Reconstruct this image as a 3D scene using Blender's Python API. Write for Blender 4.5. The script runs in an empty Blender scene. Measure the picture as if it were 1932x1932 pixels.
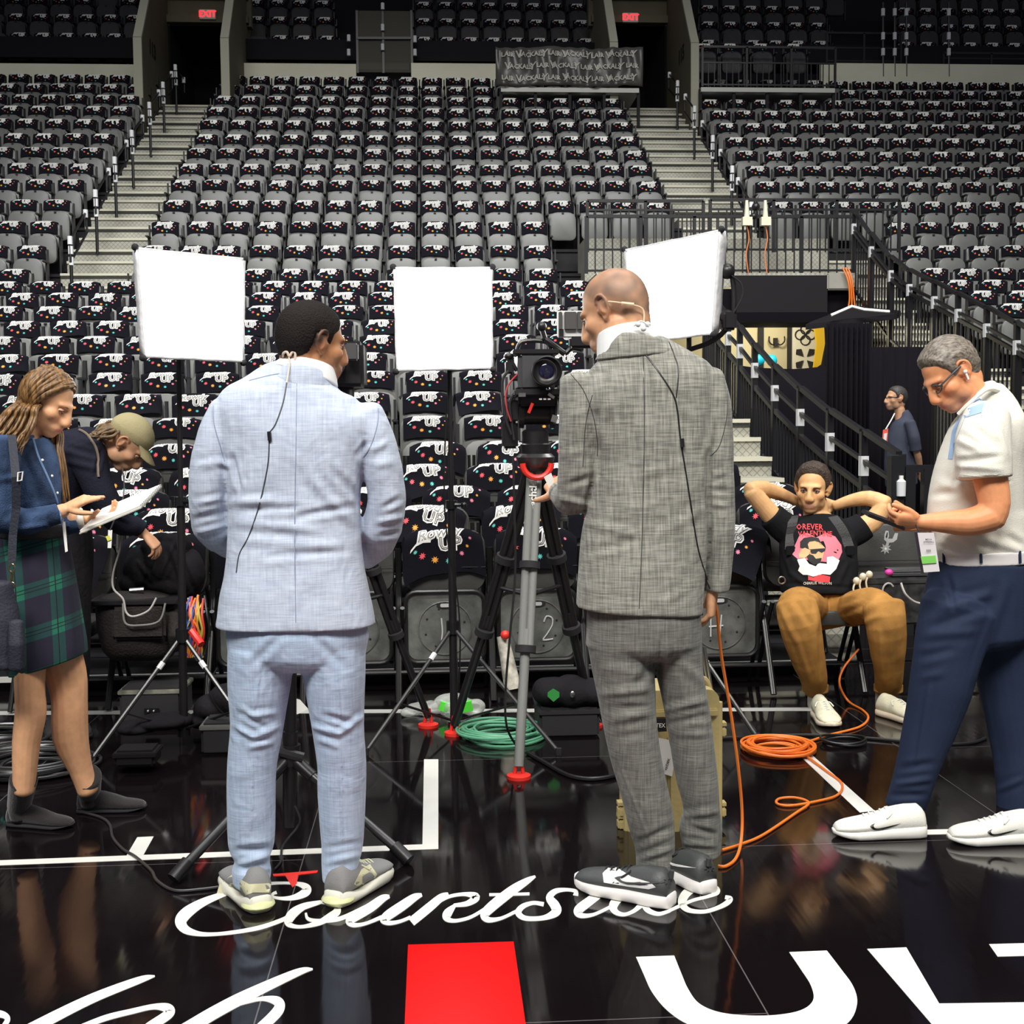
import bpy, bmesh, math, random
import numpy as np
from mathutils import Vector, Matrix, noise
from mathutils.bvhtree import BVHTree
random.seed(7)
R = math.radians
PI = math.pi
S = bpy.context.scene
COL = S.collection

# ------------------------------------------------------------------ camera
FPX, CX, CY, HC = 2350.0, 966.0, 966.0, 1.47
VPX, VPY, ROLL = 816.0, 804.0, 0.009
_vy = Vector((VPX - CX, CY - VPY, -FPX)).normalized()
_c = (-ROLL * (VPX - CX) + (CY - VPY)) / FPX
_vz = Vector((-ROLL, 1.0, _c)).normalized()
_vy = (_vy - _vz * _vy.dot(_vz)).normalized()
_vx = _vy.cross(_vz)
CAMM = Matrix((_vx, _vy, _vz))          # rows: world axes seen in camera space = camera to world
cam = bpy.data.objects.new('camera', bpy.data.cameras.new('camera'))
COL.objects.link(cam)
cam.matrix_world = Matrix.Translation((0, 0, HC)) @ CAMM.to_4x4()
cam.data.sensor_width = 36.0
cam.data.lens = 36.0 * FPX / 1932.0
cam.data.clip_end = 200
cam.data.clip_start = 0.05
S.camera = cam
EYE = Vector((0, 0, HC))

def ray(px, py):
    return CAMM @ Vector((px - CX, CY - py, -FPX))
def W(px, py, Y):                       # the point of the plane at depth Y seen at a pixel
    d = ray(px, py); return EYE + d * (Y / d.y)
def F(px, py, z=0.0):                   # the point of the plane at height z seen at a pixel
    d = ray(px, py); return EYE + d * ((z - HC) / d.z)
def P(v):                               # pixel of a world point
    c = CAMM.transposed() @ (Vector(v) - EYE)
    return (CX - FPX * c.x / c.z, CY + FPX * c.y / c.z)
def M(Y): return Y / FPX                # metres per pixel at depth Y

# ------------------------------------------------------------------ world, lights, exposure
S.view_settings.view_transform = 'Standard'
S.view_settings.look = 'None'
S.view_settings.gamma = 1.0
S.view_settings.exposure = 0.22
S.view_settings.use_curve_mapping = False
wd = bpy.data.worlds.new('world'); S.world = wd; wd.use_nodes = True
wd.node_tree.nodes['Background'].inputs[0].default_value = (0.85, 0.88, 1.0, 1)
wd.node_tree.nodes['Background'].inputs[1].default_value = 0.10

def area(name, loc, target, sx, sy, power, color=(1, 1, 1), spread=180):
    l = bpy.data.lights.new(name, 'AREA'); l.shape = 'RECTANGLE'; l.size = sx; l.size_y = sy
    l.energy = power; l.color = color; l.spread = R(spread)
    o = bpy.data.objects.new(name, l); COL.objects.link(o)
    o.location = loc
    o.rotation_euler = (Vector(target) - Vector(loc)).to_track_quat('-Z', 'Y').to_euler()
    return o
area('arena_light_rig', (-3, -5, 12), (0, 6.5, 0.6), 9, 3, 690, (1.0, 0.98, 0.93), 95)
area('arena_light_rig', (7, -2, 13), (3, 7, 1.0), 5, 3, 360, (1.0, 0.95, 0.86), 100)
area('arena_light_rig', (0, 8, 16), (0, 9.5, 1), 14, 4, 700, (0.96, 0.98, 1.0), 115)
area('arena_light_rig', (0, 8, 15), (0, 18, 3.2), 18, 3, 820, (1.0, 1.0, 0.98), 85)

# ------------------------------------------------------------------ materials
def nmat(name):
    m = bpy.data.materials.new(name); m.use_nodes = True
    return m, m.node_tree.nodes, m.node_tree.links, m.node_tree.nodes['Principled BSDF']
_mc = {}
def mat(name, col, rough=0.6, metal=0.0, spec=0.5, bump=0.0, bscale=60.0, var=0.0, vscale=4.0, stretch=(1, 1, 1),
        coat=0.0, sheen=0.0, emit=None, estr=0.0, trans=0.0, sss=0.0, alpha=1.0):
    if name in _mc: return _mc[name]
    m, N, L, b = nmat(name)
    c = (*col, 1)
    b.inputs['Base Color'].default_value = c
    b.inputs['Roughness'].default_value = rough
    b.inputs['Metallic'].default_value = metal
    b.inputs['Specular IOR Level'].default_value = spec
    if coat: b.inputs['Coat Weight'].default_value = coat; b.inputs['Coat Roughness'].default_value = 0.1
    if sheen: b.inputs['Sheen Weight'].default_value = sheen
    if trans: b.inputs['Transmission Weight'].default_value = trans
    if alpha < 1: b.inputs['Alpha'].default_value = alpha
    if sss: b.inputs['Subsurface Weight'].default_value = sss; b.inputs['Subsurface Scale'].default_value = 0.01
    if emit: b.inputs['Emission Color'].default_value = (*emit, 1); b.inputs['Emission Strength'].default_value = estr
    if bump or var:
        tc = N.new('ShaderNodeTexCoord'); mp = N.new('ShaderNodeMapping')
        mp.inputs['Scale'].default_value = stretch
        L.new(tc.outputs['Object'], mp.inputs[0])
    if var:
        n = N.new('ShaderNodeTexNoise'); n.inputs['Scale'].default_value = vscale; n.inputs['Detail'].default_value = 4
        L.new(mp.outputs[0], n.inputs['Vector'])
        r = N.new('ShaderNodeMapRange'); r.inputs[1].default_value = 0.3; r.inputs[2].default_value = 0.7
        r.inputs[3].default_value = 1 - var; r.inputs[4].default_value = 1 + var
        L.new(n.outputs[0], r.inputs[0])
        mx = N.new('ShaderNodeMix'); mx.data_type = 'RGBA'; mx.blend_type = 'MULTIPLY'; mx.inputs[0].default_value = 1
        mx.inputs[6].default_value = c; L.new(r.outputs[0], mx.inputs[7]); L.new(mx.outputs[2], b.inputs['Base Color'])
    if bump:
        n2 = N.new('ShaderNodeTexNoise'); n2.inputs['Scale'].default_value = bscale; n2.inputs['Detail'].default_value = 3
        L.new(mp.outputs[0], n2.inputs['Vector'])
        bp = N.new('ShaderNodeBump'); bp.inputs['Strength'].default_value = bump; bp.inputs['Distance'].default_value = 0.01
        L.new(n2.outputs[0], bp.inputs['Height']); L.new(bp.outputs[0], b.inputs['Normal'])
    _mc[name] = m
    return m
def weave(name, ca, cb, rough=0.85, fine=220.0, slub=1.0, bumpd=0.35, wr=0.25):   # cloth with crossing slub threads
    m, N, L, b = nmat(name)
    b.inputs['Roughness'].default_value = rough; b.inputs['Specular IOR Level'].default_value = 0.25
    b.inputs['Sheen Weight'].default_value = 0.15
    tc = N.new('ShaderNodeTexCoord')
    outs = []
    for sc in ((14, 14, fine), (fine, 14, 12)):
        mp = N.new('ShaderNodeMapping'); mp.inputs['Scale'].default_value = sc
        L.new(tc.outputs['Object'], mp.inputs[0])
        n = N.new('ShaderNodeTexNoise'); n.inputs['Scale'].default_value = slub; n.inputs['Detail'].default_value = 3
        L.new(mp.outputs[0], n.inputs['Vector']); outs.append(n)
    ad = N.new('ShaderNodeMath'); ad.operation = 'ADD'; L.new(outs[0].outputs[0], ad.inputs[0]); L.new(outs[1].outputs[0], ad.inputs[1])
    r = N.new('ShaderNodeMapRange'); r.inputs[1].default_value = 0.75; r.inputs[2].default_value = 1.25; L.new(ad.outputs[0], r.inputs[0])
    mx = N.new('ShaderNodeMix'); mx.data_type = 'RGBA'; mx.inputs[6].default_value = (*ca, 1); mx.inputs[7].default_value = (*cb, 1)
    L.new(r.outputs[0], mx.inputs[0]); L.new(mx.outputs[2], b.inputs['Base Color'])
    w = N.new('ShaderNodeTexNoise'); w.inputs['Scale'].default_value = 9; w.inputs['Detail'].default_value = 2; w.inputs['Distortion'].default_value = 0.6
    L.new(tc.outputs['Object'], w.inputs['Vector'])
    b1 = N.new('ShaderNodeBump'); b1.inputs['Strength'].default_value = wr; b1.inputs['Distance'].default_value = 0.05; L.new(w.outputs[0], b1.inputs['Height'])
    b2 = N.new('ShaderNodeBump'); b2.inputs['Strength'].default_value = bumpd; b2.inputs['Distance'].default_value = 0.002
    L.new(ad.outputs[0], b2.inputs['Height']); L.new(b1.outputs[0], b2.inputs['Normal']); L.new(b2.outputs[0], b.inputs['Normal'])
    return m

BLK = mat('black_satin', (0.012, 0.011, 0.012), 0.38)
BLKM = mat('black_matte', (0.014, 0.013, 0.015), 0.8)
BLKG = mat('black_gloss', (0.010, 0.010, 0.011), 0.18, coat=0.4)
CLOTHB = mat('black_cloth', (0.013, 0.012, 0.014), 0.9, spec=0.15, bump=0.4, bscale=40)
WHITE = mat('white_print', (0.86, 0.85, 0.81), 0.6)
PAINTW = mat('white_floor_paint', (0.84, 0.83, 0.77), 0.25, var=0.03, vscale=9)
TAPEW = mat('white_tape', (0.8, 0.81, 0.82), 0.5)
REDM = mat('red_plastic', (0.75, 0.03, 0.02), 0.4)
STEEL = mat('brushed_steel', (0.5, 0.5, 0.5), 0.3, metal=1.0)
DSTEEL = mat('dark_steel', (0.10, 0.10, 0.10), 0.35, metal=0.8)
SEATG = mat('seat_grey_plastic', (0.135, 0.137, 0.130), 0.45, var=0.08, vscale=3)
SEATB = mat('seat_black_frame', (0.018, 0.017, 0.019), 0.45)
LEATH = mat('black_leather', (0.060, 0.060, 0.056), 0.34, bump=0.15, bscale=160, var=0.2, vscale=5)
TOWEL = mat('towel_black', (0.009, 0.009, 0.013), 0.95, spec=0.08, bump=0.5, bscale=350)
STARS = [mat('star_red', (0.80, 0.09, 0.12), 0.7), mat('star_orange', (0.85, 0.36, 0.05), 0.7), mat('star_teal', (0.10, 0.55, 0.50), 0.7), mat('star_pink', (0.82, 0.22, 0.34), 0.7)]

# ------------------------------------------------------------------ mesh helpers
_org = {}
def tagit(o, label=None, cat=None, group=None, kind=None):
    if label: o['label'] = label
    if cat: o['category'] = cat
    if group: o['group'] = group
    if kind: o['kind'] = kind
    return o
def thing(name, label, cat, loc=(0, 0, 0), group=None):
    o = bpy.data.objects.new(name, None); COL.objects.link(o); o.location = loc
    o.empty_display_size = 0.05
    _org[o] = Vector(loc)
    return tagit(o, label, cat, group)
def obj(name, bm, m, parent=None, smooth=True, label=None, cat=None, group=None, kind=None):
    """link one mesh object; bm is given in world space and is moved into the parent's space"""
    if isinstance(bm, bpy.types.Mesh): me = bm
    else:
        me = bpy.data.meshes.new(name); bm.to_mesh(me); bm.free()
    org = _org.get(parent, Vector((0, 0, 0))) if parent else None
    if parent is None and cat:                       # a thing that is one mesh: origin at its base
        n = len(me.vertices); co = np.empty(n * 3); me.vertices.foreach_get('co', co); co = co.reshape(-1, 3)
        org = Vector((co[:, 0].mean(), co[:, 1].mean(), co[:, 2].min()))
    if org is not None and org.length > 0: me.transform(Matrix.Translation(-org))
    for mm in (m if isinstance(m, (list, tuple)) else [m]): me.materials.append(mm)
    if smooth:
        me.polygons.foreach_set('use_smooth', [True] * len(me.polygons))
        if smooth != 'all': me.set_sharp_from_angle(angle=R(38))
    o = bpy.data.objects.new(name, me); COL.objects.link(o)
    if parent: o.parent = parent; _org[o] = _org[parent]
    elif cat: o.location = org; _org[o] = org
    else: _org[o] = Vector((0, 0, 0))
    return tagit(o, label, cat, group, kind)
def NB(): return bmesh.new()
def box(bm, c, s, rot=None, mi=0, bev=0.0):
    t = bmesh.new(); bmesh.ops.create_cube(t, size=1.0)
    bmesh.ops.scale(t, vec=s, verts=t.verts)
    if bev: bmesh.ops.bevel(t, geom=t.edges[:], offset=bev, segments=2, affect='EDGES')
    if rot is not None: bmesh.ops.transform(t, matrix=rot.to_4x4(), verts=t.verts)
    bmesh.ops.translate(t, vec=c, verts=t.verts)
    merge(bm, t, mi); return bm
def merge(bm, t, mi=0):
    vm = {}
    for v in t.verts: vm[v] = bm.verts.new(v.co)
    for f in t.faces:
        try:
            nf = bm.faces.new([vm[v] for v in f.verts]); nf.material_index = f.material_index if mi is None else mi
        except ValueError: pass
    t.free()
def frame_for(t, ref):
    t = t.normalized(); r = Vector(ref)
    if abs(t.dot(r.normalized())) > 0.97: r = Vector((0, 0, 1)) if abs(t.z) < 0.9 else Vector((1, 0, 0))
    d = (r - t * r.dot(t)).normalized(); s = t.cross(d)
    return s, d
def ring(bm, c, s, d, a, b, n, e=2.0):
    out = []
    for i in range(n):
        th = 2 * PI * i / n; cs, sn = math.cos(th), math.sin(th)
        x = math.copysign(abs(cs) ** (2 / e), cs) * a; y = math.copysign(abs(sn) ** (2 / e), sn) * b
        out.append(bm.verts.new(c + s * x + d * y))
    return out
def skinrings(bm, rings, mi=0, cap=True, closed=False):
    n = len(rings[0]); m = len(rings)
    for k in range(m if closed else m - 1):
        A, B = rings[k], rings[(k + 1) % m]
        for i in range(n):
            f = bm.faces.new((A[i], A[(i + 1) % n], B[(i + 1) % n], B[i])); f.material_index = mi
    if cap and not closed:
        f = bm.faces.new(rings[0][::-1]); f.material_index = mi
        f = bm.faces.new(rings[-1]); f.material_index = mi
def tube(bm, pts, r, n=8, mi=0, ref=(0, 1, 0), cap=True, closed=False):
    pts = [Vector(p) for p in pts]; rr = r if isinstance(r, (list, tuple)) else [r] * len(pts)
    rings = []; prev = None
    for k, p in enumerate(pts):
        if closed: t = pts[(k + 1) % len(pts)] - pts[k - 1]
        else: t = pts[min(k + 1, len(pts) - 1)] - pts[max(k - 1, 0)]
        if t.length < 1e-9: t = Vector((0, 0, 1))
        t.normalize()
        if prev is None: s, d = frame_for(t, ref)
        else:
            d = prev - t * prev.dot(t)
            if d.length < 1e-6: s, d = frame_for(t, ref)
            d.normalize(); s = t.cross(d)
        prev = d
        rings.append(ring(bm, p, s, d, rr[k], rr[k], n))
    skinrings(bm, rings, mi, cap, closed); return bm
def rtube(bm, a, b, sx, sy, ref=(0, 1, 0), mi=0):                   # a bar with a rectangular section
    a, b = Vector(a), Vector(b); s, d = frame_for(b - a, ref)
    rings = []
    for p in (a, b): rings.append([bm.verts.new(p + s * x * sx / 2 + d * y * sy / 2) for x, y in ((-1, -1), (1, -1), (1, 1), (-1, 1))])
    skinrings(bm, rings, mi); return bm
def lathe(bm, c, axis, prof, n=20, mi=0, ref=(0, 0, 1)):             # prof: (distance along axis, radius)
    axis = Vector(axis).normalized(); s, d = frame_for(axis, ref); c = Vector(c)
    rings = [ring(bm, c + axis * h, s, d, max(r, 1e-5), max(r, 1e-5), n) for h, r in prof]
    skinrings(bm, rings, mi); return bm
def ell(bm, c, r, rot=None, mi=0, u=16, v=10):
    t = bmesh.new(); bmesh.ops.create_uvsphere(t, u_segments=u, v_segments=v, radius=1.0)
    bmesh.ops.scale(t, vec=r if not isinstance(r, (int, float)) else (r, r, r), verts=t.verts)
    if rot is not None: bmesh.ops.transform(t, matrix=rot.to_4x4(), verts=t.verts)
    bmesh.ops.translate(t, vec=c, verts=t.verts); merge(bm, t, mi); return bm
def smooth_path(pts, k=6):                                            # Catmull-Rom
    pts = [Vector(p) for p in pts]; out = []
    for i in range(len(pts) - 1):
        p0 = pts[max(i - 1, 0)]; p1 = pts[i]; p2 = pts[i + 1]; p3 = pts[min(i + 2, len(pts) - 1)]
        for j in range(k):
            t = j / k
            out.append(0.5 * ((2 * p1) + (p2 - p0) * t + (2 * p0 - 5 * p1 + 4 * p2 - p3) * t * t + (3 * p1 - p0 - 3 * p2 + p3) * t ** 3))
    out.append(pts[-1]); return out
def prism(bm, poly, h, tf=None, mi=0, z0=0.0):                        # polygon (x, y) extruded in z, then mapped
    tf = tf or (lambda p: p)
    lo = [bm.verts.new(tf(Vector((x, y, z0)))) for x, y in poly]; hi = [bm.verts.new(tf(Vector((x, y, z0 + h)))) for x, y in poly]
    n = len(poly)
    for i in range(n):
        f = bm.faces.new((lo[i], lo[(i + 1) % n], hi[(i + 1) % n], hi[i])); f.material_index = mi
    fs = [bm.faces.new(lo[::-1]), bm.faces.new(hi)]
    for f in fs: f.material_index = mi
    for f in fs: f.normal_update()
    bmesh.ops.triangulate(bm, faces=fs, quad_method='BEAUTY', ngon_method='EAR_CLIP'); return bm
def rrect(w, h, r, n=5):
    out = []
    for cx, cy, a0 in ((w / 2 - r, h / 2 - r, 0), (-w / 2 + r, h / 2 - r, 90), (-w / 2 + r, -h / 2 + r, 180), (w / 2 - r, -h / 2 + r, 270)):
        for i in range(n): a = R(a0 + 90 * i / (n - 1)); out.append((cx + r * math.cos(a), cy + r * math.sin(a)))
    return out
def ribbon(bm, pts, up, th, mi=0):                                    # pts: (point, half-width vector)
    L = []
    for p, w in pts: L.append([bm.verts.new(p - w), bm.verts.new(p + w), bm.verts.new(p + w + up * th), bm.verts.new(p - w + up * th)])
    skinrings(bm, L, mi); return bm
def text_mesh(s, size=1.0, offset=0.0, shear=0.0, res=3, space=1.0):
    c = bpy.data.curves.new('lettering', 'FONT'); c.body = s; c.size = size; c.offset = offset; c.shear = shear
    c.align_x = 'CENTER'; c.align_y = 'CENTER'; c.resolution_u = res; c.space_character = space; c.fill_mode = 'FRONT'
    o = bpy.data.objects.new('lettering', c); COL.objects.link(o)
    me = bpy.data.meshes.new_from_object(o.evaluated_get(bpy.context.evaluated_depsgraph_get()))
    bpy.data.objects.remove(o); bpy.data.curves.remove(c)
    bm = bmesh.new(); bm.from_mesh(me); bpy.data.meshes.remove(me)
    return bm
def copy_thing(o, loc=None, rotz=None, label=None, group=None):
    r = o.copy(); COL.objects.link(r)
    if loc is not None: r.location = loc
    if rotz is not None: r.rotation_euler = (0, 0, rotz)
    if label: r['label'] = label
    if group: r['group'] = group
    _org[r] = Vector(r.location)
    for ch in o.children:
        c = ch.copy(); COL.objects.link(c); c.parent = r
        for g in ch.children:
            d = g.copy(); COL.objects.link(d); d.parent = c
    return r
def struct(name, bm, m, smooth=False): return obj(name, bm, m, smooth=smooth, kind='structure')
ORD = ['', 'first', 'second', 'third', 'fourth', 'fifth', 'sixth', 'seventh', 'eighth', 'ninth', 'tenth', 'eleventh', 'twelfth', 'thirteenth', 'fourteenth', 'fifteenth', 'sixteenth', 'seventeenth', 'eighteenth', 'nineteenth', 'twentieth', 'twenty-first', 'twenty-second', 'twenty-third', 'twenty-fourth', 'twenty-fifth', 'twenty-sixth', 'twenty-seventh', 'twenty-eighth']
# ================================================================== the court floor
m, N, L, b = nmat('court_floor_black')
tc = N.new('ShaderNodeTexCoord'); mp = N.new('ShaderNodeMapping'); mp.inputs['Rotation'].default_value = (0, 0, R(90))
L.new(tc.outputs['Object'], mp.inputs[0])
br = N.new('ShaderNodeTexBrick'); br.inputs['Scale'].default_value = 1.0; br.inputs['Mortar Size'].default_value = 0.0022
br.inputs['Brick Width'].default_value = 2.44; br.inputs['Row Height'].default_value = 1.275; br.inputs['Mortar Smooth'].default_value = 0.3
mp.inputs['Location'].default_value = (0.53, -0.815, 0)
L.new(mp.outputs[0], br.inputs['Vector'])
br.inputs['Color1'].default_value = (0.0052, 0.0036, 0.0042, 1); br.inputs['Color2'].default_value = (0.0060, 0.0042, 0.0048, 1); br.inputs['Mortar'].default_value = (0.11, 0.10, 0.10, 1)
mp2 = N.new('ShaderNodeMapping'); mp2.inputs['Scale'].default_value = (17, 0.8, 1); L.new(tc.outputs['Object'], mp2.inputs[0])
pl = N.new('ShaderNodeTexNoise'); pl.inputs['Scale'].default_value = 1.0; pl.inputs['Detail'].default_value = 2; L.new(mp2.outputs[0], pl.inputs['Vector'])
sc = N.new('ShaderNodeTexNoise'); sc.inputs['Scale'].default_value = 3.5; sc.inputs['Detail'].default_value = 8; L.new(tc.outputs['Object'], sc.inputs['Vector'])
L.new(br.outputs['Color'], b.inputs['Base Color'])
rr = N.new('ShaderNodeMapRange'); rr.inputs[1].default_value = 0.35; rr.inputs[2].default_value = 0.8; rr.inputs[3].default_value = 0.055; rr.inputs[4].default_value = 0.14
L.new(sc.outputs[0], rr.inputs[0]); L.new(rr.outputs[0], b.inputs['Roughness'])
b.inputs['Specular IOR Level'].default_value = 0.45
bp = N.new('ShaderNodeBump'); bp.inputs['Strength'].default_value = 0.05; bp.inputs['Distance'].default_value = 0.01
L.new(pl.outputs[0], bp.inputs['Height']); L.new(bp.outputs[0], b.inputs['Normal'])
FLOORM = m
bm = NB(); box(bm, (1.0, 3.0, -0.05), (22, 12, 0.1)); floor = struct('floor', bm, FLOORM)

def onfloor(name, polys, m, label=None, th=0.0012):
    bm = NB()
    for poly in polys:
        pts = [F(x, y) for x, y in poly]
        prism(bm, [(p.x, p.y) for p in pts], th)
    return obj(name, bm, m, floor, smooth=False, label=label)
EXT = F(-500, 1648)
onfloor('court_line', [[(-300, 1635), (-300, 1644), (827, 1602), (827, 1433), (800, 1433), (797, 1593.5)]], PAINTW)
onfloor('court_line', [[(259, 1580), (290, 1578.5), (271, 1613), (239, 1614)]], PAINTW)
onfloor('court_line', [[(1600, 1569.5), (2150, 1556), (2150, 1566), (1600, 1578)]], PAINTW)
onfloor('floor_tape', [[(1513, 1430), (1530, 1423), (1650, 1530), (1622, 1533)]], PAINTW, 'white diagonal tape strip')
onfloor('red_block', [[(770, 1783), (969, 1777), (1003, 2010), (760, 2016)]], mat('red_floor_paint', (0.93, 0.0, 0.0), 0.35, spec=0.1), 'solid red painted rectangle')
onfloor('red_tape_mark', [[(515, 1650), (600, 1643), (598, 1647), (568, 1650.5), (562, 1652), (560, 1668), (552, 1675), (538, 1653), (516, 1654)]], mat('red_tape', (0.9, 0.03, 0.02), 0.5), 'scrap of red tape', th=0.002)
def catmull2(pts, k=7):
    P3 = smooth_path([Vector((x, y, w)) for x, y, w in pts], k); return P3
def strokes(name, ss, m, label):
    bm = NB()
    for si, st in enumerate(ss):
        ps = catmull2(st); ribs = []
        for i, p in enumerate(ps):
            t = ps[min(i + 1, len(ps) - 1)] - ps[max(i - 1, 0)]; t.z = 0
            if t.length < 1e-6: continue
            t.normalize(); nx, ny = -t.y, t.x; w = max(p.z, 1.2)
            a = F(p.x - nx * w, p.y - ny * w, 0.0); c = F(p.x + nx * w, p.y + ny * w, 0.0)
            ribs.append(((a + c) / 2, (c - a) / 2))
        ribbon(bm, ribs, Vector((0, 0, 1)), 0.0012 + 0.00015 * (si % 5))
    return obj(name, bm, m, floor, smooth=False, label=label)
strokes('lettering', [
 [(522, 1684, 3), (515, 1687, 2.5), (515, 1692.5, 2.5), (532, 1695.6, 3), (555, 1693.5, 5), (575, 1685, 8), (579, 1677, 8), (569, 1670, 5), (548, 1666.6, 2.5), (507, 1668, 3), (450, 1679, 4), (412, 1691, 5.5), (379, 1705, 8), (352, 1723, 11), (341, 1739, 11), (350, 1754, 8), (374, 1762, 4.5), (404, 1763, 3.2), (445, 1758.8, 3.5), (486, 1751.5, 4), (517, 1742, 4), (543, 1731, 4), (566, 1715, 5), (606, 1703, 2.5)],
 [(606, 1702, 3), (575, 1710, 6), (554, 1723, 9), (544, 1738, 8), (548, 1746, 4.5), (569, 1749, 3), (600, 1742, 5), (623, 1730, 7), (636, 1720, 7), (632, 1708, 5), (606, 1702, 3)],
 [(577, 1723, 2), (581, 1734, 3), (600, 1738, 3.5), (631, 1736, 4), (652, 1730, 4), (690, 1712, 4)],
 [(735, 1692, 3), (722, 1696, 7), (700, 1712, 9), (668, 1731, 9), (658, 1740, 6), (668, 1746, 4), (690, 1743, 3), (720, 1731, 3.5)],
 [(796, 1689, 3), (782, 1694, 7), (760, 1709, 9), (732, 1728, 9), (723, 1737, 6), (735, 1742, 4), (755, 1739, 3), (775, 1731, 3)],
 [(846, 1687, 3), (832, 1694, 7), (808, 1714, 8.5), (776, 1740, 8.5)],
 [(822, 1706, 2.5), (848, 1692, 3), (878, 1687.5, 3.5), (898, 1693, 7.5), (882, 1705, 5), (856, 1708.6, 3)],
 [(858, 1709, 3), (846, 1722, 8), (842, 1731, 7), (850, 1737, 4), (866, 1737, 3), (890, 1730, 3), (917, 1714, 3)],
 [(1010, 1654, 2), (994, 1663, 6), (966, 1681, 9), (928, 1711, 9.5), (914, 1727, 8), (922, 1736, 5), (946, 1733, 3), (974, 1720, 3)],
 [(923, 1688.6, 2.4), (960, 1688, 2.4), (999, 1687, 2.4)],
 [(1086, 1690, 5), (1086, 1682, 3.5), (1069, 1679, 3), (1048, 1682, 5), (1037, 1694, 7), (1047, 1709, 9), (1049, 1721, 8.5), (1026, 1732, 4.5), (992, 1733, 4.5), (978, 1723, 6), (986, 1711, 5), (1006, 1704, 3.5), (1026, 1706.7, 4)],
 [(1126, 1668, 3.5), (1138, 1668, 6), (1150, 1667, 3.5)],
 [(1150, 1677, 2), (1138, 1682, 7), (1112, 1701, 8.5), (1091, 1718, 8.5), (1096, 1727.5, 5), (1120, 1726, 3), (1155, 1710, 3)],
 [(1205, 1686, 3), (1180, 1690, 5), (1163, 1700, 8), (1157, 1712, 8), (1163, 1722, 5), (1178, 1726, 3.2), (1195, 1720, 3.5), (1210, 1708, 5), (1240, 1685, 7), (1275, 1660, 8)],
 [(1228, 1697, 7), (1218, 1708, 7), (1224, 1719, 5), (1243, 1725, 3.5), (1264, 1719, 3)],
 [(1262, 1719, 3), (1305, 1700, 3), (1335, 1692, 3), (1354, 1684, 4), (1348, 1674, 4), (1318, 1674, 6), (1297, 1684, 8), (1287, 1700, 8), (1291, 1712, 6), (1305, 1719, 4), (1331, 1720, 3.5), (1357, 1712, 4), (1373, 1703, 5), (1378, 1696, 4.5), (1368, 1693, 3.5)],
], PAINTW, 'white brush script reading Courtside')
strokes('lettering', [
 [(292, 1842, 1.5), (262, 1850, 6.5), (170, 1886, 9), (70, 1936, 11), (-10, 1980, 12)],
 [(-40, 1925, 8), (-10, 1914, 7), (8, 1916, 6), (14, 1926, 5), (0, 1945, 4)],
 [(150, 1940, 5), (200, 1921, 5.5), (248, 1909, 5), (290, 1900, 5), (316, 1903, 9), (318, 1914, 9), (280, 1940, 9), (250, 1965, 9)],
 [(590, 1829, 1.5), (560, 1836, 7), (466, 1879, 11), (403, 1912, 12), (350, 1944, 13), (310, 1965, 13)],
 [(440, 1900, 2), (467, 1891, 3), (497, 1885, 4), (523, 1890, 9), (527, 1903, 10), (512, 1922, 10), (480, 1950, 9)],
], PAINTW, 'white brush script cut off by the frame')
onfloor('lettering', [
 [(p.x, p.y) for q in ([(1272, 1803.5), (1285, 1836), (1298, 1866), (1318, 1893), (1352, 1909), (1400, 1916), (1460, 1916), (1510, 1907), (1534, 1888), (1530, 1860), (1510, 1828), (1489, 1797)], [(1560, 1794), (1586, 1828), (1610, 1862), (1617, 1895), (1600, 1930), (1550, 1955), (1460, 1966), (1370, 1958), (1300, 1934), (1258, 1906), (1230, 1872), (1215, 1840), (1200, 1806)]) for p in smooth_path([Vector((x, y, 0)) for x, y in q], 5)],
 [(1636, 1791), (1710, 1788), (1772, 1894), (2060, 1890), (2100, 1936), (1765, 1941)],
 [(1866, 1782), (2080, 1776), (2110, 1799), (1882, 1805)]], PAINTW, 'large white block capitals')

# ================================================================== the seating bowl: row table (depth of the back of the seats, height of the deck)
def zrow(y, Y, top=0.89): return W(800, y, Y).z - top
ROW_UP = [(18.7 + 0.745 * k, y) for k, y in enumerate((504, 460, 415, 375, 337, 307, 278, 252, 225, 201, 180, 160, 142))]
ROW_LO = [(10.9 + 0.862 * k, y) for k, y in enumerate((783, 737, 697, 662, 629, 600, 573, 548, 527))]
ROW_FC = [(6.80, 1003), (7.55, 957), (8.32, 921), (9.10, 879), (9.95, 836)]
RLO = [(Y, zrow(y, Y)) for Y, y in ROW_LO]; RUP = [(Y, zrow(y, Y)) for Y, y in ROW_UP]; RFC = [(Y, max(0.0, zrow(y, Y, 0.90))) for Y, y in ROW_FC]
RFC[0] = (6.80, 0.0)
CONC = mat('grey_concrete', (0.30, 0.29, 0.25), 0.85, bump=0.2, bscale=20, var=0.18, vscale=1.2)
DECKM = mat('dark_deck', (0.018, 0.017, 0.019), 0.7, spec=0.2, var=0.2)
DECKG = mat('deck_metal_grey', (0.22, 0.22, 0.21), 0.5, var=0.15, vscale=2)
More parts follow.
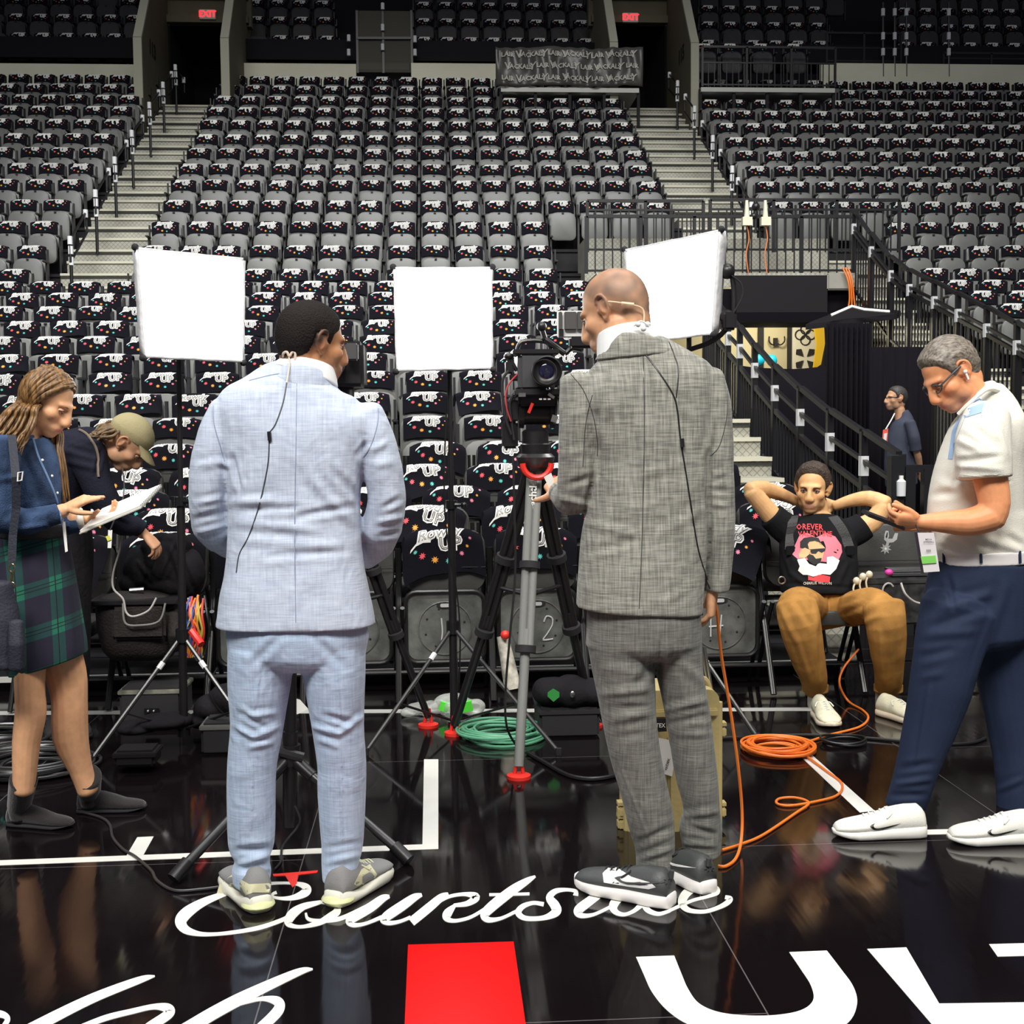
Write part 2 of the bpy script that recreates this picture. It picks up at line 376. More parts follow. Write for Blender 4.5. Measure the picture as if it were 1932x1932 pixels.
# diamond tread plate
m, N, L, b = nmat('diamond_plate'); tc = N.new('ShaderNodeTexCoord'); mp = N.new('ShaderNodeMapping'); mp.inputs['Rotation'].default_value = (R(45), R(45), R(45)); mp.inputs['Scale'].default_value = (1, 1, 1)
mg = N.new('ShaderNodeVectorMath'); mg.operation = 'ADD'
sx = N.new('ShaderNodeSeparateXYZ'); L.new(tc.outputs['Object'], sx.inputs[0])
def mth(op, a, c):
    n = N.new('ShaderNodeMath'); n.operation = op
    for i, v in enumerate((a, c)):
        if isinstance(v, (int, float)): n.inputs[i].default_value = v
        elif v is not None: L.new(v, n.inputs[i])
    return n.outputs[0]
vv = mth('ADD', sx.outputs[1], sx.outputs[2])
u1 = mth('MULTIPLY', mth('ADD', sx.outputs[0], vv), 14.0); u2 = mth('MULTIPLY', mth('SUBTRACT', sx.outputs[0], vv), 14.0)
f1 = mth('ABSOLUTE', mth('SUBTRACT', mth('FRACT', u1, None), 0.5), None); f2 = mth('ABSOLUTE', mth('SUBTRACT', mth('FRACT', u2, None), 0.5), None)
ln = mth('MAXIMUM', mth('GREATER_THAN', f1, 0.43), mth('GREATER_THAN', f2, 0.43))
mx = N.new('ShaderNodeMix'); mx.data_type = 'RGBA'; mx.inputs[6].default_value = (0.44, 0.43, 0.36, 1); mx.inputs[7].default_value = (0.24, 0.235, 0.20, 1); L.new(ln, mx.inputs[0])
nz = N.new('ShaderNodeTexNoise'); nz.inputs['Scale'].default_value = 2.2; L.new(tc.outputs['Object'], nz.inputs['Vector'])
mr = N.new('ShaderNodeMapRange'); mr.inputs[1].default_value = .3; mr.inputs[2].default_value = .7; mr.inputs[3].default_value = .72; mr.inputs[4].default_value = 1.1; L.new(nz.outputs[0], mr.inputs[0])
mx2 = N.new('ShaderNodeMix'); mx2.data_type = 'RGBA'; mx2.blend_type = 'MULTIPLY'; mx2.inputs[0].default_value = 1; L.new(mx.outputs[2], mx2.inputs[6]); L.new(mr.outputs[0], mx2.inputs[7])
L.new(mx2.outputs[2], b.inputs['Base Color']); b.inputs['Roughness'].default_value = 0.5; b.inputs['Metallic'].default_value = 0.15
PLATE = m
XL0, XL1 = -5.68, -4.46      # side aisle between the outer and middle block
XR0, XR1 = 4.30, 5.58        # the other side aisle
XLO, XRO = 2.38, 7.35        # where the lower rows end beside the sunken entrance
def deck(rows, x0, x1, name, m, back=0.42, front=0.43, last=None, low=-0.35):
    bm = NB()
    for i, (Y, z) in enumerate(rows):
        y0 = Y - front if i == 0 else rows[i - 1][0] + back
        y1 = Y + back
        zl = rows[i - 1][1] - 0.15 if i else z + low
        box(bm, ((x0 + x1) / 2, (y0 + y1) / 2, (z + zl) / 2), (x1 - x0, y1 - y0, z - zl))
        box(bm, ((x0 + x1) / 2, y0 - 0.012, z - 0.02), (x1 - x0, 0.03, 0.045))
    return struct(name, bm, m)
deck(RFC[1:] + RLO, -9.5, XLO, 'seating_deck', DECKM, low=-0.3)
deck(RUP[:3], -14.0, XL0, 'seating_deck', DECKM); deck(RUP[:3], XL1, XLO, 'seating_deck', DECKM)
deck(RUP[3:], -14.0, XL0, 'seating_deck', DECKM); deck(RUP[3:], XL1, XR0, 'seating_deck', DECKM); deck(RUP[3:], XR1, 16.0, 'seating_deck', DECKM)
deck(RLO[3:] + RUP[:3], XRO, 14.0, 'seating_deck', DECKM)
NOSE = mat('step_nosing', (0.60, 0.58, 0.46), 0.5); SHADE = mat('step_shadow_line', (0.03, 0.03, 0.028), 0.8)  # pale strip and painted shadow line make each tread edge stand out
def stairs(rows, x0, x1, name, m=PLATE, solid=0.5):
    bm = NB()
    for i in range(len(rows) - 1):
        (Ya, za), (Yb, zb) = rows[i], rows[i + 1]; d = (Yb - Ya) / 2
        for k in range(2):
            zt = za + (zb - za) * k / 2.0; y0 = Ya - 0.42 + d * k
            box(bm, ((x0 + x1) / 2, y0 + d / 2 + 0.001 * i, zt - solid / 2), (x1 - x0, d, solid))
            box(bm, ((x0 + x1) / 2, y0 - 0.006, zt - 0.016), (x1 - x0, 0.03, 0.036), mi=1)
            if k == 0: box(bm, ((x0 + x1) / 2, y0 - 0.004, zt - 0.06), (x1 - x0, 0.02, 0.022), mi=2)
    return struct(name, bm, [m, NOSE, SHADE])
stairs([(RLO[7][0], RLO[7][1]), RLO[8]] + RUP + [(28.4, RUP[-1][1] + 0.42)], XL0, XL1, 'aisle_stairs')
stairs(RUP[2:] + [(28.4, RUP[-1][1] + 0.42)], XR0, XR1, 'aisle_stairs')
stairs([(8.85 + .76 * k, 0.17 + 0.335 * k) for k in range(5)] + [(Y, z + .25) for Y, z in RLO[2:]] + RUP[:1], XLO, 2.95, 'aisle_stairs')
stairs([(RLO[0][0] + .86 * k, RLO[3][1] - .3 * (3 - k)) for k in range(3)] + RLO[3:9] + RUP[:4], 6.2, XRO, 'aisle_stairs', solid=1.0)
# the aisle steps carry painted shadow lines under their nosings
# landing over the sunken entrance
LZ = W(1370, 516, 18.0).z
bm = NB(); box(bm, ((XLO + 6.2) / 2, 18.75, LZ - 0.1), (6.2 - XLO, 1.6, 0.2)); struct('landing', bm, PLATE)
bm = NB(); box(bm, ((XLO + 6.2) / 2, 19.8, LZ + 0.35), (6.2 - XLO, 0.9, 0.7)); struct('landing', bm, PLATE)
# ---------------- concourse wall and upper tier
ZB = RUP[-1][1]
YW = 28.35
bm = NB(); box(bm, (0, YW + 0.9, ZB - 0.3), (40, 2.4, 0.6)); struct('concourse_floor', bm, CONC)
PALE = mat('pale_wall', (0.86, 0.84, 0.66), 0.8, var=0.1, vscale=0.7)
def wpanel(x0p, x1p, name='wall_concourse'):
    a, c = W(x0p, 146, YW), W(x1p, 146, YW)
    zt = W(x0p, 118, YW).z
    bm = NB(); box(bm, ((a.x + c.x) / 2, YW + 0.1, (zt + ZB) / 2), (c.x - a.x, 0.15, zt - ZB)); struct(name, bm, PALE)
wpanel(-60, 283); wpanel(452, 672); wpanel(776, 938); wpanel(1550, 1990)
DUC = mat('upper_tier_black', (0.010, 0.009, 0.012), 0.7, spec=.15)
UT = [(29.2, 66), (29.95, 31), (30.7, 0), (31.45, -32)]
RUT = [(Y, zrow(y, Y)) for Y, y in UT]
def upper(x0p, x1p):
    x0, x1 = W(x0p, 90, 29).x, W(x1p, 90, 29).x
    bm = NB(); z0 = W(800, 120, 28.9).z; z1 = W(800, 82, 28.9).z
    box(bm, ((x0 + x1) / 2, 28.75, (z0 + z1) / 2), (x1 - x0, 0.12, z1 - z0))
    for Y, z in RUT: box(bm, ((x0 + x1) / 2, Y + 0.05, z - 0.25), (x1 - x0, 0.8, 0.5))
    struct('wall_upper_tier', bm, DUC)
upper(-80, 283); upper(455, 1140); upper(1310, 2050)
# ---------------- two entry tunnels with lit exit signs
OLV = mat('olive_concrete', (0.15, 0.135, 0.085), 0.85, bump=0.15, bscale=12, var=0.15, vscale=0.8)
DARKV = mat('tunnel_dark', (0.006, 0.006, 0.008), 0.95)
def tunnel(xl, xr, sx, sy, num, side):
    a, c = W(xl, 190, YW + 0.6), W(xr, 190, YW + 0.6)
    zt = W(xl, 48, YW + 0.6).z; z0 = ZB
    bm = NB()
    box(bm, ((a.x + c.x) / 2, YW + 3.4, (z0 + zt) / 2), (c.x - a.x, 0.1, zt - z0))
    for x in (a.x - 0.03, c.x + 0.03): box(bm, (x, YW + 2.0, (z0 + zt) / 2), (0.06, 2.8, zt - z0))
    box(bm, ((a.x + c.x) / 2, YW + 2.0, zt + 0.03), (c.x - a.x, 2.8, 0.06))
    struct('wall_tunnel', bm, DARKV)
    bm = NB()                                           # lintel with a recessed band
    ztt = W(xl, -30, YW + .6).z
    box(bm, ((a.x + c.x) / 2, YW + 0.75, (zt + ztt) / 2 + .0), (c.x - a.x + 0.6, 0.25, ztt - zt))
    box(bm, ((a.x + c.x) / 2, YW + 0.6, zt + 0.12), (c.x - a.x + 0.5, 0.25, 0.16))
    box(bm, ((a.x + c.x) / 2, YW + 0.62, zt + 0.62), (c.x - a.x + 0.5, 0.2, 0.1))
    struct('wall_lintel', bm, OLV)
    for s, x in ((-1, a.x), (1, c.x)):                    # raked side walls
        bm = NB(); w = 0.5
        zt2 = W(xl, 15, YW - 1.5).z
        zA, zB = W(275, 75, 26.3).z, W(285, 0, 27.1).z
        poly = [(26.3, z0 - 1.4), (YW + 1.2, z0 - 0.3), (YW + 1.2, zB + 2.4), (28.0, zB + 1.2), (27.1, zB), (26.3, zA)]
        prism(bm, poly, 0.16, lambda p, x=x, s=s: Vector((x + s * (0.20 - p.z), p.x, p.y)))
        struct('wall_tunnel_side', bm, OLV)
        bm = NB()
        pts = [(28.0, zB + 1.24), (27.1, zB + .04), (26.27, zA + .03), (26.27, z0 - .5)]
        for p, q in zip(pts, pts[1:]): rtube(bm, (x + s * 0.12, p[0], p[1]), (x + s * 0.12, q[0], q[1]), 0.17, 0.06, ref=(0, 1, 0.3))
        struct('wall_tunnel_coping', bm, mat('pale_coping', (0.42, 0.41, 0.32), 0.8))
        if s == side:
            t = text_mesh(num, 0.42, 0.012); 
            o = Vector((x + s * 0.028, 27.25, z0 + 1.25))
            for v in t.verts: v.co = o + Vector((0, -s * v.co.x, v.co.y))
            obj('section_number', t, BLKM, smooth=False, label='black section numerals on the %s tunnel side wall' % ('olive' if num == '113' else 'grey-green'), cat='sign')
    th = thing('exit_sign', 'lit red exit sign above the tunnel marked %s' % num if num == '113' else 'lit red exit sign above the tunnel behind the draped banner', 'sign', W(sx, sy, YW + 0.55))
    c0 = W(sx, sy, YW + 0.45)
    bm = NB(); box(bm, c0, (0.36, 0.10, 0.21), bev=0.01); obj('housing', bm, mat('sign_white', (0.7, 0.68, 0.6), 0.4), th)
    t = text_mesh('EXIT', 0.19, 0.004); bmesh.ops.transform(t, matrix=Matrix.Translation(c0 + Vector((0, -0.055, 0))) @ Matrix.Rotation(R(90), 4, 'X'), verts=t.verts)
    obj('lettering', t, mat('exit_red_glow', (0.9, 0.02, 0.02), 0.5, emit=(1, 0.02, 0.03), estr=2.2), th, smooth=False)
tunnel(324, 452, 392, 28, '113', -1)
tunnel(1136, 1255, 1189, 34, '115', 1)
# back closure behind everything
bm = NB(); box(bm, (0, 33.5, 9), (60, 0.2, 26)); struct('wall_back', bm, mat('far_dark', (0.01, 0.01, 0.012), 0.9))
# vestibule seats platform, behind the banner, and the white edge under it
def balcony(x0p, x1p, yt, yb, Y):
    a, c = W(x0p, yb, Y), W(x1p, yb, Y)
    bm = NB(); box(bm, ((a.x + c.x) / 2, Y + 0.7, a.z - 0.03), (c.x - a.x, 1.5, 0.09)); struct('landing', bm, mat('pale_edge', (0.6, 0.6, 0.55), 0.6))
    bm = NB()
    for k in range(5):
        x = a.x + (c.x - a.x) * k / 4
        rtube(bm, (x, Y + 0.05, a.z), (x, Y + 0.05, a.z - 0.75), 0.06, 0.06)
    struct('landing_posts', bm, BLKM)
balcony(945, 1205, 0, 167, 26.1); balcony(1322, 1574, 0, 167, 26.1)
# ================================================================== stadium seats and the towels laid over them
def shell(w, z0, z1, rt, rb, th, yc, tilt=0.0, mi=0, bm=None, bev=0.012, crown=0.0):
    t = bmesh.new()
    h = z1 - z0; pts = []
    for cx, cy, a0, r in ((w / 2 - rt, h - rt, 0, rt), (-w / 2 + rt, h - rt, 90, rt), (-w / 2 + rb, rb, 180, rb), (w / 2 - rb, rb, 270, rb)):
        for i in range(5): a = R(a0 + 22.5 * i); pts.append((cx + r * math.cos(a), cy + r * math.sin(a)))
    lo = [t.verts.new((x, 0, z)) for x, z in pts]; hi = [t.verts.new((x, th, z)) for x, z in pts]; n = len(pts)
    inn = [t.verts.new((x * 0.9, -bev, (z - h / 2) * 0.9 + h / 2)) for x, z in pts]
    for i in range(n):
        j = (i + 1) % n
        t.faces.new((lo[i], lo[j], hi[j], hi[i])); t.faces.new((lo[j], lo[i], inn[i], inn[j]))
    t.faces.new(inn); t.faces.new(hi[::-1])
    if crown:
        for v in t.verts: v.co.y += crown * (v.co.x / (w / 2)) ** 2 * -1
    bmesh.ops.recalc_face_normals(t, faces=t.faces[:])
    bmesh.ops.transform(t, matrix=Matrix.Translation((0, yc, z0)) @ Matrix.Rotation(-tilt, 4, 'X'), verts=t.verts)
    if bm is None: bm = NB()
    merge(bm, t, mi); return bm
def seat_parts():
    a = shell(0.45, 0.46, 0.875, 0.11, 0.05, 0.04, 0.085, 0.10)
    p = shell(0.435, 0.20, 0.665, 0.13, 0.09, 0.065, -0.075, 0.05, crown=0.012)
    box(p, (0, -0.076, 0.648), (0.035, 0.03, 0.018), mi=1)
    fs = []
    for x in (-0.262, 0.262):
        f = NB(); fs.append(f)
        box(f, (x, 0.02, 0.30), (0.028, 0.10, 0.60)); box(f, (x, -0.045, 0.61), (0.045, 0.26, 0.03), bev=0.008); box(f, (x, 0.06, 0.70), (0.02, 0.05, 0.22))
    return a, p, fs
def make_seat():
    t = thing('stadium_seat', 'grey folding stadium seat', 'seat')
    a, p, f = seat_parts()
    obj('backrest', a, SEATG, t); obj('seat_pan', p, [SEATG, SEATB], t); [obj('arm_frame', q, SEATB, t, smooth=False) for q in f]
    return t
class Drape:                                    # u across, s along (0 on the crest, + down the front)
    def __init__(self, ztop=0.885, yb=0.115, th=0.06, rot=0.0, du=0.0, ds=0.0, bulge=0.0, droop=0.03, half=0.225, seed=0):
        self.__dict__.update(locals())
    def map(self, u, s, off=0.0):
        c, sn = math.cos(self.rot), math.sin(self.rot)
        s2 = s - 0.12
        U = u * c + s2 * sn + self.du; V = -u * sn + s2 * c + 0.12 + self.ds
        k = abs(U) / self.half
        zt = self.ztop - self.droop * min(k, 1.4) ** 3
        r = self.th / 2 + 0.006 + off
        arc = PI * r / 2
        hang = 0.0
        if k > 1.0: hang = (k - 1.0) * self.half
        wav = 0.006 * math.sin(U * 31 + self.seed) + 0.004 * math.sin(U * 57 + self.seed * 2.3)
        V2 = V + arc
        yb = self.yb - self.th * 0.0
        if V2 < 0: y, z = yb + r, zt - r + V2
        elif V2 > 2 * arc: dd = V2 - 2 * arc; y, z = yb - r + (0.10 * -0.10) * 0 - 0.10 * dd - self.bulge * dd * dd * 8, zt - r - dd
        else: th = V2 / r; y, z = yb + r * math.cos(th), zt - r + r * math.sin(th)
        if V2 > arc: y += wav * min(1, (V2 - arc) / 0.12)
        if hang: z -= hang * 0.9; y += hang * 0.3; U = math.copysign(self.half + hang * 0.35, U)
        return Vector((U, y, z))
def star(cx, cy, r, n=8, a0=0.2):
    out = []
    for i in range(2 * n): q = r if i % 2 == 0 else r * 0.5; a = a0 + PI * i / n; out.append((cx + q * math.cos(a), cy + q * math.sin(a)))
    return out
def print_layers(detail=2):
    """flat artwork of the towel: (bmesh, material index, lift)"""
    out = []
    def tx(s, size, off, x, y, mi, lift, shear=0.0, sp=1.0, rot=0.0, res=2):
        t = text_mesh(s, size, off, shear, res, sp)
        bmesh.ops.transform(t, matrix=Matrix.Translation((x, y, 0)) @ Matrix.Rotation(rot, 4, 'Z'), verts=t.verts); out.append((t, mi, lift))
    tx('Rowdy', 0.090, 0.0075, -0.015, -0.014, 0, 0.0012, 0.35, 0.95, 0.03)
    tx('UP', 0.098, 0.010, 0.042, -0.083, 0, 0.0016, 0.0, 1.05, -0.05)
    if detail > 1:
        tx('Rowdy', 0.090, -0.0008, -0.015, -0.014, 5, 0.0020, 0.35, 0.95, 0.03); tx('Rowdy', 0.090, -0.0030, -0.015, -0.014, 0, 0.0026, 0.35, 0.95, 0.03)
        tx('UP', 0.098, 0.0015, 0.042, -0.083, 5, 0.0024, 0.0, 1.05, -0.05); tx('UP', 0.098, -0.0022, 0.042, -0.083, 0, 0.0032, 0.0, 1.05, -0.05)
    sw = NB()
    pts = [(-0.175, -0.075), (-0.14, -0.052), (-0.10, -0.048), (-0.06, -0.056)]
    ribs = [(Vector((x, y, 0)), Vector((0.002, 0.0075, 0))) for x, y in pts]
    L4 = [(sw.verts.new(p - w), sw.verts.new(p + w)) for p, w in ribs]
    for (a, b_), (c, d) in zip(L4, L4[1:]): sw.faces.new((a, c, d, b_))
    out.append((sw, 0, 0.0014))
    for x, y, r, mi in ((-0.150, -0.090, .013, 3), (-0.115, -0.125, .021, 1), (-0.050, -0.160, .021, 2), (0.022, -0.175, .017, 3), (0.100, -0.140, .015, 4), (0.135, -0.100, .010, 2), (0.155, -0.055, .010, 4)):
        t = NB(); f = t.faces.new([t.verts.new((a, c, 0)) for a, c in star(x, y, r, 8 if detail > 1 else 5)]); f.normal_update(); bmesh.ops.triangulate(t, faces=[f]); out.append((t, mi, 0.0016))
    return out
def towel_meshes(dr, detail=2, W2=0.212, back=0.16, front=0.21):
    nu, ns = (14, 22) if detail > 1 else (6, 9)
    bm = NB(); G = [[bm.verts.new(dr.map(-W2 + 2 * W2 * i / nu, -back + (front + back) * j / ns)) for i in range(nu + 1)] for j in range(ns + 1)]
    G2 = [[bm.verts.new(dr.map(-W2 + 2 * W2 * i / nu, -back + (front + back) * j / ns, -0.005)) for i in range(nu + 1)] for j in range(ns + 1)]
    for j in range(ns):
        for i in range(nu):
            bm.faces.new((G[j][i], G[j + 1][i], G[j + 1][i + 1], G[j][i + 1])); bm.faces.new((G2[j][i], G2[j][i + 1], G2[j + 1][i + 1], G2[j + 1][i]))
    for j in range(ns):
        bm.faces.new((G[j][0], G2[j][0], G2[j + 1][0], G[j + 1][0])); bm.faces.new((G[j][nu], G[j + 1][nu], G2[j + 1][nu], G2[j][nu]))
    for i in range(nu):
        bm.faces.new((G[0][i], G[0][i + 1], G2[0][i + 1], G2[0][i])); bm.faces.new((G[ns][i], G2[ns][i], G2[ns][i + 1], G[ns][i + 1]))
    pr = NB()
    for t, mi, lift in print_layers(detail):
        if detail > 1:
            for yy in [0.03 - 0.012 * k for k in range(16)]:
                bmesh.ops.bisect_plane(t, geom=t.verts[:] + t.edges[:] + t.faces[:], plane_co=(0, yy, 0), plane_no=(0, 1, 0))
        else:
            for yy in (0.01, -0.02, -0.05): bmesh.ops.bisect_plane(t, geom=t.verts[:] + t.edges[:] + t.faces[:], plane_co=(0, yy, 0), plane_no=(0, 1, 0))
        for v in t.verts:
            u, s = v.co.x, -v.co.y * (front / 0.255)
            v.co = dr.map(u, s + 0.016, lift)
            if s + dr.ds > 0.02: v.co.y -= lift
        for f in t.faces: f.material_index = mi
        merge(pr, t, None)
    return bm, pr
PRM = [WHITE, STARS[0], STARS[1], STARS[2], STARS[3], TOWEL]
TOWELS = []
for i, kw in enumerate((dict(seed=1), dict(seed=2, rot=0.05, du=0.01, ds=0.012), dict(seed=3, rot=-0.07, du=-0.012, ds=-0.006), dict(seed=4, ds=0.03, rot=0.02), dict(seed=5, ds=-0.022, rot=-0.03), dict(seed=6, rot=0.16, du=0.02, ds=0.0, bulge=0.3))):
    a, p = towel_meshes(Drape(**kw))
    t = thing('rally_towel', 'black rally towel', 'towel'); obj('cloth', a, TOWEL, t); obj('lettering', p, PRM, t, smooth=False, label='white and coloured print'); TOWELS.append(t)
    TOWELS[-1].location = (0, 0, -50)
SEAT0 = make_seat(); SEAT0.location = (0, 0, -50)
# ---- the list of all places
places = []
def rowfill(x0, x1, Y, z, block, row, pitch=0.53, tier='grey', step=1):
    n = int(math.floor((x1 - x0) / pitch)); k = 0
    for i in range(n):
        x = x0 + pitch * (i + 0.5)
        q = P((x, Y, z + 0.7))
        if -28 < q[0] < 1960 and q[1] > -12: places.append((x, Y, z, block, row, i if block != 'left' else n - 1 - i, tier))
for r, (Y, z) in enumerate(RUP):
    rn = len(RUP) - r
    rowfill(XL0 - 0.10 - 0.53 * 12, XL0 - 0.10, Y, z, 'left', rn)
    rowfill(XL1 + 0.04, (XLO if r < 3 else XR0) + 0.02, Y, z, 'middle', rn)
    rowfill((XRO if r < 3 else XR1) + 0.06, 15, Y, z, 'right', rn)
for r, (Y, z) in enumerate(RLO):
    rn = len(RUP) + len(RLO) - r
    off = [0, 0.2, 0.05, 0.3, 0.12, 0.26, 0.02, 0.22, 0.1][r]
    p = [0.535, 0.53, 0.53, 0.54, 0.53, 0.53, 0.53, 0.53, 0.53][r]
    x1 = XLO - 0.02 - off * 0.3
    n = 18; rowfill(x1 - p * n, x1, Y, z, 'middle', rn, p)
    if r >= 3: rowfill(XRO + 0.06, 15, Y, z, 'right', rn)
rows_far = []
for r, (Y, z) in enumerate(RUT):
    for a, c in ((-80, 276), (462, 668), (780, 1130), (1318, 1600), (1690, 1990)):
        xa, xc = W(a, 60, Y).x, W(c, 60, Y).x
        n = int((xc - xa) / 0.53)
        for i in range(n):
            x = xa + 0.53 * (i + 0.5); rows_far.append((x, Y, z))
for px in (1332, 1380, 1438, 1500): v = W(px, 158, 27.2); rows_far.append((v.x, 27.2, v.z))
places.sort(key=lambda s: s[1])
near, far = places[:298], places[298:]
rc = {}
def seat_order(s):
    """place counted within its row from the aisle"""
    blk, row, i = s[3], s[4], s[5]
    return i
BN = {'left': 'outer block beyond the aisle by the tunnel marked 113', 'middle': 'middle block', 'right': 'block beyond the other aisle'}
BS = {'left': 'left block', 'middle': 'middle block', 'right': 'right block'}
near_rows = {}
for s in near: near_rows.setdefault((s[3], s[4]), []).append(s)
for (blk, row), ss in near_rows.items():
    ss.sort(key=lambda s: s[0] if blk != 'left' else -s[0])
    for k, s in enumerate(ss):
        x, Y, z = s[:3]
        kk = k + 1
        side = {'left': 'from the aisle', 'middle': 'from the left', 'right': 'from the left'}[blk]
        lab = '%s, %s row from the front, %s %s' % (BS[blk], ORD[len(RUP) + len(RLO) + 1 - row], ORD[kk] if kk < len(ORD) else str(kk) + 'th', side)
        o = copy_thing(SEAT0, (x, Y, z), random.uniform(-0.01, 0.01), 'grey folding seat, %s' % lab, 'grey folding stadium seats')
        tv = TOWELS[random.choice([0, 0, 1, 2, 2, 3, 4, 5] if Y < 19 else [0, 1, 2, 3, 4])]
        copy_thing(tv, (x + random.uniform(-.02, .02), Y, z), random.uniform(-0.02, 0.02), 'black rally towel, %s' % lab, 'rally towels over the grey seats')
# ---- the farthest ones: one mass of seats, one of towels
def mass(name, protos, items, mats, label, cat, smooth=False):
    vs, fs, mi, base = [], [], [], 0
    pd = []
    for bm in protos:
        bm.verts.ensure_lookup_table()
        pd.append((np.array([v.co[:] for v in bm.verts]), [[v.index for v in f.verts] for f in bm.faces], [f.material_index for f in bm.faces]))
        bm.verts.index_update()
    for k, (x, Y, z) in enumerate(items):
        v, f, m_ = pd[k % len(pd)]
        vs.append(v + np.array([x, Y, z])); fs.extend([[i + base for i in q] for q in f]); mi.extend(m_); base += len(v)
    me = bpy.data.meshes.new(name); me.from_pydata(np.concatenate(vs).tolist(), [], fs); me.polygons.foreach_set('material_index', mi)
    o = bpy.data.objects.new(name, me); COL.objects.link(o)
    for mm in mats: me.materials.append(mm)
    _org[o] = Vector((0, 0, 0))
    tagit(o, label, cat, kind='stuff'); return o
def merged_seat():
    a, p, f = seat_parts(); bm = NB(); merge(bm, a, 0)
    for q in p.faces: pass
    merge(bm, p, None); [merge(bm, q, 1) for q in f]; bm.verts.index_update(); return bm
def low(k, nolet=False):
    a, p = towel_meshes(Drape(seed=k, rot=random.uniform(-.06, .06), ds=random.uniform(-.02, .02)), 1)
    bm = NB(); merge(bm, a, 5); 
    if not nolet: merge(bm, p, None)
    bm.verts.index_update(); return bm
mass('stadium_seats', [merged_seat()], [s[:3] for s in far], [SEATG, SEATB], 'mass of grey folding seats filling the rows near the concourse wall', 'seats')
mass('rally_towels', [low(k) for k in range(5)], [(s[0] + random.uniform(-.02, .02), s[1], s[2]) for s in far], PRM, 'mass of black rally towels draped on the highest rows of grey seats', 'towels')
DSEAT = mat('upper_seat_shaded', (0.030, 0.028, 0.032), 0.55)  # seat colour darkened to stand in for light falling off up here
mass('upper_seats', [merged_seat()], rows_far, [DSEAT, SEATB], 'shade-darkened folding seats of the upper tier above the concourse wall', 'seats')
mass('upper_towels', [low(k + 9) for k in range(5)], [s for s in rows_far if random.random() < 0.93], PRM, 'rally towels on the shade-darkened seats of the upper tier', 'towels')
for t in TOWELS + [SEAT0]:
    for c in list(t.children): bpy.data.objects.remove(c)
    bpy.data.objects.remove(t)

# ================================================================== railings
RAIL = mat('rail_black', (0.012, 0.012, 0.014), 0.35)
def aisle_rail(X, Ys, zf, label, dirx=0):
    for i, Y in enumerate(Ys):
        z = zf(Y); z2 = zf(Y + 1.0)
        t = thing('handrail', label % ORD[i + 1], 'handrail', (X, Y, z), 'aisle handrails')
        bm = NB(); tube(bm, [(X, Y, z - 0.05), (X, Y, z + 0.86)], 0.026, 8); obj('post', bm, RAIL, t)
        bm = NB(); y0, y1 = Y - 0.02, Y + 0.92; zz = z2 - z
        path = [(X, y0, z + .90), (X, y1, z + .90 + zz * .9), (X, y1, z + .58 + zz * .9), (X, y0, z + .58)]
        for a, c in zip(path, path[1:] + path[:1]): tube(bm, [a, c], 0.019, 8)
        obj('rail_loop', bm, RAIL, t)
        for (yy, zc) in ((y0, z + .90), (y1 - .05, z + .86 + zz * .9), (y0 + .03, z + .60), (Y, z + .76)):
            bm = NB(); tube(bm, [(X, yy, zc - 0.06), (X, yy, zc + 0.06)], 0.038, 10); obj('tape_band', bm, TAPEW, t, label='white tape band')
def zdeck(Y, rows=RFC + RLO + RUP):
    ys = [r[0] - 0.4 for r in rows]; zs = [r[1] for r in rows]
    return float(np.interp(Y, ys, zs))
aisle_rail(-5.3, [19.0, 20.5, 21.8, 23.1, 24.6, 25.9, 27.2], zdeck, 'black looped handrail, %s up the aisle below the tunnel marked 113')
aisle_rail(5.2, [20.2, 21.5, 23.0, 24.6, 26.3], zdeck, 'black looped handrail, %s up the aisle beside the draped banner')

def fence(name, label, X, pts, drop_top, zbot, bar=0.095, tape=True, midrails=()):
    """pts: (depth, top height) of every post; a raked guard of bars between them"""
    t = thing(name, label, 'railing', (X, pts[0][0], zbot(pts[0][0])))
    for i, (Y, z) in enumerate(pts):
        bm = NB(); rtube(bm, (X, Y, zbot(Y)), (X, Y, z), 0.055, 0.055); obj('post', bm, RAIL, t, smooth=False)
        if tape and i < len(pts):
            bm = NB(); box(bm, (X, Y, z - 0.26), (0.06, 0.06, 0.15)); obj('tape_band', bm, TAPEW, t, smooth=False, label='white tape band')
    r1, r2, bars = NB(), NB(), NB()
    for (Ya, za), (Yb, zb) in zip(pts, pts[1:]):
        rtube(r1, (X, Ya + 0.04, za), (X, Yb - 0.02, zb), 0.045, 0.04); rtube(r2, (X, Ya, za - 0.22), (X, Yb, zb - 0.22), 0.035, 0.03)
        rtube(r2, (X, Ya, za - drop_top), (X, Yb, zb - drop_top), 0.04, 0.04)
        for mr_ in midrails: rtube(r2, (X, Ya, max(za - mr_, zbot(Ya))), (X, Yb, max(zb - mr_, zbot(Yb))), 0.035, 0.03)
        n = max(2, int((Yb - Ya) / bar))
        for k in range(1, n): Y = Ya + (Yb - Ya) * k / n; z = za + (zb - za) * k / n; rtube(bars, (X, Y, zbot(Y)), (X, Y, z - drop_top), 0.018, 0.018)
    obj('top_rail', r1, RAIL, t, smooth=False); obj('mid_rail', r2, RAIL, t, smooth=False); obj('bars', bars, RAIL, t, smooth=False)
    return t
def Wx(px, py, X): d = ray(px, py); return EYE + d * (X / d.x)
f1 = [(q.y, q.z) for q in (Wx(x, y, 3.25) for x, y in ((1700, 857), (1630, 814), (1566, 774), (1510, 732), (1462, 690), (1424, 650), (1396, 616), (1374, 594), (1354, 572), (1330, 548)))]
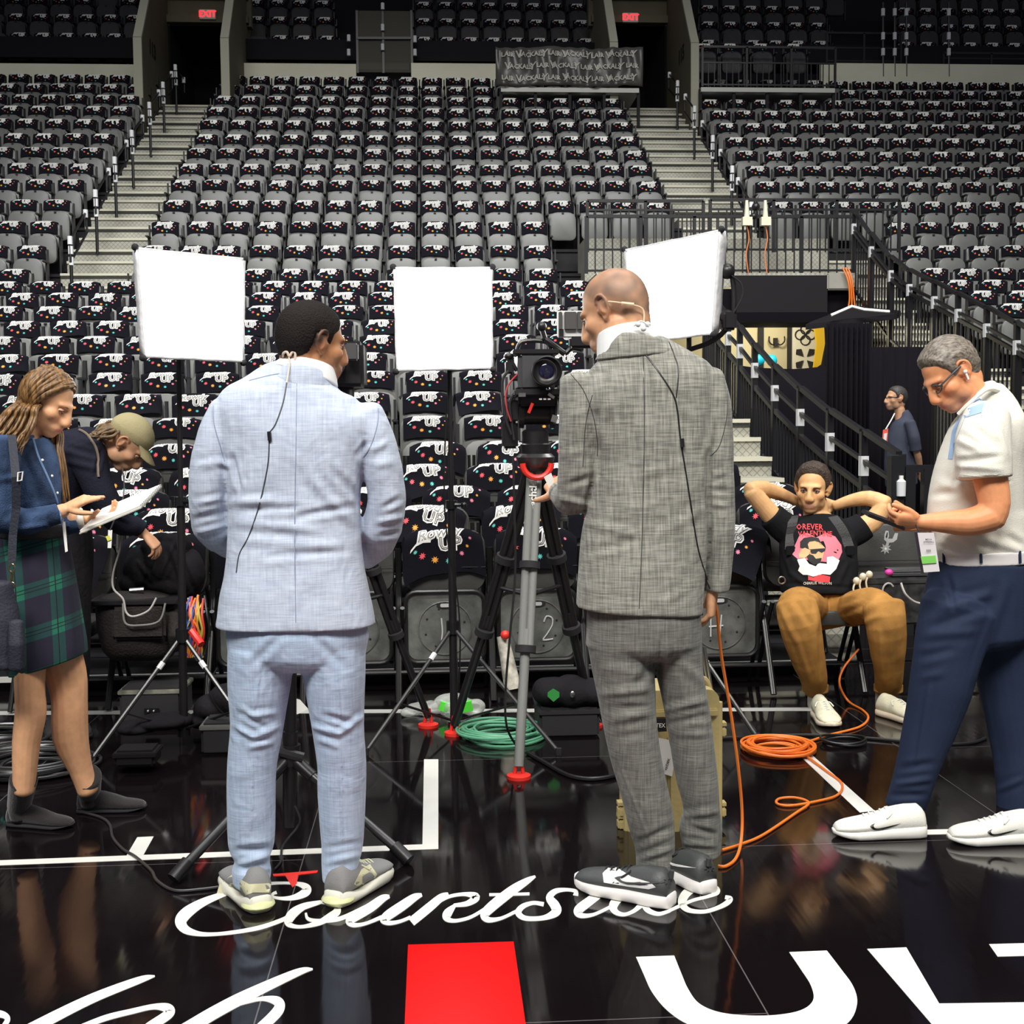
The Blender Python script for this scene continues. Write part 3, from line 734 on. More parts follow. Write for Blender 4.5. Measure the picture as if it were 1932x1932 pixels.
fence('stair_railing', 'black barred stair railing sloping down behind the seated man', 3.25, f1, 0.42, lambda Y: max(0.0, zdeck(Y) - 0.9) if Y > 9 else 0.0, midrails=(1.0,))
f2 = [(q.y, q.z) for q in (Wx(x, y, 6.15) for x, y in ((1985, 645), (1919, 609), (1862, 579), (1808, 553), (1763, 530.6), (1716, 509), (1681, 484), (1644, 440), (1611, 398)))]
fence('stair_railing', 'tall black barred railing in front of the metal steps, above the white polo', 6.15, f2, 0.30, lambda Y: 0.5, 0.10, midrails=(1.1,))
def flat_rail(name, label, Y, x0p, x1p, yt, yb, nposts, bars=True, midy=None):
    a, c = W(x0p, yt, Y), W(x1p, yt, Y); zb = W(x0p, yb, Y).z
    t = thing(name, label, 'railing', (a.x, Y, zb))
    for k in range(nposts):
        x = a.x + (c.x - a.x) * k / (nposts - 1); bm = NB(); rtube(bm, (x, Y, zb), (x, Y, a.z), 0.045, 0.045); obj('post', bm, RAIL, t, smooth=False)
    bm = NB(); rtube(bm, a, (c.x, Y, a.z), 0.045, 0.045); obj('top_rail', bm, RAIL, t, smooth=False)
    zm = W(x0p, midy, Y).z if midy else a.z - 0.01
    bm = NB(); rtube(bm, (a.x, Y, zb + 0.04), (c.x, Y, zb + 0.04), 0.03, 0.03); rtube(bm, (a.x, Y, zm), (c.x, Y, zm), 0.03, 0.03); obj('mid_rail', bm, RAIL, t, smooth=False)
    if bars:
        bm = NB(); n = int((c.x - a.x) / 0.125)
        for k in range(1, n): x = a.x + (c.x - a.x) * k / n; rtube(bm, (x, Y, zb), (x, Y, zm), 0.018, 0.018)
        obj('bars', bm, RAIL, t, smooth=False)
    return t
flat_rail('landing_railing', 'black barred railing along the front edge of the metal landing', 18.0, 1106, 1612, 408, 516, 6)
flat_rail('landing_railing', 'taller black railing in front of four bare grey seats behind the landing', 18.9, 1340, 1697, 377, 476, 4, True, 395)
flat_rail('landing_railing', 'short black railing at the middle block end of the landing', 18.9, 1108, 1327, 379, 476, 3, True, 396)
flat_rail('balcony_railing', 'black cage railing around four seats below the upper tier', 26.7, 1325, 1576, 88, 163, 4, True, 118)
flat_rail('upper_railing', 'thin black railing across the upper steps beside the glass screen', 28.7, 1560, 1700, 62, 118, 3, False, 90)
flat_rail('upper_railing', 'thin black railing in front of the upper tier near the picture corner', 28.7, 1780, 1960, 100, 150, 3, False, 110)
# four bare seats stand behind that railing: they come from the rows above

# ================================================================== sunken entrance under the landing
DR = mat('black_drape', (0.007, 0.006, 0.008), 0.95, spec=0.06, bump=0.5, bscale=3, stretch=(6, 6, 0.3))
a, c = W(1382, 520, 17.85), W(1560, 592, 17.85)
bm = NB(); box(bm, ((a.x + c.x) / 2, 17.87, (a.z + c.z) / 2), (c.x - a.x, 0.08, a.z - c.z)); struct('wall_fascia', bm, mat('fascia_dark', (0.016, 0.014, 0.016), 0.8, spec=0.15))
bm = NB(); c2 = W(1110, 640, 17.85); box(bm, ((XLO + 6.15) / 2, 17.98, (LZ - 0.2 + 2.9) / 2), (6.15 - XLO, 0.05, LZ - 0.25 - 2.9)); struct('wall_fascia', bm, DR)
def curtain(name, label, x0, x1, y, z0, z1, m=DR, waves=9, amp=0.05, sag=0.0):
    bm = NB(); n = waves * 8; lo, hi = [], []
    for i in range(n + 1):
        t_ = i / n; x = x0 + (x1 - x0) * t_; yy = y + amp * math.sin(t_ * waves * 2 * PI) + amp * .4 * math.sin(t_ * waves * 5.1)
        lo.append(bm.verts.new((x, yy, z0))); hi.append(bm.verts.new((x, yy, z1 - sag * math.sin(t_ * PI))))
    for i in range(n): bm.faces.new((lo[i], lo[i + 1], hi[i + 1], hi[i]))
    g = bmesh.ops.extrude_face_region(bm, geom=bm.faces[:]); bmesh.ops.translate(bm, vec=(0, 0.02, 0), verts=[v for v in g['geom'] if isinstance(v, bmesh.types.BMVert)])
    return obj(name, bm, m, smooth='all', label=label, cat='curtain')
q0, q1, q2 = W(1562, 610, 13.4), W(1700, 612, 13.4), W(1700, 905, 13.4)
curtain('drape', 'tall pleated black drape behind the man in the navy shirt', q0.x, W(1645, 612, 13.4).x, 13.4, 0.0, q0.z)
curtain('drape', 'black drape of lower height beside the tall pleated one', W(1640, 612, 13.2).x, W(1756, 612, 13.2).x, 13.15, 0.0, W(1700, 655, 13.2).z, waves=5, amp=0.03)
curtain('drape', 'smooth black drape with a sagging top hung along the stair railing', W(1392, 700, 14.6).x, W(1580, 700, 14.6).x, 14.6, 0.0, W(1500, 688, 14.6).z, waves=2, amp=0.04, sag=0.05)
q = W(1390, 612, 19.4); q3 = W(1565, 715, 19.4)
bm = NB(); box(bm, ((q.x + q3.x) / 2, 19.5, (q.z + 0.6) / 2 + 0.2), (q3.x - q.x + 2.4, 0.1, q.z - 0.2)); struct('wall_corridor', bm, mat('corridor_cream', (0.62, 0.56, 0.36), 0.7))
def vp(name, x0, x1, y0, y1, Y, m, th=0.05, kind='structure'):
    a, c = W(x0, y0, Y), W(x1, y1, Y); bm = NB(); box(bm, ((a.x + c.x) / 2, Y, (a.z + c.z) / 2), (abs(c.x - a.x), th, abs(a.z - c.z)))
    return obj(name, bm, m, smooth=False, kind=kind)
for k, (x0, x1) in enumerate(((1431, 1440), (1486, 1494), (1541, 1562))): vp('trim_%d' % (k + 1), x0, x1, 606, 720, 19.35, BLKM)
vp('trim_4', 1562, 1567, 606, 720, 19.35, mat('cream_strip', (0.7, 0.64, 0.40), 0.6))
_l = bpy.data.lights.new('corridor_lamp', 'POINT'); _l.energy = 60; _l.shadow_soft_size = .15; _l.color = (1, .9, .68); _o = bpy.data.objects.new('corridor_lamp', _l); COL.objects.link(_o); _o.location = W(1450, 640, 18.3) + Vector((0, 0, .25))
# patterned tile panel on the corridor wall
tp = thing('tile_panel', 'black and white patterned tile panel seen through the sunken entrance', 'panel', W(1515, 700, 19.3))
a, c = W(1495, 612, 19.3), W(1541, 705, 19.3)
bm = NB(); box(bm, ((a.x + c.x) / 2, 19.3, (a.z + c.z) / 2), (c.x - a.x, 0.04, a.z - c.z)); obj('board', bm, mat('tile_white', (0.68, 0.66, 0.55), 0.6), tp, smooth=False)
bm = NB(); ww = (c.x - a.x); cx = (a.x + c.x) / 2
for zc, rot in ((a.z - ww * 0.42, 0), (a.z - ww * 1.35, 45)):
    for k in range(4):
        an = R(90 * k + rot); 
        if rot: 
            pr_ = [(0.04, 0.0), (0.15, 0.06), (0.20, 0.0), (0.15, -0.06)]
            prism(bm, [(u * math.cos(an) - v * math.sin(an), u * math.sin(an) + v * math.cos(an)) for u, v in pr_], 0.01, lambda p, zc=zc: Vector((cx + p.x, 19.27 - p.z, zc + p.y)))
        else:
            pts = [(cx + 0.085 * math.cos(an) + 0.075 * math.cos(2 * PI * j / 14), 19.268, zc + 0.085 * math.sin(an) + 0.075 * math.sin(2 * PI * j / 14)) for j in range(14)]
            tube(bm, pts, 0.010, 6, closed=True)
obj('pattern', bm, BLKM, tp, smooth=False)
bm = NB(); prism(bm, [(0, 0), (0.16, 0.02), (0.18, -0.3), (0.12, -0.62), (0.0, -0.7), (0.05, -0.3)], 0.05, lambda p, o=W(1537, 612, 19.1): Vector((o.x + p.x - 0.03, 19.1 - p.z, o.z + p.y)))
obj('pennant', bm, mat('mustard', (0.75, 0.48, 0.02), 0.7), label='mustard yellow cloth hanging by the patterned tile panel', cat='cloth')
t = thing('wall_lamp', 'small dark wall lamp with two arms on the cream corridor wall', 'lamp', W(1463, 650, 19.3))
bm = NB(); o_ = W(1463, 645, 19.35)
for s in (-1, 1): tube(bm, smooth_path([o_, o_ + Vector((s * .06, -.06, -.05)), o_ + Vector((s * .12, -.08, 0.0)), o_ + Vector((s * .12, -.08, 0.08))]), 0.012, 6)
obj('arms', bm, BLKM, t); bm = NB(); box(bm, o_, (0.06, 0.06, 0.12)); obj('bracket', bm, BLKM, t)
for k, (px, w_) in enumerate(((1430, 17), (1456, 13))):
    o_ = W(px, 680, 14.3); bm = NB(); ell(bm, o_, (w_ * M(14.3) / 2 * 1.6, 0.06, 0.07), Matrix.Rotation(-0.3, 3, 'Y')); obj('cloth_bundle', bm, mat('cyan_plastic', (0.02, 0.62, 0.78), 0.35), label='bright cyan bundle by the railing, %s of two' % ('larger' if k == 0 else 'smaller'), cat='bundle')
# awning with a white piping stripe
aw = thing('awning', 'black fabric awning edged with a white stripe over the sunken entrance', 'awning', W(1600, 600, 16.6))
bm = NB(); A = [W(1545, 600, 17.6), W(1608, 576, 17.6), W(1700, 586, 17.0), W(1692, 592, 16.2), W(1520, 612, 16.2)]
top = [bm.verts.new(v) for v in A]; bot = [bm.verts.new(v - Vector((0, 0, 0.07))) for v in A]
bm.faces.new(top); bm.faces.new(bot[::-1])
for i in range(5): bm.faces.new((top[i], bot[i], bot[(i + 1) % 5], top[(i + 1) % 5]))
obj('cover', bm, mat('awning_black', (0.012, 0.011, 0.013), 0.8, spec=.15), aw, smooth=False)
bm = NB(); tube(bm, [W(1568, 595, 16.15), W(1607, 578, 16.15), W(1630, 584, 16.1), W(1678, 588, 16.1)], 0.02, 6); obj('stripe', bm, WHITE, aw, label='white stripe')
bm = NB(); tube(bm, smooth_path([W(1385, 598, 16.9), W(1450, 612, 16.7), W(1520, 613, 16.3), W(1570, 604, 16.2), W(1700, 590, 16.2)]), [.16, .2, .18, .12, .05][0], 8) if False else box(bm, W(1455, 604, 17.4), (1.35, 0.9, 0.14))
obj('valance', bm, DR, aw, smooth=False)
t = thing('junction_box', 'grey speckled junction box with orange cables hanging under the landing', 'box', W(1585, 550, 17.9)); bm = NB(); box(bm, W(1582, 532, 17.86), (0.36, 0.12, 0.24), bev=0.02); obj('housing', bm, CONC, t)
OR = mat('orange_cable', (0.85, 0.20, 0.025), 0.45)
for k in range(3):
    bm = NB(); x = 1600 + 4 * k; tube(bm, smooth_path([W(1590 + 5 * k, 505, 17.75), W(x, 530, 17.7), W(x + 3, 560, 17.7), W(x + 1 + 2 * k, 578, 17.7)]), 0.012, 6); obj('cable', bm, OR, t)
for k, x in enumerate((1409, 1444)):
    t = thing('field_microphone', 'white microphone on the landing railing, %s the dark middle one' % ('stair side of' if k == 0 else 'bare seat side of'), 'microphone', W(x, 425, 17.9))
    bm = NB(); tube(bm, [W(x, 424, 17.9), W(x, 378, 17.9)], [0.05, 0.022], 10); obj('body', bm, mat('cream_plastic', (0.7, 0.68, 0.52), 0.5), t); bm = NB(); box(bm, W(x, 418, 17.9), (0.14, 0.1, 0.12)); obj('clamp', bm, mat('cream_plastic', (0.7, 0.68, 0.52)), t)
    bm = NB(); tube(bm, smooth_path([W(x, 424, 17.9), W(x + 4, 450, 17.9), W(x - 1, 480, 17.9), W(x + 3, 515, 17.9)]), 0.008, 5); obj('cable', bm, OR, t)
t = thing('field_microphone', 'dark microphone between two white ones on the landing railing', 'microphone', W(1426, 425, 17.9)); bm = NB(); tube(bm, [W(1426, 440, 17.9), W(1426, 380, 17.9)], 0.02, 8); ell(bm, W(1426, 390, 17.9), 0.06); ell(bm, W(1422, 408, 17.9), 0.05); obj('body', bm, BLK, t)

# ================================================================== banner and glass screen of the concourse
bt = thing('banner', 'wrinkled black banner with rows of white team words on the small balcony', 'banner', W(1073, 163, 25.95))
bm = NB(); nx, nz = 60, 12; A, Cc = W(935, 88, 26.0), W(1213, 163, 26.0)
def bmap(u, v, off=0.0):
    x = A.x + (Cc.x - A.x) * u; z = A.z + (Cc.z - A.z) * v
    y = 26.0 + 0.03 * math.sin(u * 30 + v * 3) + 0.025 * math.sin(u * 61 + 1.3 * v) + 0.02 * math.sin((u * 14 - v) * 5)
    return Vector((x, y - off, z - 0.02 * math.sin(u * 12)))
G = [[bm.verts.new(bmap(i / nx, j / nz)) for i in range(nx + 1)] for j in range(nz + 1)]
for j in range(nz):
    for i in range(nx): bm.faces.new((G[j][i], G[j + 1][i], G[j + 1][i + 1], G[j][i + 1]))
g = bmesh.ops.extrude_face_region(bm, geom=bm.faces[:]); bmesh.ops.translate(bm, vec=(0, 0.02, 0), verts=[v for v in g['geom'] if isinstance(v, bmesh.types.BMVert)])
obj('sheet', bm, mat('banner_vinyl', (0.075, 0.070, 0.062), 0.33, spec=0.6), bt, smooth='all')
bm = NB()
def puttext(s, u, v, size, shear=0):
    t = text_mesh(s, size, 0.004, shear, 1)
    for w_ in t.verts: w_.co = bmap(u + w_.co.x / (Cc.x - A.x), v - w_.co.y / abs(Cc.z - A.z), 0.03)
    merge(bm, t, 0)
for r_ in range(3):
    seq = [('LAIR', .08), ('V', .155), ('JACKALS', .245), ('Y', .325), ('LAIR', .395), ('V', .47), ('JACKALS', .545), ('Y', .62), ('LAIR', .69), ('V', .765), ('JACKALS', .845), ('Y', .93)]
    if r_ == 1: seq = [('V', .08), ('JACKALS', .165), ('Y', .245), ('LAIR', .315), ('V', .385), ('JACKALS', .465), ('Y', .54), ('LAIR', .615), ('V', .685), ('JACKALS', .765), ('Y', .845), ('LAIR', .925)]
    for s_, u in seq: puttext(s_, u, 0.19 + 0.31 * r_, 0.13 if s_ in ('LAIR', 'JACKALS') else 0.2, 0.2 if s_ == 'Y' else 0)
obj('lettering', bm, mat('banner_print', (0.55, 0.54, 0.48), 0.6), bt, smooth=False)
gs = thing('glass_screen', 'framed glass screen in front of the upper tier steps', 'screen', W(724, 138, 28.5))
vp_steps = NB()
for k in range(8):
    a_, c_ = W(676, 133 - 14 * k, 28.9 + .12 * k), W(772, 133 - 14 * k - 13, 28.9 + .12 * k)
    box(vp_steps, ((a_.x + c_.x) / 2, 29.0 + .37 * k, (a_.z + c_.z) / 2), (c_.x - a_.x, 0.4, c_.z - a_.z))
struct('upper_stairs', vp_steps, OLV)
a_, c_ = W(672, 20, 28.5), W(777, 137, 28.5)
bm = NB(); box(bm, ((a_.x + c_.x) / 2, 28.5, (a_.z + c_.z) / 2), (c_.x - a_.x, 0.012, a_.z - c_.z))
gm, N, L, b = nmat('tinted_glass'); b.inputs['Base Color'].default_value = (0.10, 0.095, 0.06, 1); b.inputs['Roughness'].default_value = 0.35; b.inputs['Specular IOR Level'].default_value = .2; b.inputs['Alpha'].default_value = 0.35
obj('glass', bm, gm, gs, smooth=False)
bm = NB()
for x in (673, 722, 776): q = W(x, 20, 28.47); q4 = W(x, 138, 28.47); rtube(bm, q, (q.x, 28.47, q4.z), 0.05, 0.05)
q = W(673, 72, 28.44); q4 = W(776, 72, 28.44); rtube(bm, q, q4, 0.05, 0.05)
obj('frame', bm, RAIL, gs, smooth=False)
for i, (x, y) in enumerate(((722, 18), (722, 58), (722, 95), (783, 80), (783, 105), (658, 105), (658, 78))):
    bm = NB(); q = W(x, y, 28.4); tube(bm, [q, q + Vector((0, 0, 0.14))], 0.04, 8); obj('tape_band', bm, TAPEW, gs)
vs_ = NB()
for k in range(9):
    a_, c_ = W(1612 + 4 * k, 138 - 14 * k, 29), W(1690, 138 - 14 * k - 13, 29)
    box(vs_, ((a_.x + c_.x) / 2, 29.0 + .37 * k, (a_.z + c_.z) / 2), (c_.x - a_.x, 0.4, c_.z - a_.z))
struct('upper_stairs', vs_, OLV)
for k, x in enumerate((1666, 1688, 1710, 1790)):
    t = thing('rail_post', 'black post wrapped with white tape on the upper steps, %s from the banner' % ORD[k + 1], 'post', W(x, 140, 28.4), 'taped posts of the upper steps')
    bm = NB(); tube(bm, [W(x, 145, 28.4), W(x, 5, 28.4)], 0.03, 8); obj('post', bm, RAIL, t)
    for y in (30, 75, 105): bm = NB(); q = W(x, y, 28.4); tube(bm, [q, q + Vector((0, 0, 0.16))], 0.045, 8); obj('tape_band', bm, TAPEW, t)
# ================================================================== tools for people and their clothes
def Sx(px, py, D, hw, b, e=2.0): return (W(px, py, D), hw * M(D), b, e)
def limb(bm, secs, n=22, ref=(0, 1, 0), round0=0.6, round1=0.6):
    secs = [(Vector(c), a, b, (q[0] if q else 2.0)) for c, a, b, *q in secs]
    def capsec(i, j, rnd):
        c, a, b, e = secs[i]; t = (c - secs[j][0]).normalized(); m_ = min(a, b) * rnd; out = []
        for k in (0.45, 0.8, 1.0): out.append((c + t * m_ * k, a * math.sqrt(max(1 - k * k, 0.02)), b * math.sqrt(max(1 - k * k, 0.02)), e))
        return out
    s0 = capsec(0, 1, round0)[::-1] if round0 else []; s1 = capsec(-1, -2, round1) if round1 else []
    al = s0 + secs + s1; rings = []
    for k, (c, a, b, e) in enumerate(al):
        t = al[min(k + 1, len(al) - 1)][0] - al[max(k - 1, 0)][0]
        s, d = frame_for(t, ref); rings.append(ring(bm, c, s, d, a, b, n, e))
    skinrings(bm, rings); return bm
def spl(secs, k=3):                       # smooth a list of sections
    out = []
    for i in range(len(secs) - 1):
        q = [secs[max(i - 1, 0)], secs[i], secs[i + 1], secs[min(i + 2, len(secs) - 1)]]
        for j in range(k):
            t = j / k
            def cr(p0, p1, p2, p3): return 0.5 * ((2 * p1) + (p2 - p0) * t + (2 * p0 - 5 * p1 + 4 * p2 - p3) * t * t + (3 * p1 - p0 - 3 * p2 + p3) * t ** 3)
            out.append((cr(*[Vector(s[0]) for s in q]), cr(*[s[1] for s in q]), cr(*[s[2] for s in q]), q[1][3] if len(q[1]) > 3 else 2.0))
    out.append(tuple(secs[-1]) if len(secs[-1]) > 3 else (*secs[-1], 2.0)); return out
def voxel(bm, vs=0.006, it=6, fac=0.5):
    bmesh.ops.recalc_face_normals(bm, faces=bm.faces[:])
    me = bpy.data.meshes.new('tmp'); bm.to_mesh(me); bm.free()
    o = bpy.data.objects.new('tmp', me); COL.objects.link(o)
    md = o.modifiers.new('r', 'REMESH'); md.mode = 'VOXEL'; md.voxel_size = vs; md.use_smooth_shade = True
    if it: ms = o.modifiers.new('s', 'SMOOTH'); ms.iterations = it; ms.factor = fac
    out = bpy.data.meshes.new_from_object(o.evaluated_get(bpy.context.evaluated_depsgraph_get()))
    bpy.data.objects.remove(o); bpy.data.meshes.remove(me); return out
CT = np.array(CAMM.transposed())
def coords(me):
    n = len(me.vertices); co = np.empty(n * 3); me.vertices.foreach_get('co', co); return co.reshape(-1, 3)
def normals(me):
    n = len(me.vertices); no = np.empty(n * 3); me.vertices.foreach_get('normal', no); return no.reshape(-1, 3)
def npx(co):
    c = (co - np.array(EYE)) @ CT.T
    return CX - FPX * c[:, 0] / c[:, 2], CY + FPX * c[:, 1] / c[:, 2]
def folds(me, segs, facing=True):
    """cloth folds: (x1, y1, x2, y2, width, height in metres) measured over the side that faces the lens"""
    co = coords(me); no = normals(me); x, y = npx(co); d = np.zeros(len(co))
    v = np.array(EYE) - co; v /= np.linalg.norm(v, axis=1)[:, None]; f = np.clip((no * v).sum(1) * 3, 0, 1) if facing else 1
    for x1, y1, x2, y2, w, a in segs:
        dx, dy = x2 - x1, y2 - y1; L2 = dx * dx + dy * dy + 1e-6
        t = np.clip(((x - x1) * dx + (y - y1) * dy) / L2, -0.15, 1.15); tt = np.clip(t, 0, 1)
        dist = np.hypot(x - (x1 + tt * dx), y - (y1 + tt * dy))
        env = np.sin(np.clip(tt, 0.0, 1.0) * PI) ** 0.5
        d += a * (np.exp(-(dist / w) ** 2) - 0.45 * np.exp(-((dist - 1.7 * w) / w) ** 2)) * (0.25 + 0.75 * env)
    co = co + no * (d * f)[:, None]
    me.vertices.foreach_set('co', co.ravel()); me.update(); return me
def rumple(me, amp=0.003, sc=9.0, st=(1, 1, 1), seed=0):
    co = coords(me); no = normals(me); d = np.empty(len(co))
    for i, p in enumerate(co): d[i] = noise.noise(Vector((p[0] * sc * st[0] + seed, p[1] * sc * st[1], p[2] * sc * st[2])))
    co = co + no * (d * amp)[:, None]; me.vertices.foreach_set('co', co.ravel()); me.update(); return me
# ---------------------------------------------------------------- head
def head_field(p, jaw=1.0, nose=1.0):
    E = [((0, -.014, .034), (.0765, .094, .083)), ((0, -.058, .010), (.062, .050, .066)), ((0, .026, -.026), (.060, .060, .082)), ((0, .058, -.097), (.024 * jaw, .031, .019)), ((0, .066, -.068), (.030, .026, .026)),
         ((.040 * jaw, .010, -.066), (.019, .036, .030)), ((-.040 * jaw, .010, -.066), (.019, .036, .030)), ((0, .070, .021), (.050, .0235, .013)),
         ((.043, .052, -.024), (.022, .026, .022)), ((-.043, .052, -.024), (.022, .026, .022)),
         ((0, .086, .002), (.0090, .014, .022)), ((0, .090, -.014), (.0098, .022 * nose, .020)), ((0, .096, -.026), (.0105, .021 * nose, .015)), ((0, .101, -.037), (.0135, .018 * nose, .0105)),
         ((.0125, .098, -.0405), (.0085, .014, .008)), ((-.0125, .098, -.0405), (.0085, .014, .008)),
         ((0, .082, -.0645), (.024, .0155, .0062)), ((0, .0815, -.0775), (.020, .0150, .0070)), ((0, -.045, -.045), (.05, .05, .06))]
    k = 0.0055; acc = np.zeros(len(p))
    for c, r in E:
        q = (p - np.array(c)) / np.array(r); l = np.linalg.norm(q, axis=1); g = np.linalg.norm(q / np.array(r), axis=1) + 1e-9
        d = l * (l - 1) / g
        acc += np.exp(-np.clip(d, -0.3, 0.3) / k)
    d = -k * np.log(acc)
    for c, r in (((.031, .093, .001), (.019, .021, .0125)), ((-.031, .093, .001), (.019, .021, .0125))):
        q = (p - np.array(c)) / np.array(r); l = np.linalg.norm(q, axis=1); g = np.linalg.norm(q / np.array(r), axis=1) + 1e-9
        s = l * (l - 1) / g; h = np.clip(0.5 - 0.5 * (d + s) / 0.007, 0, 1); d = d * (1 - h) - s * h + 0.007 * h * (1 - h)
    return d
_hd = {}
def head_points(jaw, nose, nu=132, nv=104):
    key = (jaw, nose, nu, nv)
    if key in _hd: return _hd[key]
    th = np.linspace(0, 2 * PI, nu, endpoint=False); ph = np.linspace(0.0, PI, nv)
    T, Pp = np.meshgrid(th, ph); D = np.stack([np.sin(Pp) * np.cos(T), np.sin(Pp) * np.sin(T), np.cos(Pp)], -1).reshape(-1, 3)
    c0 = np.array((0, 0.012, -0.005)); lo = np.zeros(len(D)) + 0.02; hi = np.zeros(len(D)) + 0.17
    # walk from outside so that the nose is found
    r = np.zeros(len(D)) + 0.17; done = np.zeros(len(D), bool)
    for _ in range(150):
        f = head_field(c0 + D * r[:, None], jaw, nose); r = np.where(done, r, r - np.clip(f * 0.6, 0.0002, 0.01)); done |= f < 0.0004
    _hd[key] = (D, c0, r, nu, nv); return _hd[key]
def grid_faces(nu, nv):
    return [(j * nu + i, j * nu + (i + 1) % nu, (j + 1) * nu + (i + 1) % nu, (j + 1) * nu + i) for j in range(nv - 1) for i in range(nu)]
class Head:
    def __init__(s, c, fwd, up=(0, 0, 1), sc=1.0, jaw=1.0, nose=1.0):
        s.c = Vector(c); f = Vector(fwd).normalized(); u = Vector(up); u = (u - f * u.dot(f)).normalized(); x = f.cross(u)
        s.R = Matrix((x, f, u)).transposed(); s.sc = sc; s.jaw = jaw; s.nose = nose
    def w(s, p): return s.c + s.R @ (Vector(p) * s.sc)
    def loc(s, co): return ((co - np.array(s.c)) @ np.array(s.R)) / s.sc
    def sp(s, p, off=.008):
        D, c0, r, nu, nv = head_points(s.jaw, s.nose); v = np.array(p) - c0; v /= np.linalg.norm(v); i = int((D @ v).argmax()); return s.w(c0 + v * (r[i] + off))
    def add(s, bm, ears=True):
        D, c0, r, nu, nv = head_points(s.jaw, s.nose); t = NB()
        pts = c0 + D * r[:, None]; vs = [t.verts.new(s.w(p)) for p in pts]
        for f in grid_faces(nu, nv):
            try: t.faces.new([vs[i] for i in f])
            except ValueError: pass
        bmesh.ops.remove_doubles(t, verts=t.verts[:], dist=1e-5); bmesh.ops.recalc_face_normals(t, faces=t.faces[:]); merge(bm, t)
        if ears:
            for sx in (1, -1):
                rim = [(.071, .010, .018), (.080, .004, .030), (.086, -.010, .033), (.090, -.024, .022), (.089, -.028, .004), (.083, -.022, -.016), (.076, -.010, -.030), (.071, -.001, -.033), (.068, .004, -.020)]
                tube(bm, smooth_path([s.w((x * sx, y, z)) for x, y, z in rim], 4), 0.0052 * s.sc, 8)
                limb(bm, [(s.w((.066 * sx, -.004, -.002)), .026 * s.sc, .017 * s.sc), (s.w((.080 * sx, -.014, .000)), .024 * s.sc, .015 * s.sc)], 12, ref=s.R @ Vector((0, 1, 0)), round0=0.2, round1=0.2)
                tube(bm, smooth_path([s.w((x * sx, y, z)) for x, y, z in ((.082, -.016, .018), (.086, -.018, .004), (.080, -.008, -.012))], 4), 0.004 * s.sc, 6)
                ell(bm, s.w((.070 * sx, .010, -.004)), 0.006 * s.sc)
                ell(bm, s.w((.072 * sx, -.002, -.030)), 0.0075 * s.sc)
    def hair(s, name, parent, m, line, thick=0.012, topk=1.0, rough=0.004, sc=60, front=0.0, part=None, sweep=(1, 1, 1)):
        """line: list of (y forward, z of the hairline)"""
        D, c0, r, nu, nv = head_points(s.jaw, s.nose); pts = c0 + D * r[:, None]
        ys = [a for a, _ in line]; zs = [b for _, b in line]
        zl = np.interp(pts[:, 1], ys, zs); msk = np.clip((pts[:, 2] - zl) / 0.030, -1, 1)
        th = thick * np.clip(msk, 0, 1) ** 0.6 * (1 + (topk - 1) * np.clip(pts[:, 2] / 0.1, 0, 1)) - 0.0035 + 0.002 * (msk > 0)
        if part: th = th + part(pts) * np.clip(msk, 0, 1)
        for i in range(len(pts)):
            if msk[i] > 0: th[i] += rough * noise.noise(Vector((pts[i][0] * sc * sweep[0], pts[i][1] * sc * sweep[1], pts[i][2] * sc * sweep[2])))
        P2 = pts + D * th[:, None]; t = NB(); vs = [t.verts.new(s.w(p)) for p in P2]
        for f in grid_faces(nu, nv):
            if max(msk[i] for i in f) > 0.0:
                try: t.faces.new([vs[i] for i in f])
                except ValueError: pass
        for v in [v for v in t.verts if not v.link_faces]: t.verts.remove(v)
        bmesh.ops.recalc_face_normals(t, faces=t.faces[:])
        return obj(name, t, m, parent, smooth='all')
    def eye(s, parent, iris=(0.05, 0.03, 0.02), sides=(1, -1), lid=0.0, skin=(.6, .33, .2), cut=.0035):
        for sx in sides:
            for c2, nm in ((cut, 1), (-.0062, -1)):
                t = NB(); ell(t, (0, 0, 0), 1, u=20, v=14)
                bmesh.ops.delete(t, geom=[f for f in t.faces if (f.calc_center_median().z * .0128 < c2 if nm > 0 else f.calc_center_median().z * .0128 > c2)], context='FACES')
                for v in t.verts: v.co = s.w((.0305 * sx + v.co.x * .0132, .0735 + v.co.y * .0130, .0005 + v.co.z * .0130))
                obj('eyelid', t, mat('lid_%d' % int(skin[0] * 100 + skin[1] * 10), tuple(q * .92 for q in skin), .5), parent, smooth='all')
            bm = NB(); c = s.w((.0305 * sx, .0735, .0005)); ell(bm, c, 0.0118 * s.sc, u=16, v=10)
            e = obj('eye', bm, mat('eye_white', (0.6, 0.56, 0.52), 0.25), parent, label='eyeball with dark iris')
            bm = NB(); lathe(bm, s.w((.0305 * sx, .0835, -.0006 - lid)), s.R @ Vector((0, 1, -0.05)), [(0, .0055 * s.sc), (.0018 * s.sc, .005 * s.sc), (.0022 * s.sc, .0001)], 14); obj('iris', bm, mat('iris_%d' % int(iris[0] * 1000), iris, 0.2), e)
            bm = NB(); tube(bm, smooth_path([s.w((sx * x, y, z)) for x, y, z in ((.016, .078, .001), (.024, .0855, .0065 - lid), (.032, .0865, .0072 - lid), (.041, .081, .004 - lid), (.046, .074, -.001))], 4), [.0022 * s.sc] * 17, 6); obj('eyelid', bm, mat('lash_dark', (0.10, 0.05, 0.035), 0.7), e)
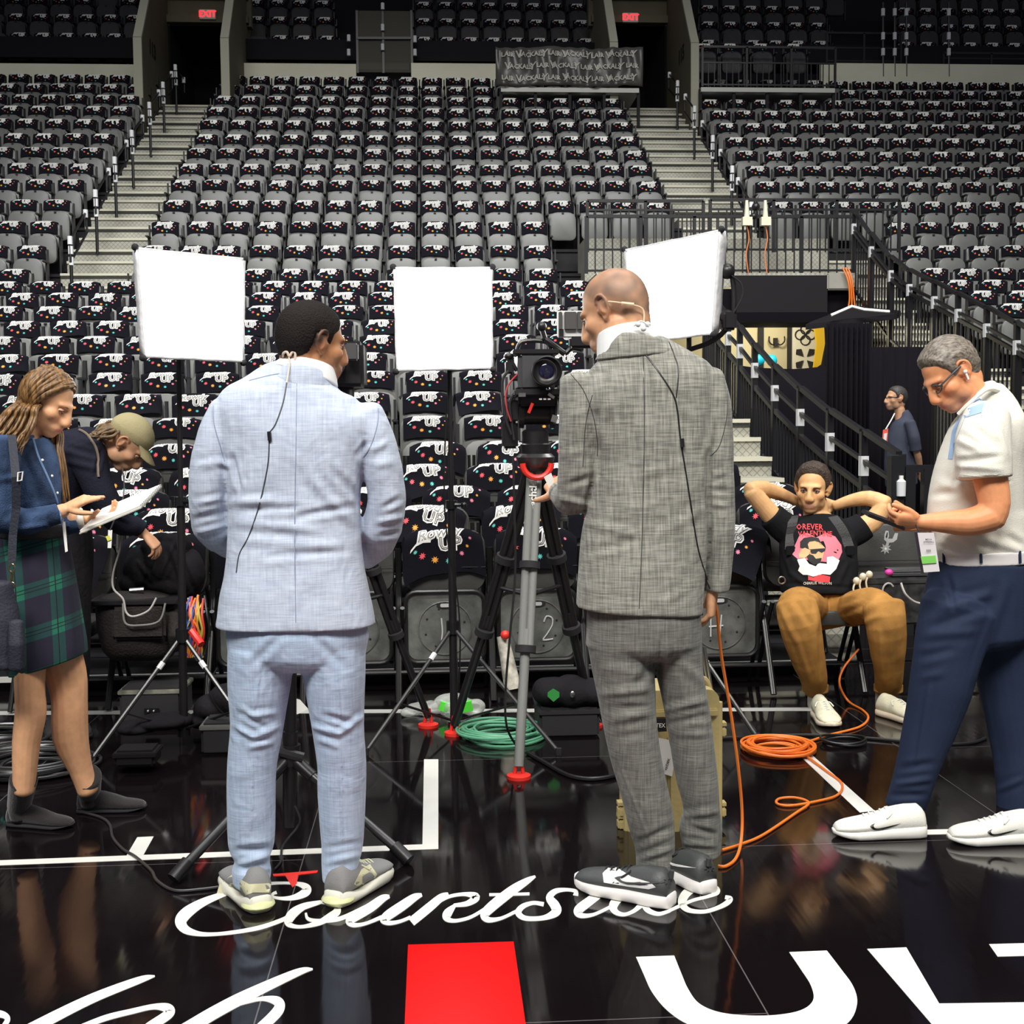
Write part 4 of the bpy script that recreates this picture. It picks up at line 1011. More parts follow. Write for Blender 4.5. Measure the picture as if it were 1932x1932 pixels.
    def brow(s, parent, m, up=0.0, w=0.0032):
        for sx in (1, -1):
            bm = NB(); pts = smooth_path([s.w((sx * x, y, z + up)) for x, y, z in ((.012, .0895, .0165), (.022, .0895, .0195), (.034, .0855, .0205), (.047, .0745, .0155))], 4)
            tube(bm, pts, [w * s.sc * q for q in np.interp(np.linspace(0, 1, len(pts)), [0, .3, 1], [0.8, 1.15, .4])], 6); obj('eyebrow', bm, m, parent)
def skin_material(name, rough=0.5):
    m, N, L, b = nmat(name); a = N.new('ShaderNodeVertexColor'); a.layer_name = 'skin'
    n = N.new('ShaderNodeTexNoise'); n.inputs['Scale'].default_value = 30; n.inputs['Detail'].default_value = 5
    tc = N.new('ShaderNodeTexCoord'); L.new(tc.outputs['Object'], n.inputs['Vector'])
    r = N.new('ShaderNodeMapRange'); r.inputs[1].default_value = .3; r.inputs[2].default_value = .7; r.inputs[3].default_value = .90; r.inputs[4].default_value = 1.08; L.new(n.outputs[0], r.inputs[0])
    mx = N.new('ShaderNodeMix'); mx.data_type = 'RGBA'; mx.blend_type = 'MULTIPLY'; mx.inputs[0].default_value = 1
    L.new(a.outputs[0], mx.inputs[6]); L.new(r.outputs[0], mx.inputs[7]); L.new(mx.outputs[2], b.inputs['Base Color'])
    b.inputs['Roughness'].default_value = rough; b.inputs['Subsurface Weight'].default_value = 0.12; b.inputs['Subsurface Scale'].default_value = 0.01; b.inputs['Specular IOR Level'].default_value = 0.4
    return m
SKIN = skin_material('skin')
def paint_skin(me, base, head=None, lips=(0.55, 0.2, 0.16), stubble=None, scalp=None, cheek=0.06):
    co = coords(me); c = np.tile(np.array((*base, 1.0)), (len(co), 1))
    if head is not None:
        q = head.loc(co); near = np.linalg.norm(q, axis=1) < 0.17
        def bl(w, col): 
            w = (np.clip(w, 0, 1) * near)[:, None]; c[:, :3] = c[:, :3] * (1 - w) + np.array(col) * w
        g = lambda p, r: np.exp(-(((q - np.array(p)) / np.array(r)) ** 2).sum(1))
        for sx in (1, -1): bl(cheek * 6 * g((sx * .042, .07, -.03), (.022, .03, .018)), (base[0] * 1.0, base[1] * .72, base[2] * .66))
        bl(0.4 * g((0, .11, -.038), (.012, .02, .012)), (base[0], base[1] * .7, base[2] * .62))
        for sx in (1, -1): bl(0.35 * g((sx * .082, -.012, 0), (.012, .03, .035)), (base[0], base[1] * .68, base[2] * .6))
        if stubble: bl(stubble[0] * np.clip((-.045 - q[:, 2]) / .015, 0, 1) * np.clip((q[:, 1] - .0) / .03, 0, 1) * np.clip((q[:, 2] + .15) / .02, 0, 1), stubble[1])
        if scalp:
            zl = np.interp(q[:, 1], [-.1, -.05, -.025, .0, .03, .06, .075, .1], [-.075, -.06, -.03, -.005, .03, .06, .075, .09]); w = np.clip((q[:, 2] - zl) / .03, 0, 1)
            nz = np.full(len(q), .5); ix = np.where(near)[0]; nz[ix] = [noise.noise(Vector(q[i] * 38)) * .5 + .5 for i in ix]; bl(scalp[0] * w * (0.55 + nz * 0.8) * np.clip(1.25 - np.clip(q[:, 2] / .12, 0, 1) * .55, 0, 1), scalp[1])
        bl(1.0 * ((np.abs(q[:, 0]) < .024) & (q[:, 1] > .07)) * np.exp(-((q[:, 2] + .071 + 0 * q[:, 0]) / (.0088 - .12 * np.abs(q[:, 0]))) ** 4), lips)
    a = me.color_attributes.new('skin', 'FLOAT_COLOR', 'POINT'); a.data.foreach_set('color', c.ravel())
def hand(bm, wrist, d, nrm, side=1, sc=1.0, curl=(20, 25, 25, 30), spread=3.0, thumb=(0.8, 0.5, 0.25), tcurl=20, two=1.0):
    """d: towards the fingers, nrm: out of the palm, side: +1 puts the thumb on d x nrm"""
    d = Vector(d).normalized(); nrm = Vector(nrm); nrm = (nrm - d * nrm.dot(d)).normalized(); l = d.cross(nrm) * side; wr = Vector(wrist)
    limb(bm, [(wr - d * .02, .026 * sc, .019 * sc), (wr + d * .015 * sc, .029 * sc, .018 * sc), (wr + d * .05 * sc + l * .001, .040 * sc, .016 * sc, 2.4), (wr + d * .085 * sc, .041 * sc, .0135 * sc, 2.6)], 16, ref=nrm)
    for k, (L, r) in enumerate(((.072, .0088), (.080, .0090), (.074, .0086), (.058, .0076))):
        off = (0.029 - 0.0195 * k) * sc; a = R(spread * (1.5 - k)); fd = (d * math.cos(a) + l * math.sin(a)); p = wr + d * (.080 - .004 * abs(k - 1)) * sc + l * off; pts = [p - d * 0.012 * sc, p]; cu = R(curl[k]); cur = 0
        for j, q in enumerate((0.45, 0.31, 0.24)):
            cur += cu * (1.0, 1.1 * two, 0.7 * two)[j]; v = fd * math.cos(cur) + nrm * math.sin(cur); p = p + v * L * q * sc; pts.append(p)
        rr = [r * sc * q for q in (1.05, 1.08, 1.0, .92, .80)]; pp = smooth_path(pts, 4); rad = list(np.interp(np.linspace(0, 4, len(pp)), range(5), rr)); tube(bm, pp, rad, 10); ell(bm, pp[-1], rad[-1] * 1.0, u=10, v=8)
    a, b_, c = thumb; td = (l * a + d * b_ + nrm * c).normalized(); p = wr + d * .022 * sc + l * .022 * sc; q = p + td * .036 * sc; t2 = (td + d * 0.55 * math.sin(R(tcurl)) * 1.6 - l * 0.3 * math.sin(R(tcurl))).normalized(); q2 = q + t2 * .032 * sc; q3 = q2 + (t2 + d * .2).normalized() * .025 * sc
    pp = smooth_path([p, q, q2, q3], 4); tube(bm, pp, list(np.interp(np.linspace(0, 3, len(pp)), range(4), [.015 * sc, .0125 * sc, .0105 * sc, .0085 * sc])), 10); ell(bm, pp[-1], .0085 * sc, u=10, v=8)
def seam(name, parent, target_me_bvh, pts, r, m, n=6, off=0.0, D=None, k=6, label=None):
    """a cord or seam lying on the lens side of a surface: pts are pixels"""
    out = []
    for p in smooth_path([Vector((x, y, 0)) for x, y in pts], k):
        d = ray(p.x, p.y).normalized(); h = target_me_bvh.ray_cast(EYE, d)
        if h[0] is not None: out.append(h[0] + (h[1] if h[1].dot(d) < 0 else -h[1]) * off)
        elif D: out.append(W(p.x, p.y, D))
    if len(out) < 2: return None
    bm = NB(); tube(bm, out, r, n); return obj(name, bm, m, parent, label=label)
def bvh_of(me): 
    return BVHTree.FromPolygons([v.co for v in me.vertices], [p.vertices[:] for p in me.polygons])
def bvh_world(o):
    org = _org[o]; return BVHTree.FromPolygons([v.co + org for v in o.data.vertices], [p.vertices[:] for p in o.data.polygons])
def decal(name, parent, bvh, flat, pxmap, m, off=0.002, D=4.0, cuts=0, label=None):
    """flat artwork (bmesh in x, y) laid on the lens side of a surface; pxmap(x, y) gives the pixel"""
    for _ in range(cuts): bmesh.ops.subdivide_edges(flat, edges=[e for e in flat.edges if e.calc_length() > 0.0], cuts=1, use_grid_fill=False)
    if cuts: bmesh.ops.triangulate(flat, faces=flat.faces[:])
    for v in flat.verts:
        x, y = pxmap(v.co.x, v.co.y); dd = ray(x, y).normalized(); h = bvh.ray_cast(EYE, dd)
        v.co = (h[0] - dd * off) if h[0] is not None else W(x, y, D)
    return obj(name, flat, m, parent, smooth='all', label=label)
def flatpoly(poly, mi=0, bm=None):
    bm = bm or NB(); f = bm.faces.new([bm.verts.new((x, y, 0)) for x, y in poly]); f.normal_update(); f.material_index = mi
    bmesh.ops.triangulate(bm, faces=[f], ngon_method='EAR_CLIP'); return bm
def shoe(parent, heel, d, m_up, m_sole, L=0.30, Wd=0.105, hh=0.085, collar=0.0, toe=0.055, sole=0.030, name='shoe', label=None, pitch=0.0, heelup=0.0, soleshape=None, laces=None, tongue=None):
    """heel: point on the floor under the back of the heel, d: direction of the toe"""
    d = Vector((d[0], d[1], 0)).normalized(); s = Vector((d.y, -d.x, 0)); up = Vector((0, 0, 1)); heel = Vector(heel)
    ca, sa = math.cos(pitch), math.sin(pitch)
    def T(t, x, z):
        y = t * L; y2, z2 = y * ca - z * sa, y * sa + z * ca
        return heel + d * y2 + s * x + up * (z2 + heelup)
    wd = [(0.0, .56), (.06, .72), (.2, .78), (.4, .80), (.6, .96), (.75, 1.0), (.88, .90), (.955, .68), (.99, .42), (1.0, .30)]
    ht = [(0.0, hh * .9), (.06, hh + collar), (.22, hh + collar * .9), (.36, hh + collar * .5), (.52, hh * .90), (.7, toe * 1.15), (.85, toe), (.95, toe * .86), (1.0, toe * .6)]
    ts = [0, .03, .08, .15, .22, .3, .38, .46, .54, .62, .7, .78, .86, .92, .96, .99]
    bm = NB(); rings = []
    for t in ts:
        w = np.interp(t, *zip(*wd)) * Wd / 2; h = np.interp(t, *zip(*ht)); z0 = sole * .6; r = []
        for i in range(20):
            a = 2 * PI * i / 20; cx = math.copysign(abs(math.cos(a)) ** .75, math.cos(a)); sz = math.copysign(abs(math.sin(a)) ** .75, math.sin(a))
            k = 1 - 0.42 * max(0, sz) * (1 if t > .1 else .8)
            r.append(bm.verts.new(T(t, cx * w * k, z0 + (h - z0) * (sz + 1) / 2)))
        rings.append(r)
    skinrings(bm, rings); bmesh.ops.recalc_face_normals(bm, faces=bm.faces[:])
    sh = obj(name, bm, m_up, parent, smooth='all', label=label)
    bm = NB(); rings = []; 
    for t in [-.015, 0.0, .03, .08, .2, .35, .5, .62, .75, .86, .93, .98, 1.01]:
        w = np.interp(max(0, min(1, t)), *zip(*wd)) * Wd / 2 * 1.06 * (0.80 if t < 0 or t > 1 else 1); z1 = (soleshape(t) if soleshape else sole) ; zb = max(0.0, (t - .78) * .07) 
        r = []
        for i in range(16):
            a = 2 * PI * i / 16; cx = math.copysign(abs(math.cos(a)) ** .5, math.cos(a)); sz = math.copysign(abs(math.sin(a)) ** .4, math.sin(a)); r.append(bm.verts.new(T(t, cx * w, zb + (z1 - zb) * (sz + 1) / 2)))
        rings.append(r)
    skinrings(bm, rings); bmesh.ops.recalc_face_normals(bm, faces=bm.faces[:]); obj('sole', bm, m_sole, sh, smooth='all')
    if laces:
        bm = NB()
        for k in range(5): t = .42 + .06 * k; h = np.interp(t, *zip(*ht)); tube(bm, smooth_path([T(t, -Wd * .17, h * .93), T(t + .01, 0, h + .004), T(t, Wd * .17, h * .93)], 3), .0032, 6)
        tube(bm, smooth_path([T(.42, 0, hh * .95 + .004), T(.38, .03, hh * .98), T(.45, .045, hh * .8)], 4), .003, 6); tube(bm, smooth_path([T(.42, 0, hh * .95 + .004), T(.38, -.03, hh * .98), T(.45, -.045, hh * .8)], 4), .003, 6)
        obj('laces', bm, laces, sh)
    return sh, T
SWOOSH = [(-1.0, .10), (-.75, -.22), (-.45, -.32), (-.1, -.22), (.45, .02), (1.15, .36), (.3, .10), (-.25, -.06), (-.5, -.10), (-.66, -.06), (-.74, .03), (-.76, .14), (-.72, .26), (-.66, .36), (-.85, .26)]
def person(label, loc): return thing('person', label, 'person', loc)

def shrink(secs, k=.78, kb=.72): return [(c, a * k, b * kb, e) for c, a, b, e in [(q if len(q) > 3 else (*q, 2.0)) for q in secs]]
# ================================================================== PEOPLE
def finish_body(P_, bm, base, head, vs=0.004, **kw):
    me = voxel(bm, vs, 2, 0.5); paint_skin(me, base, head, **kw); return obj('body', me, SKIN, P_, smooth='all')
def cloth(P_, name, bm, m, segs=(), vs=0.006, it=6, rum=None, label=None):
    me = voxel(bm, vs, it, 0.5)
    if rum: rumple(me, *rum)
    if segs: folds(me, segs)
    return obj(name, me, m, P_, smooth='all', label=label)

# ------------------------------------------------------------------ man in the light blue suit
D = 3.78
A = person('man in a light blue suit seen from behind, head turned towards the grey-suited man', (F(560, 1715).x, 3.85, 0))
BLUE = weave('blue_suit', (0.44, 0.50, 0.63), (0.58, 0.64, 0.76), slub=1.0)
NAVYL = mat('seam_blue', (0.28, 0.33, 0.46), 0.9)
hA = Head(W(590, 648, D + .02), (math.sin(R(58)), math.cos(R(58)), -0.13), (0.05, 0, 1), 1.02, 1.12, 0.9)
bm = NB(); hA.add(bm)
limb(bm, [Sx(585, 760, D + .03, 52, .07), Sx(586, 710, D + .02, 47, .062), Sx(590, 672, D + .02, 44, .06)], 20)
limb(bm, spl([Sx(560, 1200, D, 110, .11), Sx(557, 1000, D, 100, .10), Sx(557, 860, D, 125, .10), Sx(560, 790, D, 120, .09), Sx(580, 745, D, 60, .07)]), 20)
for x0, x1, x2 in ((425, 400, 424), (697, 722, 690)): limb(bm, [Sx(x0, 800, D, 24, .05), Sx(x1, 960, D + .03, 22, .04), (W(x2, 1025, D + .22), .030, .030)], 14)
LA1 = spl([Sx(493, 1225, D, 62, .12), Sx(489, 1290, D, 59, .11), Sx(485, 1369, D + .01, 50, .095), Sx(476, 1440, D + .02, 47, .085), Sx(474, 1500, D + .03, 45.5, .08), Sx(474, 1589, D + .05, 44, .072), Sx(476, 1620, D + .055, 33, .066), Sx(475, 1642, D + .05, 37, .070), Sx(474, 1668, D + .05, 34, .066)]); LA2 = spl([Sx(626, 1225, D, 64, .12), Sx(632, 1290, D, 57, .11), Sx(637, 1369, D + .01, 49.5, .095), Sx(645, 1440, D + .02, 46.5, .085), Sx(645, 1500, D + .03, 46, .08), Sx(646, 1589, D + .05, 40, .072), Sx(642, 1625, D + .055, 36, .068), Sx(641, 1662, D + .05, 33, .066)])
for q in (LA1, LA2): limb(bm, shrink(q), 16)
hand(bm, W(432, 1040, D + .26), (0.25, 0.9, 0.1), (0, 0, -1), -1, 1.0); hand(bm, W(690, 1060, D + .26), (-0.25, 0.9, 0.1), (0, 0, -1), 1, 1.0)
finish_body(A, bm, (0.50, 0.235, 0.115), hA, lips=(0.42, 0.15, 0.12), stubble=(0.45, (0.2, 0.12, 0.09)), scalp=(0.92, (0.035, 0.028, 0.026)))
hA.hair('hair', A, mat('hair_black', (0.018, 0.014, 0.013), 0.8, spec=0.15, bump=0.6, bscale=220), [(-.12, -.052), (-.06, -.050), (-.035, -.035), (-.028, .022), (.004, .026), (.010, .0), (.024, -.004), (.034, .028), (.055, .045), (.07, .066), (.11, .08)], 0.008, 1.2, 0.001, 160)
hA.brow(A, mat('brow_black', (0.03, 0.02, 0.018), 0.8)); hA.eye(A, skin=(.5, .24, .12))
bm = NB()
limb(bm, spl([Sx(559, 1178, D, 149, .150, 2.6), Sx(558, 1120, D, 139, .145, 2.6), Sx(557, 1060, D, 128, .135, 2.5), Sx(556, 990, D, 122, .130, 2.5), Sx(556, 920, D, 124, .132, 2.5), Sx(556, 860, D, 134, .135, 2.5), Sx(558, 805, D, 146, .130, 2.6), Sx(560, 768, D, 146, .115, 2.5), Sx(564, 742, D, 118, .100, 2.2), Sx(568, 720, D, 86, .085, 2.0), Sx(574, 703, D, 60, .070, 2.0)]), 36, round0=0.04, round1=0.2)
# sleeves
limb(bm, spl([Sx(430, 775, D, 34, .07), Sx(412, 822, D, 38, .078), Sx(401, 880, D, 41, .078), Sx(395, 940, D + .01, 37, .072), Sx(400, 985, D + .04, 38, .07)]), 24, round0=0.6, round1=0.5)
limb(bm, [(W(400, 985, D + .03), .064, .066), (W(414, 1010, D + .13), .056, .056), (W(434, 1030, D + .24), .045, .042)], 20, ref=(0, 0, 1))
limb(bm, spl([Sx(690, 780, D, 34, .07), Sx(706, 825, D, 37, .078), Sx(722, 885, D, 37, .078), Sx(730, 945, D + .01, 36, .072), Sx(722, 990, D + .04, 38, .07)]), 24, round0=0.6, round1=0.5)
limb(bm, [(W(722, 990, D + .03), .064, .066), (W(710, 1025, D + .13), .056, .056), (W(690, 1050, D + .24), .045, .042)], 20, ref=(0, 0, 1))
SA = [(438, 860, 452, 925, 5, -.008), (415, 872, 436, 880, 6, .006), (676, 858, 690, 835, 5, -.008), (700, 850, 728, 835, 7, .005), (680, 880, 676, 960, 6, -.008), (560, 735, 560, 1175, 2.2, -.0035),
      (430, 948, 520, 942, 8, .006), (450, 965, 560, 958, 7, -.005), (585, 900, 660, 985, 10, .006), (620, 880, 668, 935, 9, -.005), (440, 985, 600, 1000, 9, .005), (560, 975, 668, 955, 7, -.006), (460, 1020, 640, 1030, 9, .004), (500, 1050, 655, 1040, 7, -.004),
      (370, 950, 420, 940, 6, .005), (365, 980, 428, 965, 7, -.006), (372, 1005, 430, 990, 6, .006), (375, 880, 420, 870, 8, .004), (720, 960, 756, 940, 6, -.005), (712, 985, 760, 975, 6, .006), (718, 1010, 752, 1005, 5, -.005), (705, 880, 742, 870, 8, .004),
      (405, 770, 404, 820, 4, .003), (470, 770, 455, 850, 10, .004), (640, 770, 665, 840, 10, .004), (500, 800, 480, 900, 12, -.003), (610, 800, 640, 890, 12, -.003)]
jA = cloth(A, 'jacket', bm, BLUE, SA, 0.0055, 5, (0.0025, 9.0, (1, 1, 1.6), 3), 'light blue suit jacket')
bv = bvh_world(jA)
seam('seam', jA, bv, [(560, 722), (558, 850), (556, 1000), (558, 1174)], 0.0012, NAVYL)
for pts in ([(403, 765), (404, 800), (415, 840), (424, 870)], [(713, 770), (712, 800), (700, 840), (686, 862)], [(470, 718), (520, 706), (560, 704), (600, 708), (625, 722)]): seam('seam', jA, bv, pts, 0.0016, NAVYL)
bm = NB(); limb(bm, [(W(572, 712, D), 68 * M(D), .080), (W(576, 700, D + .005), 60 * M(D), .076), (W(578, 688, D + .01), 52 * M(D), .072)], 30, round0=.1, round1=.1); obj('shirt_collar', voxel(bm, .004, 3), mat('shirt_white', (0.8, 0.8, 0.8), 0.7), A, smooth='all', label='white shirt collar')
bm = NB(); limb(bm, spl([Sx(566, 728, D - .004, 76, .088), Sx(571, 714, D - .004, 62, .083), Sx(574, 699, D, 52, .078)], 3), 30, round0=.1, round1=.1); obj('jacket_collar', voxel(bm, .0045, 4), BLUE, A, smooth='all')
seam('microphone_wire', A, bv, [(541, 722), (534, 760), (520, 800), (508, 818), (508, 835), (505, 880), (490, 950), (470, 1010), (452, 1045), (446, 1080)], 0.0022, mat('wire_grey', (0.05, 0.05, 0.06), 0.5), label='thin dark earpiece wire')
bm = NB(); q = W(508, 822, D - .135); h = bv.ray_cast(EYE, ray(508, 822).normalized())[0]
tube(bm, [h + Vector((0, -.004, .012)), h + Vector((.002, -.006, -.014))], .006, 8); obj('wire_clip', bm, BLK, A)
bm = NB(); c0 = W(545, 676, D - .075)
tube(bm, smooth_path([W(537, 678, D - .03), W(534, 668, D - .05), W(541, 664, D - .06), W(546, 672, D - .06), W(552, 664, D - .06), W(557, 668, D - .06), W(556, 690, D - .06)], 4), .004, 8); tube(bm, smooth_path([W(545, 672, D - .055), W(546, 690, D - .08), W(541, 722, D - .11)], 4), .0025, 6); obj('earpiece_tube', bm, mat('clear_beige', (0.75, 0.6, 0.5), 0.25), A, label='clear beige earpiece coil')
# trousers
bm = NB()
limb(bm, [Sx(561, 1150, D, 124, .13, 2.4), Sx(562, 1195, D, 134, .14, 2.3), Sx(560, 1235, D, 128, .13, 2.3)], 30, round0=.2, round1=.4)
limb(bm, LA1, 24, round0=.5, round1=.05)
limb(bm, LA2, 24, round0=.5, round1=.05)
ST = [(445, 1370, 480, 1392, 6, .008), (480, 1392, 525, 1370, 6, .008), (450, 1345, 500, 1372, 6, -.006), (465, 1352, 520, 1345, 6, .005), (470, 1410, 515, 1400, 6, .006), (590, 1370, 640, 1385, 6, .008), (640, 1385, 686, 1350, 6, .007), (610, 1350, 670, 1365, 6, -.006), (600, 1395, 640, 1410, 6, .004),
      (445, 1605, 505, 1600, 7, -.010), (450, 1630, 510, 1612, 6, .009), (455, 1640, 512, 1650, 6, -.006), (612, 1600, 680, 1590, 6, -.004), (615, 1628, 680, 1612, 6, .006), (493, 1245, 480, 1340, 2.2, .004), (478, 1420, 473, 1590, 2.0, .004), (634, 1260, 642, 1360, 2.2, .004), (644, 1410, 646, 1600, 2.0, .004), (530, 1200, 470, 1260, 8, -.004), (590, 1200, 650, 1260, 8, -.004), (433, 1350, 440, 1400, 5, .004)]
cloth(A, 'trousers', bm, weave('blue_trousers', (0.36, 0.46, 0.62), (0.49, 0.59, 0.76)), ST, 0.0055, 4, (0.002, 8.0, (1, 1, 1), 9), 'light blue suit trousers')
SH1 = mat('shoe_grey_suede', (0.22, 0.22, 0.22), 0.8, bump=.2, bscale=200); SOL1 = mat('sole_white', (0.72, 0.71, 0.62), 0.5)
wav = lambda t: .038 + .016 * math.cos(t * 9.0) * (1 - t * .5)
for (hx, hy, dx, dy, w_) in ((492, 1722, -.42, .90, 'outer'), (630, 1712, .46, .88, 'inner')):
    s_, T = shoe(A, F(hx, hy), (dx, dy), SH1, SOL1, .315, .118, .098, .035, .065, .05, soleshape=wav, label='grey sneaker with wavy white sole', laces=mat('lace_cream', (.7, .69, .5), .7))
    bvs = bvh_world(s_); pg = [(408, 1690), (414, 1668), (438, 1650), (470, 1668), (512, 1666), (508, 1684), (478, 1684), (450, 1694), (430, 1684)] if w_ == 'outer' else [(668, 1668), (682, 1640), (698, 1630), (712, 1650), (700, 1668), (684, 1676)]
    decal('mesh_panel', s_, bvs, flatpoly(pg), lambda x, y: (x, y), mat('mesh_cream', (0.62, 0.60, 0.40), 0.7), .002, 3.9, 3, 'pale yellow mesh panel')
    bm = NB(); ell(bm, T(.08, 0, .02), (.052, .052, .019)); obj('heel_insert', bm, mat('sole_lime', (0.60, 0.62, 0.34), 0.4), s_)

# ------------------------------------------------------------------ man in the grey suit
D = 3.90
B = person('tall man in a grey suit seen from behind, shaved head bowed towards his notes', (F(1260, 1695).x, 3.95, 0))
GREY = weave('grey_suit', (0.150, 0.150, 0.132), (0.36, 0.355, 0.31), slub=1.0)
GRT = weave('grey_trousers', (0.105, 0.105, 0.095), (0.21, 0.21, 0.19), slub=1.0)
hB = Head(W(1158, 588, D + .05), (-math.sin(R(55)), math.cos(R(55)), -0.42), (-0.05, 0.1, 1), 1.12, 1.12, 1.0)
bm = NB(); hB.add(bm)
limb(bm, [Sx(1186, 700, D, 60, .08), Sx(1178, 655, D + .02, 53, .07), Sx(1170, 610, D + .03, 48, .068)], 20)
limb(bm, spl([Sx(1215, 1180, D, 105, .11), Sx(1225, 1000, D, 95, .10), Sx(1230, 830, D, 110, .10), Sx(1220, 730, D, 95, .09), Sx(1195, 680, D, 55, .07)]), 20)
limb(bm, [Sx(1095, 760, D, 22, .045), Sx(1090, 900, D + .03, 22, .04), (W(1060, 928, D + .22), .030, .028)], 14); limb(bm, [Sx(1340, 780, D, 22, .045), Sx(1356, 960, D, 20, .04), (W(1348, 1110, D + .02), .028, .03)], 14)
LB1 = spl([Sx(1165, 1205, D, 60, .12), Sx(1178, 1278, D, 58, .115), Sx(1190, 1381, D, 51, .10), Sx(1210, 1472, D, 47, .088), Sx(1228, 1550, D + .01, 45, .08), Sx(1236, 1600, D + .02, 39, .072), Sx(1236, 1642, D + .02, 37, .068)]); LB2 = spl([Sx(1272, 1205, D + .01, 52, .115), Sx(1284, 1278, D + .02, 44, .11), Sx(1298, 1355, D + .02, 43, .098), Sx(1311, 1446, D + .03, 41, .088), Sx(1323, 1523, D + .04, 35, .08), Sx(1322, 1562, D + .05, 42, .074), Sx(1325, 1610, D + .06, 35, .068)])
for q in (LB1, LB2): limb(bm, shrink(q), 16)
hand(bm, W(1060, 928, D + .20), (-.22, .9, 0.35), (0.5, .3, -.8), 1, 1.0, (35, 45, 50, 55)); hand(bm, W(1345, 1105, D + .02), (-.05, .1, -1), (-1, .3, 0), 1, 1.1)
finish_body(B, bm, (0.68, 0.36, 0.20), hB, lips=(0.5, 0.2, 0.16), stubble=(0.35, (0.45, 0.28, 0.2)), scalp=(0.8, (0.21, 0.135, 0.10)))
hB.brow(B, mat('brow_brown', (0.2, 0.12, 0.07), 0.8)); hB.eye(B, skin=(.68, .36, .2))
bm = NB()
limb(bm, spl([Sx(1205, 1150, D, 120, .150, 2.6), Sx(1210, 1080, D, 120, .145, 2.5), Sx(1217, 1010, D, 120, .135, 2.5), Sx(1226, 940, D, 113, .132, 2.5), Sx(1230, 870, D, 113, .132, 2.5), Sx(1226, 800, D, 124, .132, 2.5), Sx(1218, 745, D, 134, .128, 2.6), Sx(1212, 712, D, 130, .118, 2.4), Sx(1208, 690, D, 108, .102, 2.2), Sx(1204, 668, D, 82, .09), Sx(1200, 648, D, 58, .075)]), 36, round0=.04, round1=.2)
limb(bm, spl([Sx(1092, 722, D, 35, .075), Sx(1090, 775, D, 36, .08), Sx(1090, 830, D + .01, 36, .078), Sx(1090, 885, D + .02, 37, .074), Sx(1086, 935, D + .05, 38, .072)]), 24)
limb(bm, [(W(1087, 932, D + .04), .064, .066), (W(1074, 940, D + .13), .055, .055), (W(1058, 930, D + .22), .044, .042)], 20, ref=(0, 0, 1))
limb(bm, spl([Sx(1334, 712, D, 32, .072), Sx(1345, 770, D, 34, .078), Sx(1352, 840, D, 31, .076), Sx(1356, 910, D, 29, .07), Sx(1358, 980, D, 29, .066), Sx(1356, 1050, D + .01, 27, .06), Sx(1352, 1112, D + .02, 24, .054)]), 24, round1=.05)
SB = [(1127, 780, 1130, 900, 5, -.009), (1150, 760, 1128, 830, 9, .006), (1334, 850, 1338, 1060, 5, -.010), (1350, 780, 1336, 850, 7, .006), (1300, 770, 1330, 860, 10, .005), (1120, 900, 1105, 960, 5, -.008), (1060, 940, 1118, 955, 6, .005), (1070, 915, 1115, 900, 6, -.005), (1075, 965, 1120, 975, 6, -.004), (1060, 860, 1100, 850, 8, .003),
      (1100, 985, 1200, 1010, 9, .005), (1200, 900, 1300, 870, 10, .003), (1110, 1040, 1200, 1020, 8, -.004), (1240, 1010, 1330, 960, 10, .004), (1190, 1010, 1200, 1140, 3.0, -.004), (1340, 900, 1372, 890, 6, .004), (1342, 925, 1374, 925, 6, -.005), (1340, 950, 1372, 955, 6, .005), (1200, 780, 1180, 880, 12, -.003), (1270, 860, 1310, 960, 12, .004), (1310, 1100, 1250, 1140, 8, .003)]
jB = cloth(B, 'jacket', bm, GREY, SB, 0.0055, 5, (0.0025, 8.0, (1, 1, 1.5), 13), 'grey slub suit jacket')
bv = bvh_world(jB); GS = mat('seam_grey', (0.05, 0.05, 0.05), 0.9)
for pts in ([(1077, 706), (1100, 735), (1118, 780), (1127, 830), (1127, 860)], [(1372, 720), (1372, 780), (1358, 840), (1340, 860)], [(1140, 660), (1160, 650), (1200, 640), (1240, 646), (1262, 660)], [(1118, 745), (1105, 800), (1100, 880)], [(1213, 660), (1216, 800), (1212, 1000), (1206, 1148)]): seam('seam', jB, bv, pts, .0014, GS)
seam('microphone_wire', B, bv, [(1188, 630), (1215, 665), (1245, 705), (1270, 745), (1278, 775), (1284, 830), (1292, 880), (1303, 950), (1318, 1040), (1340, 1110)], .0028, BLK, label='dark two-branched earpiece wire')
seam('microphone_wire', B, bv, [(1262, 645), (1272, 670), (1280, 700), (1276, 750)], .0022, BLK)
h = bv.ray_cast(EYE, ray(1286, 835).normalized())[0]; bm = NB(); tube(bm, [h + Vector((0, -.004, .012)), h + Vector((.002, -.006, -.014))], .007, 8); obj('wire_clip', bm, BLK, B)
bm = NB(); limb(bm, [(W(1190, 668, D), 66 * M(D), .088), (W(1184, 645, D + .01), 60 * M(D), .082), (W(1180, 625, D + .02), 55 * M(D), .078)], 30, round0=.1, round1=.1); obj('shirt_collar', voxel(bm, .004, 3), mat('shirt_white', (0.8, 0.8, 0.8), 0.7), B, smooth='all', label='white shirt collar')
bm = NB(); limb(bm, spl([Sx(1205, 672, D - .006, 84, .094), Sx(1204, 655, D - .006, 70, .09), Sx(1206, 640, D - .004, 56, .084)], 3), 30, round0=.1, round1=.1); obj('jacket_collar', voxel(bm, .0045, 4), GREY, B, smooth='all')
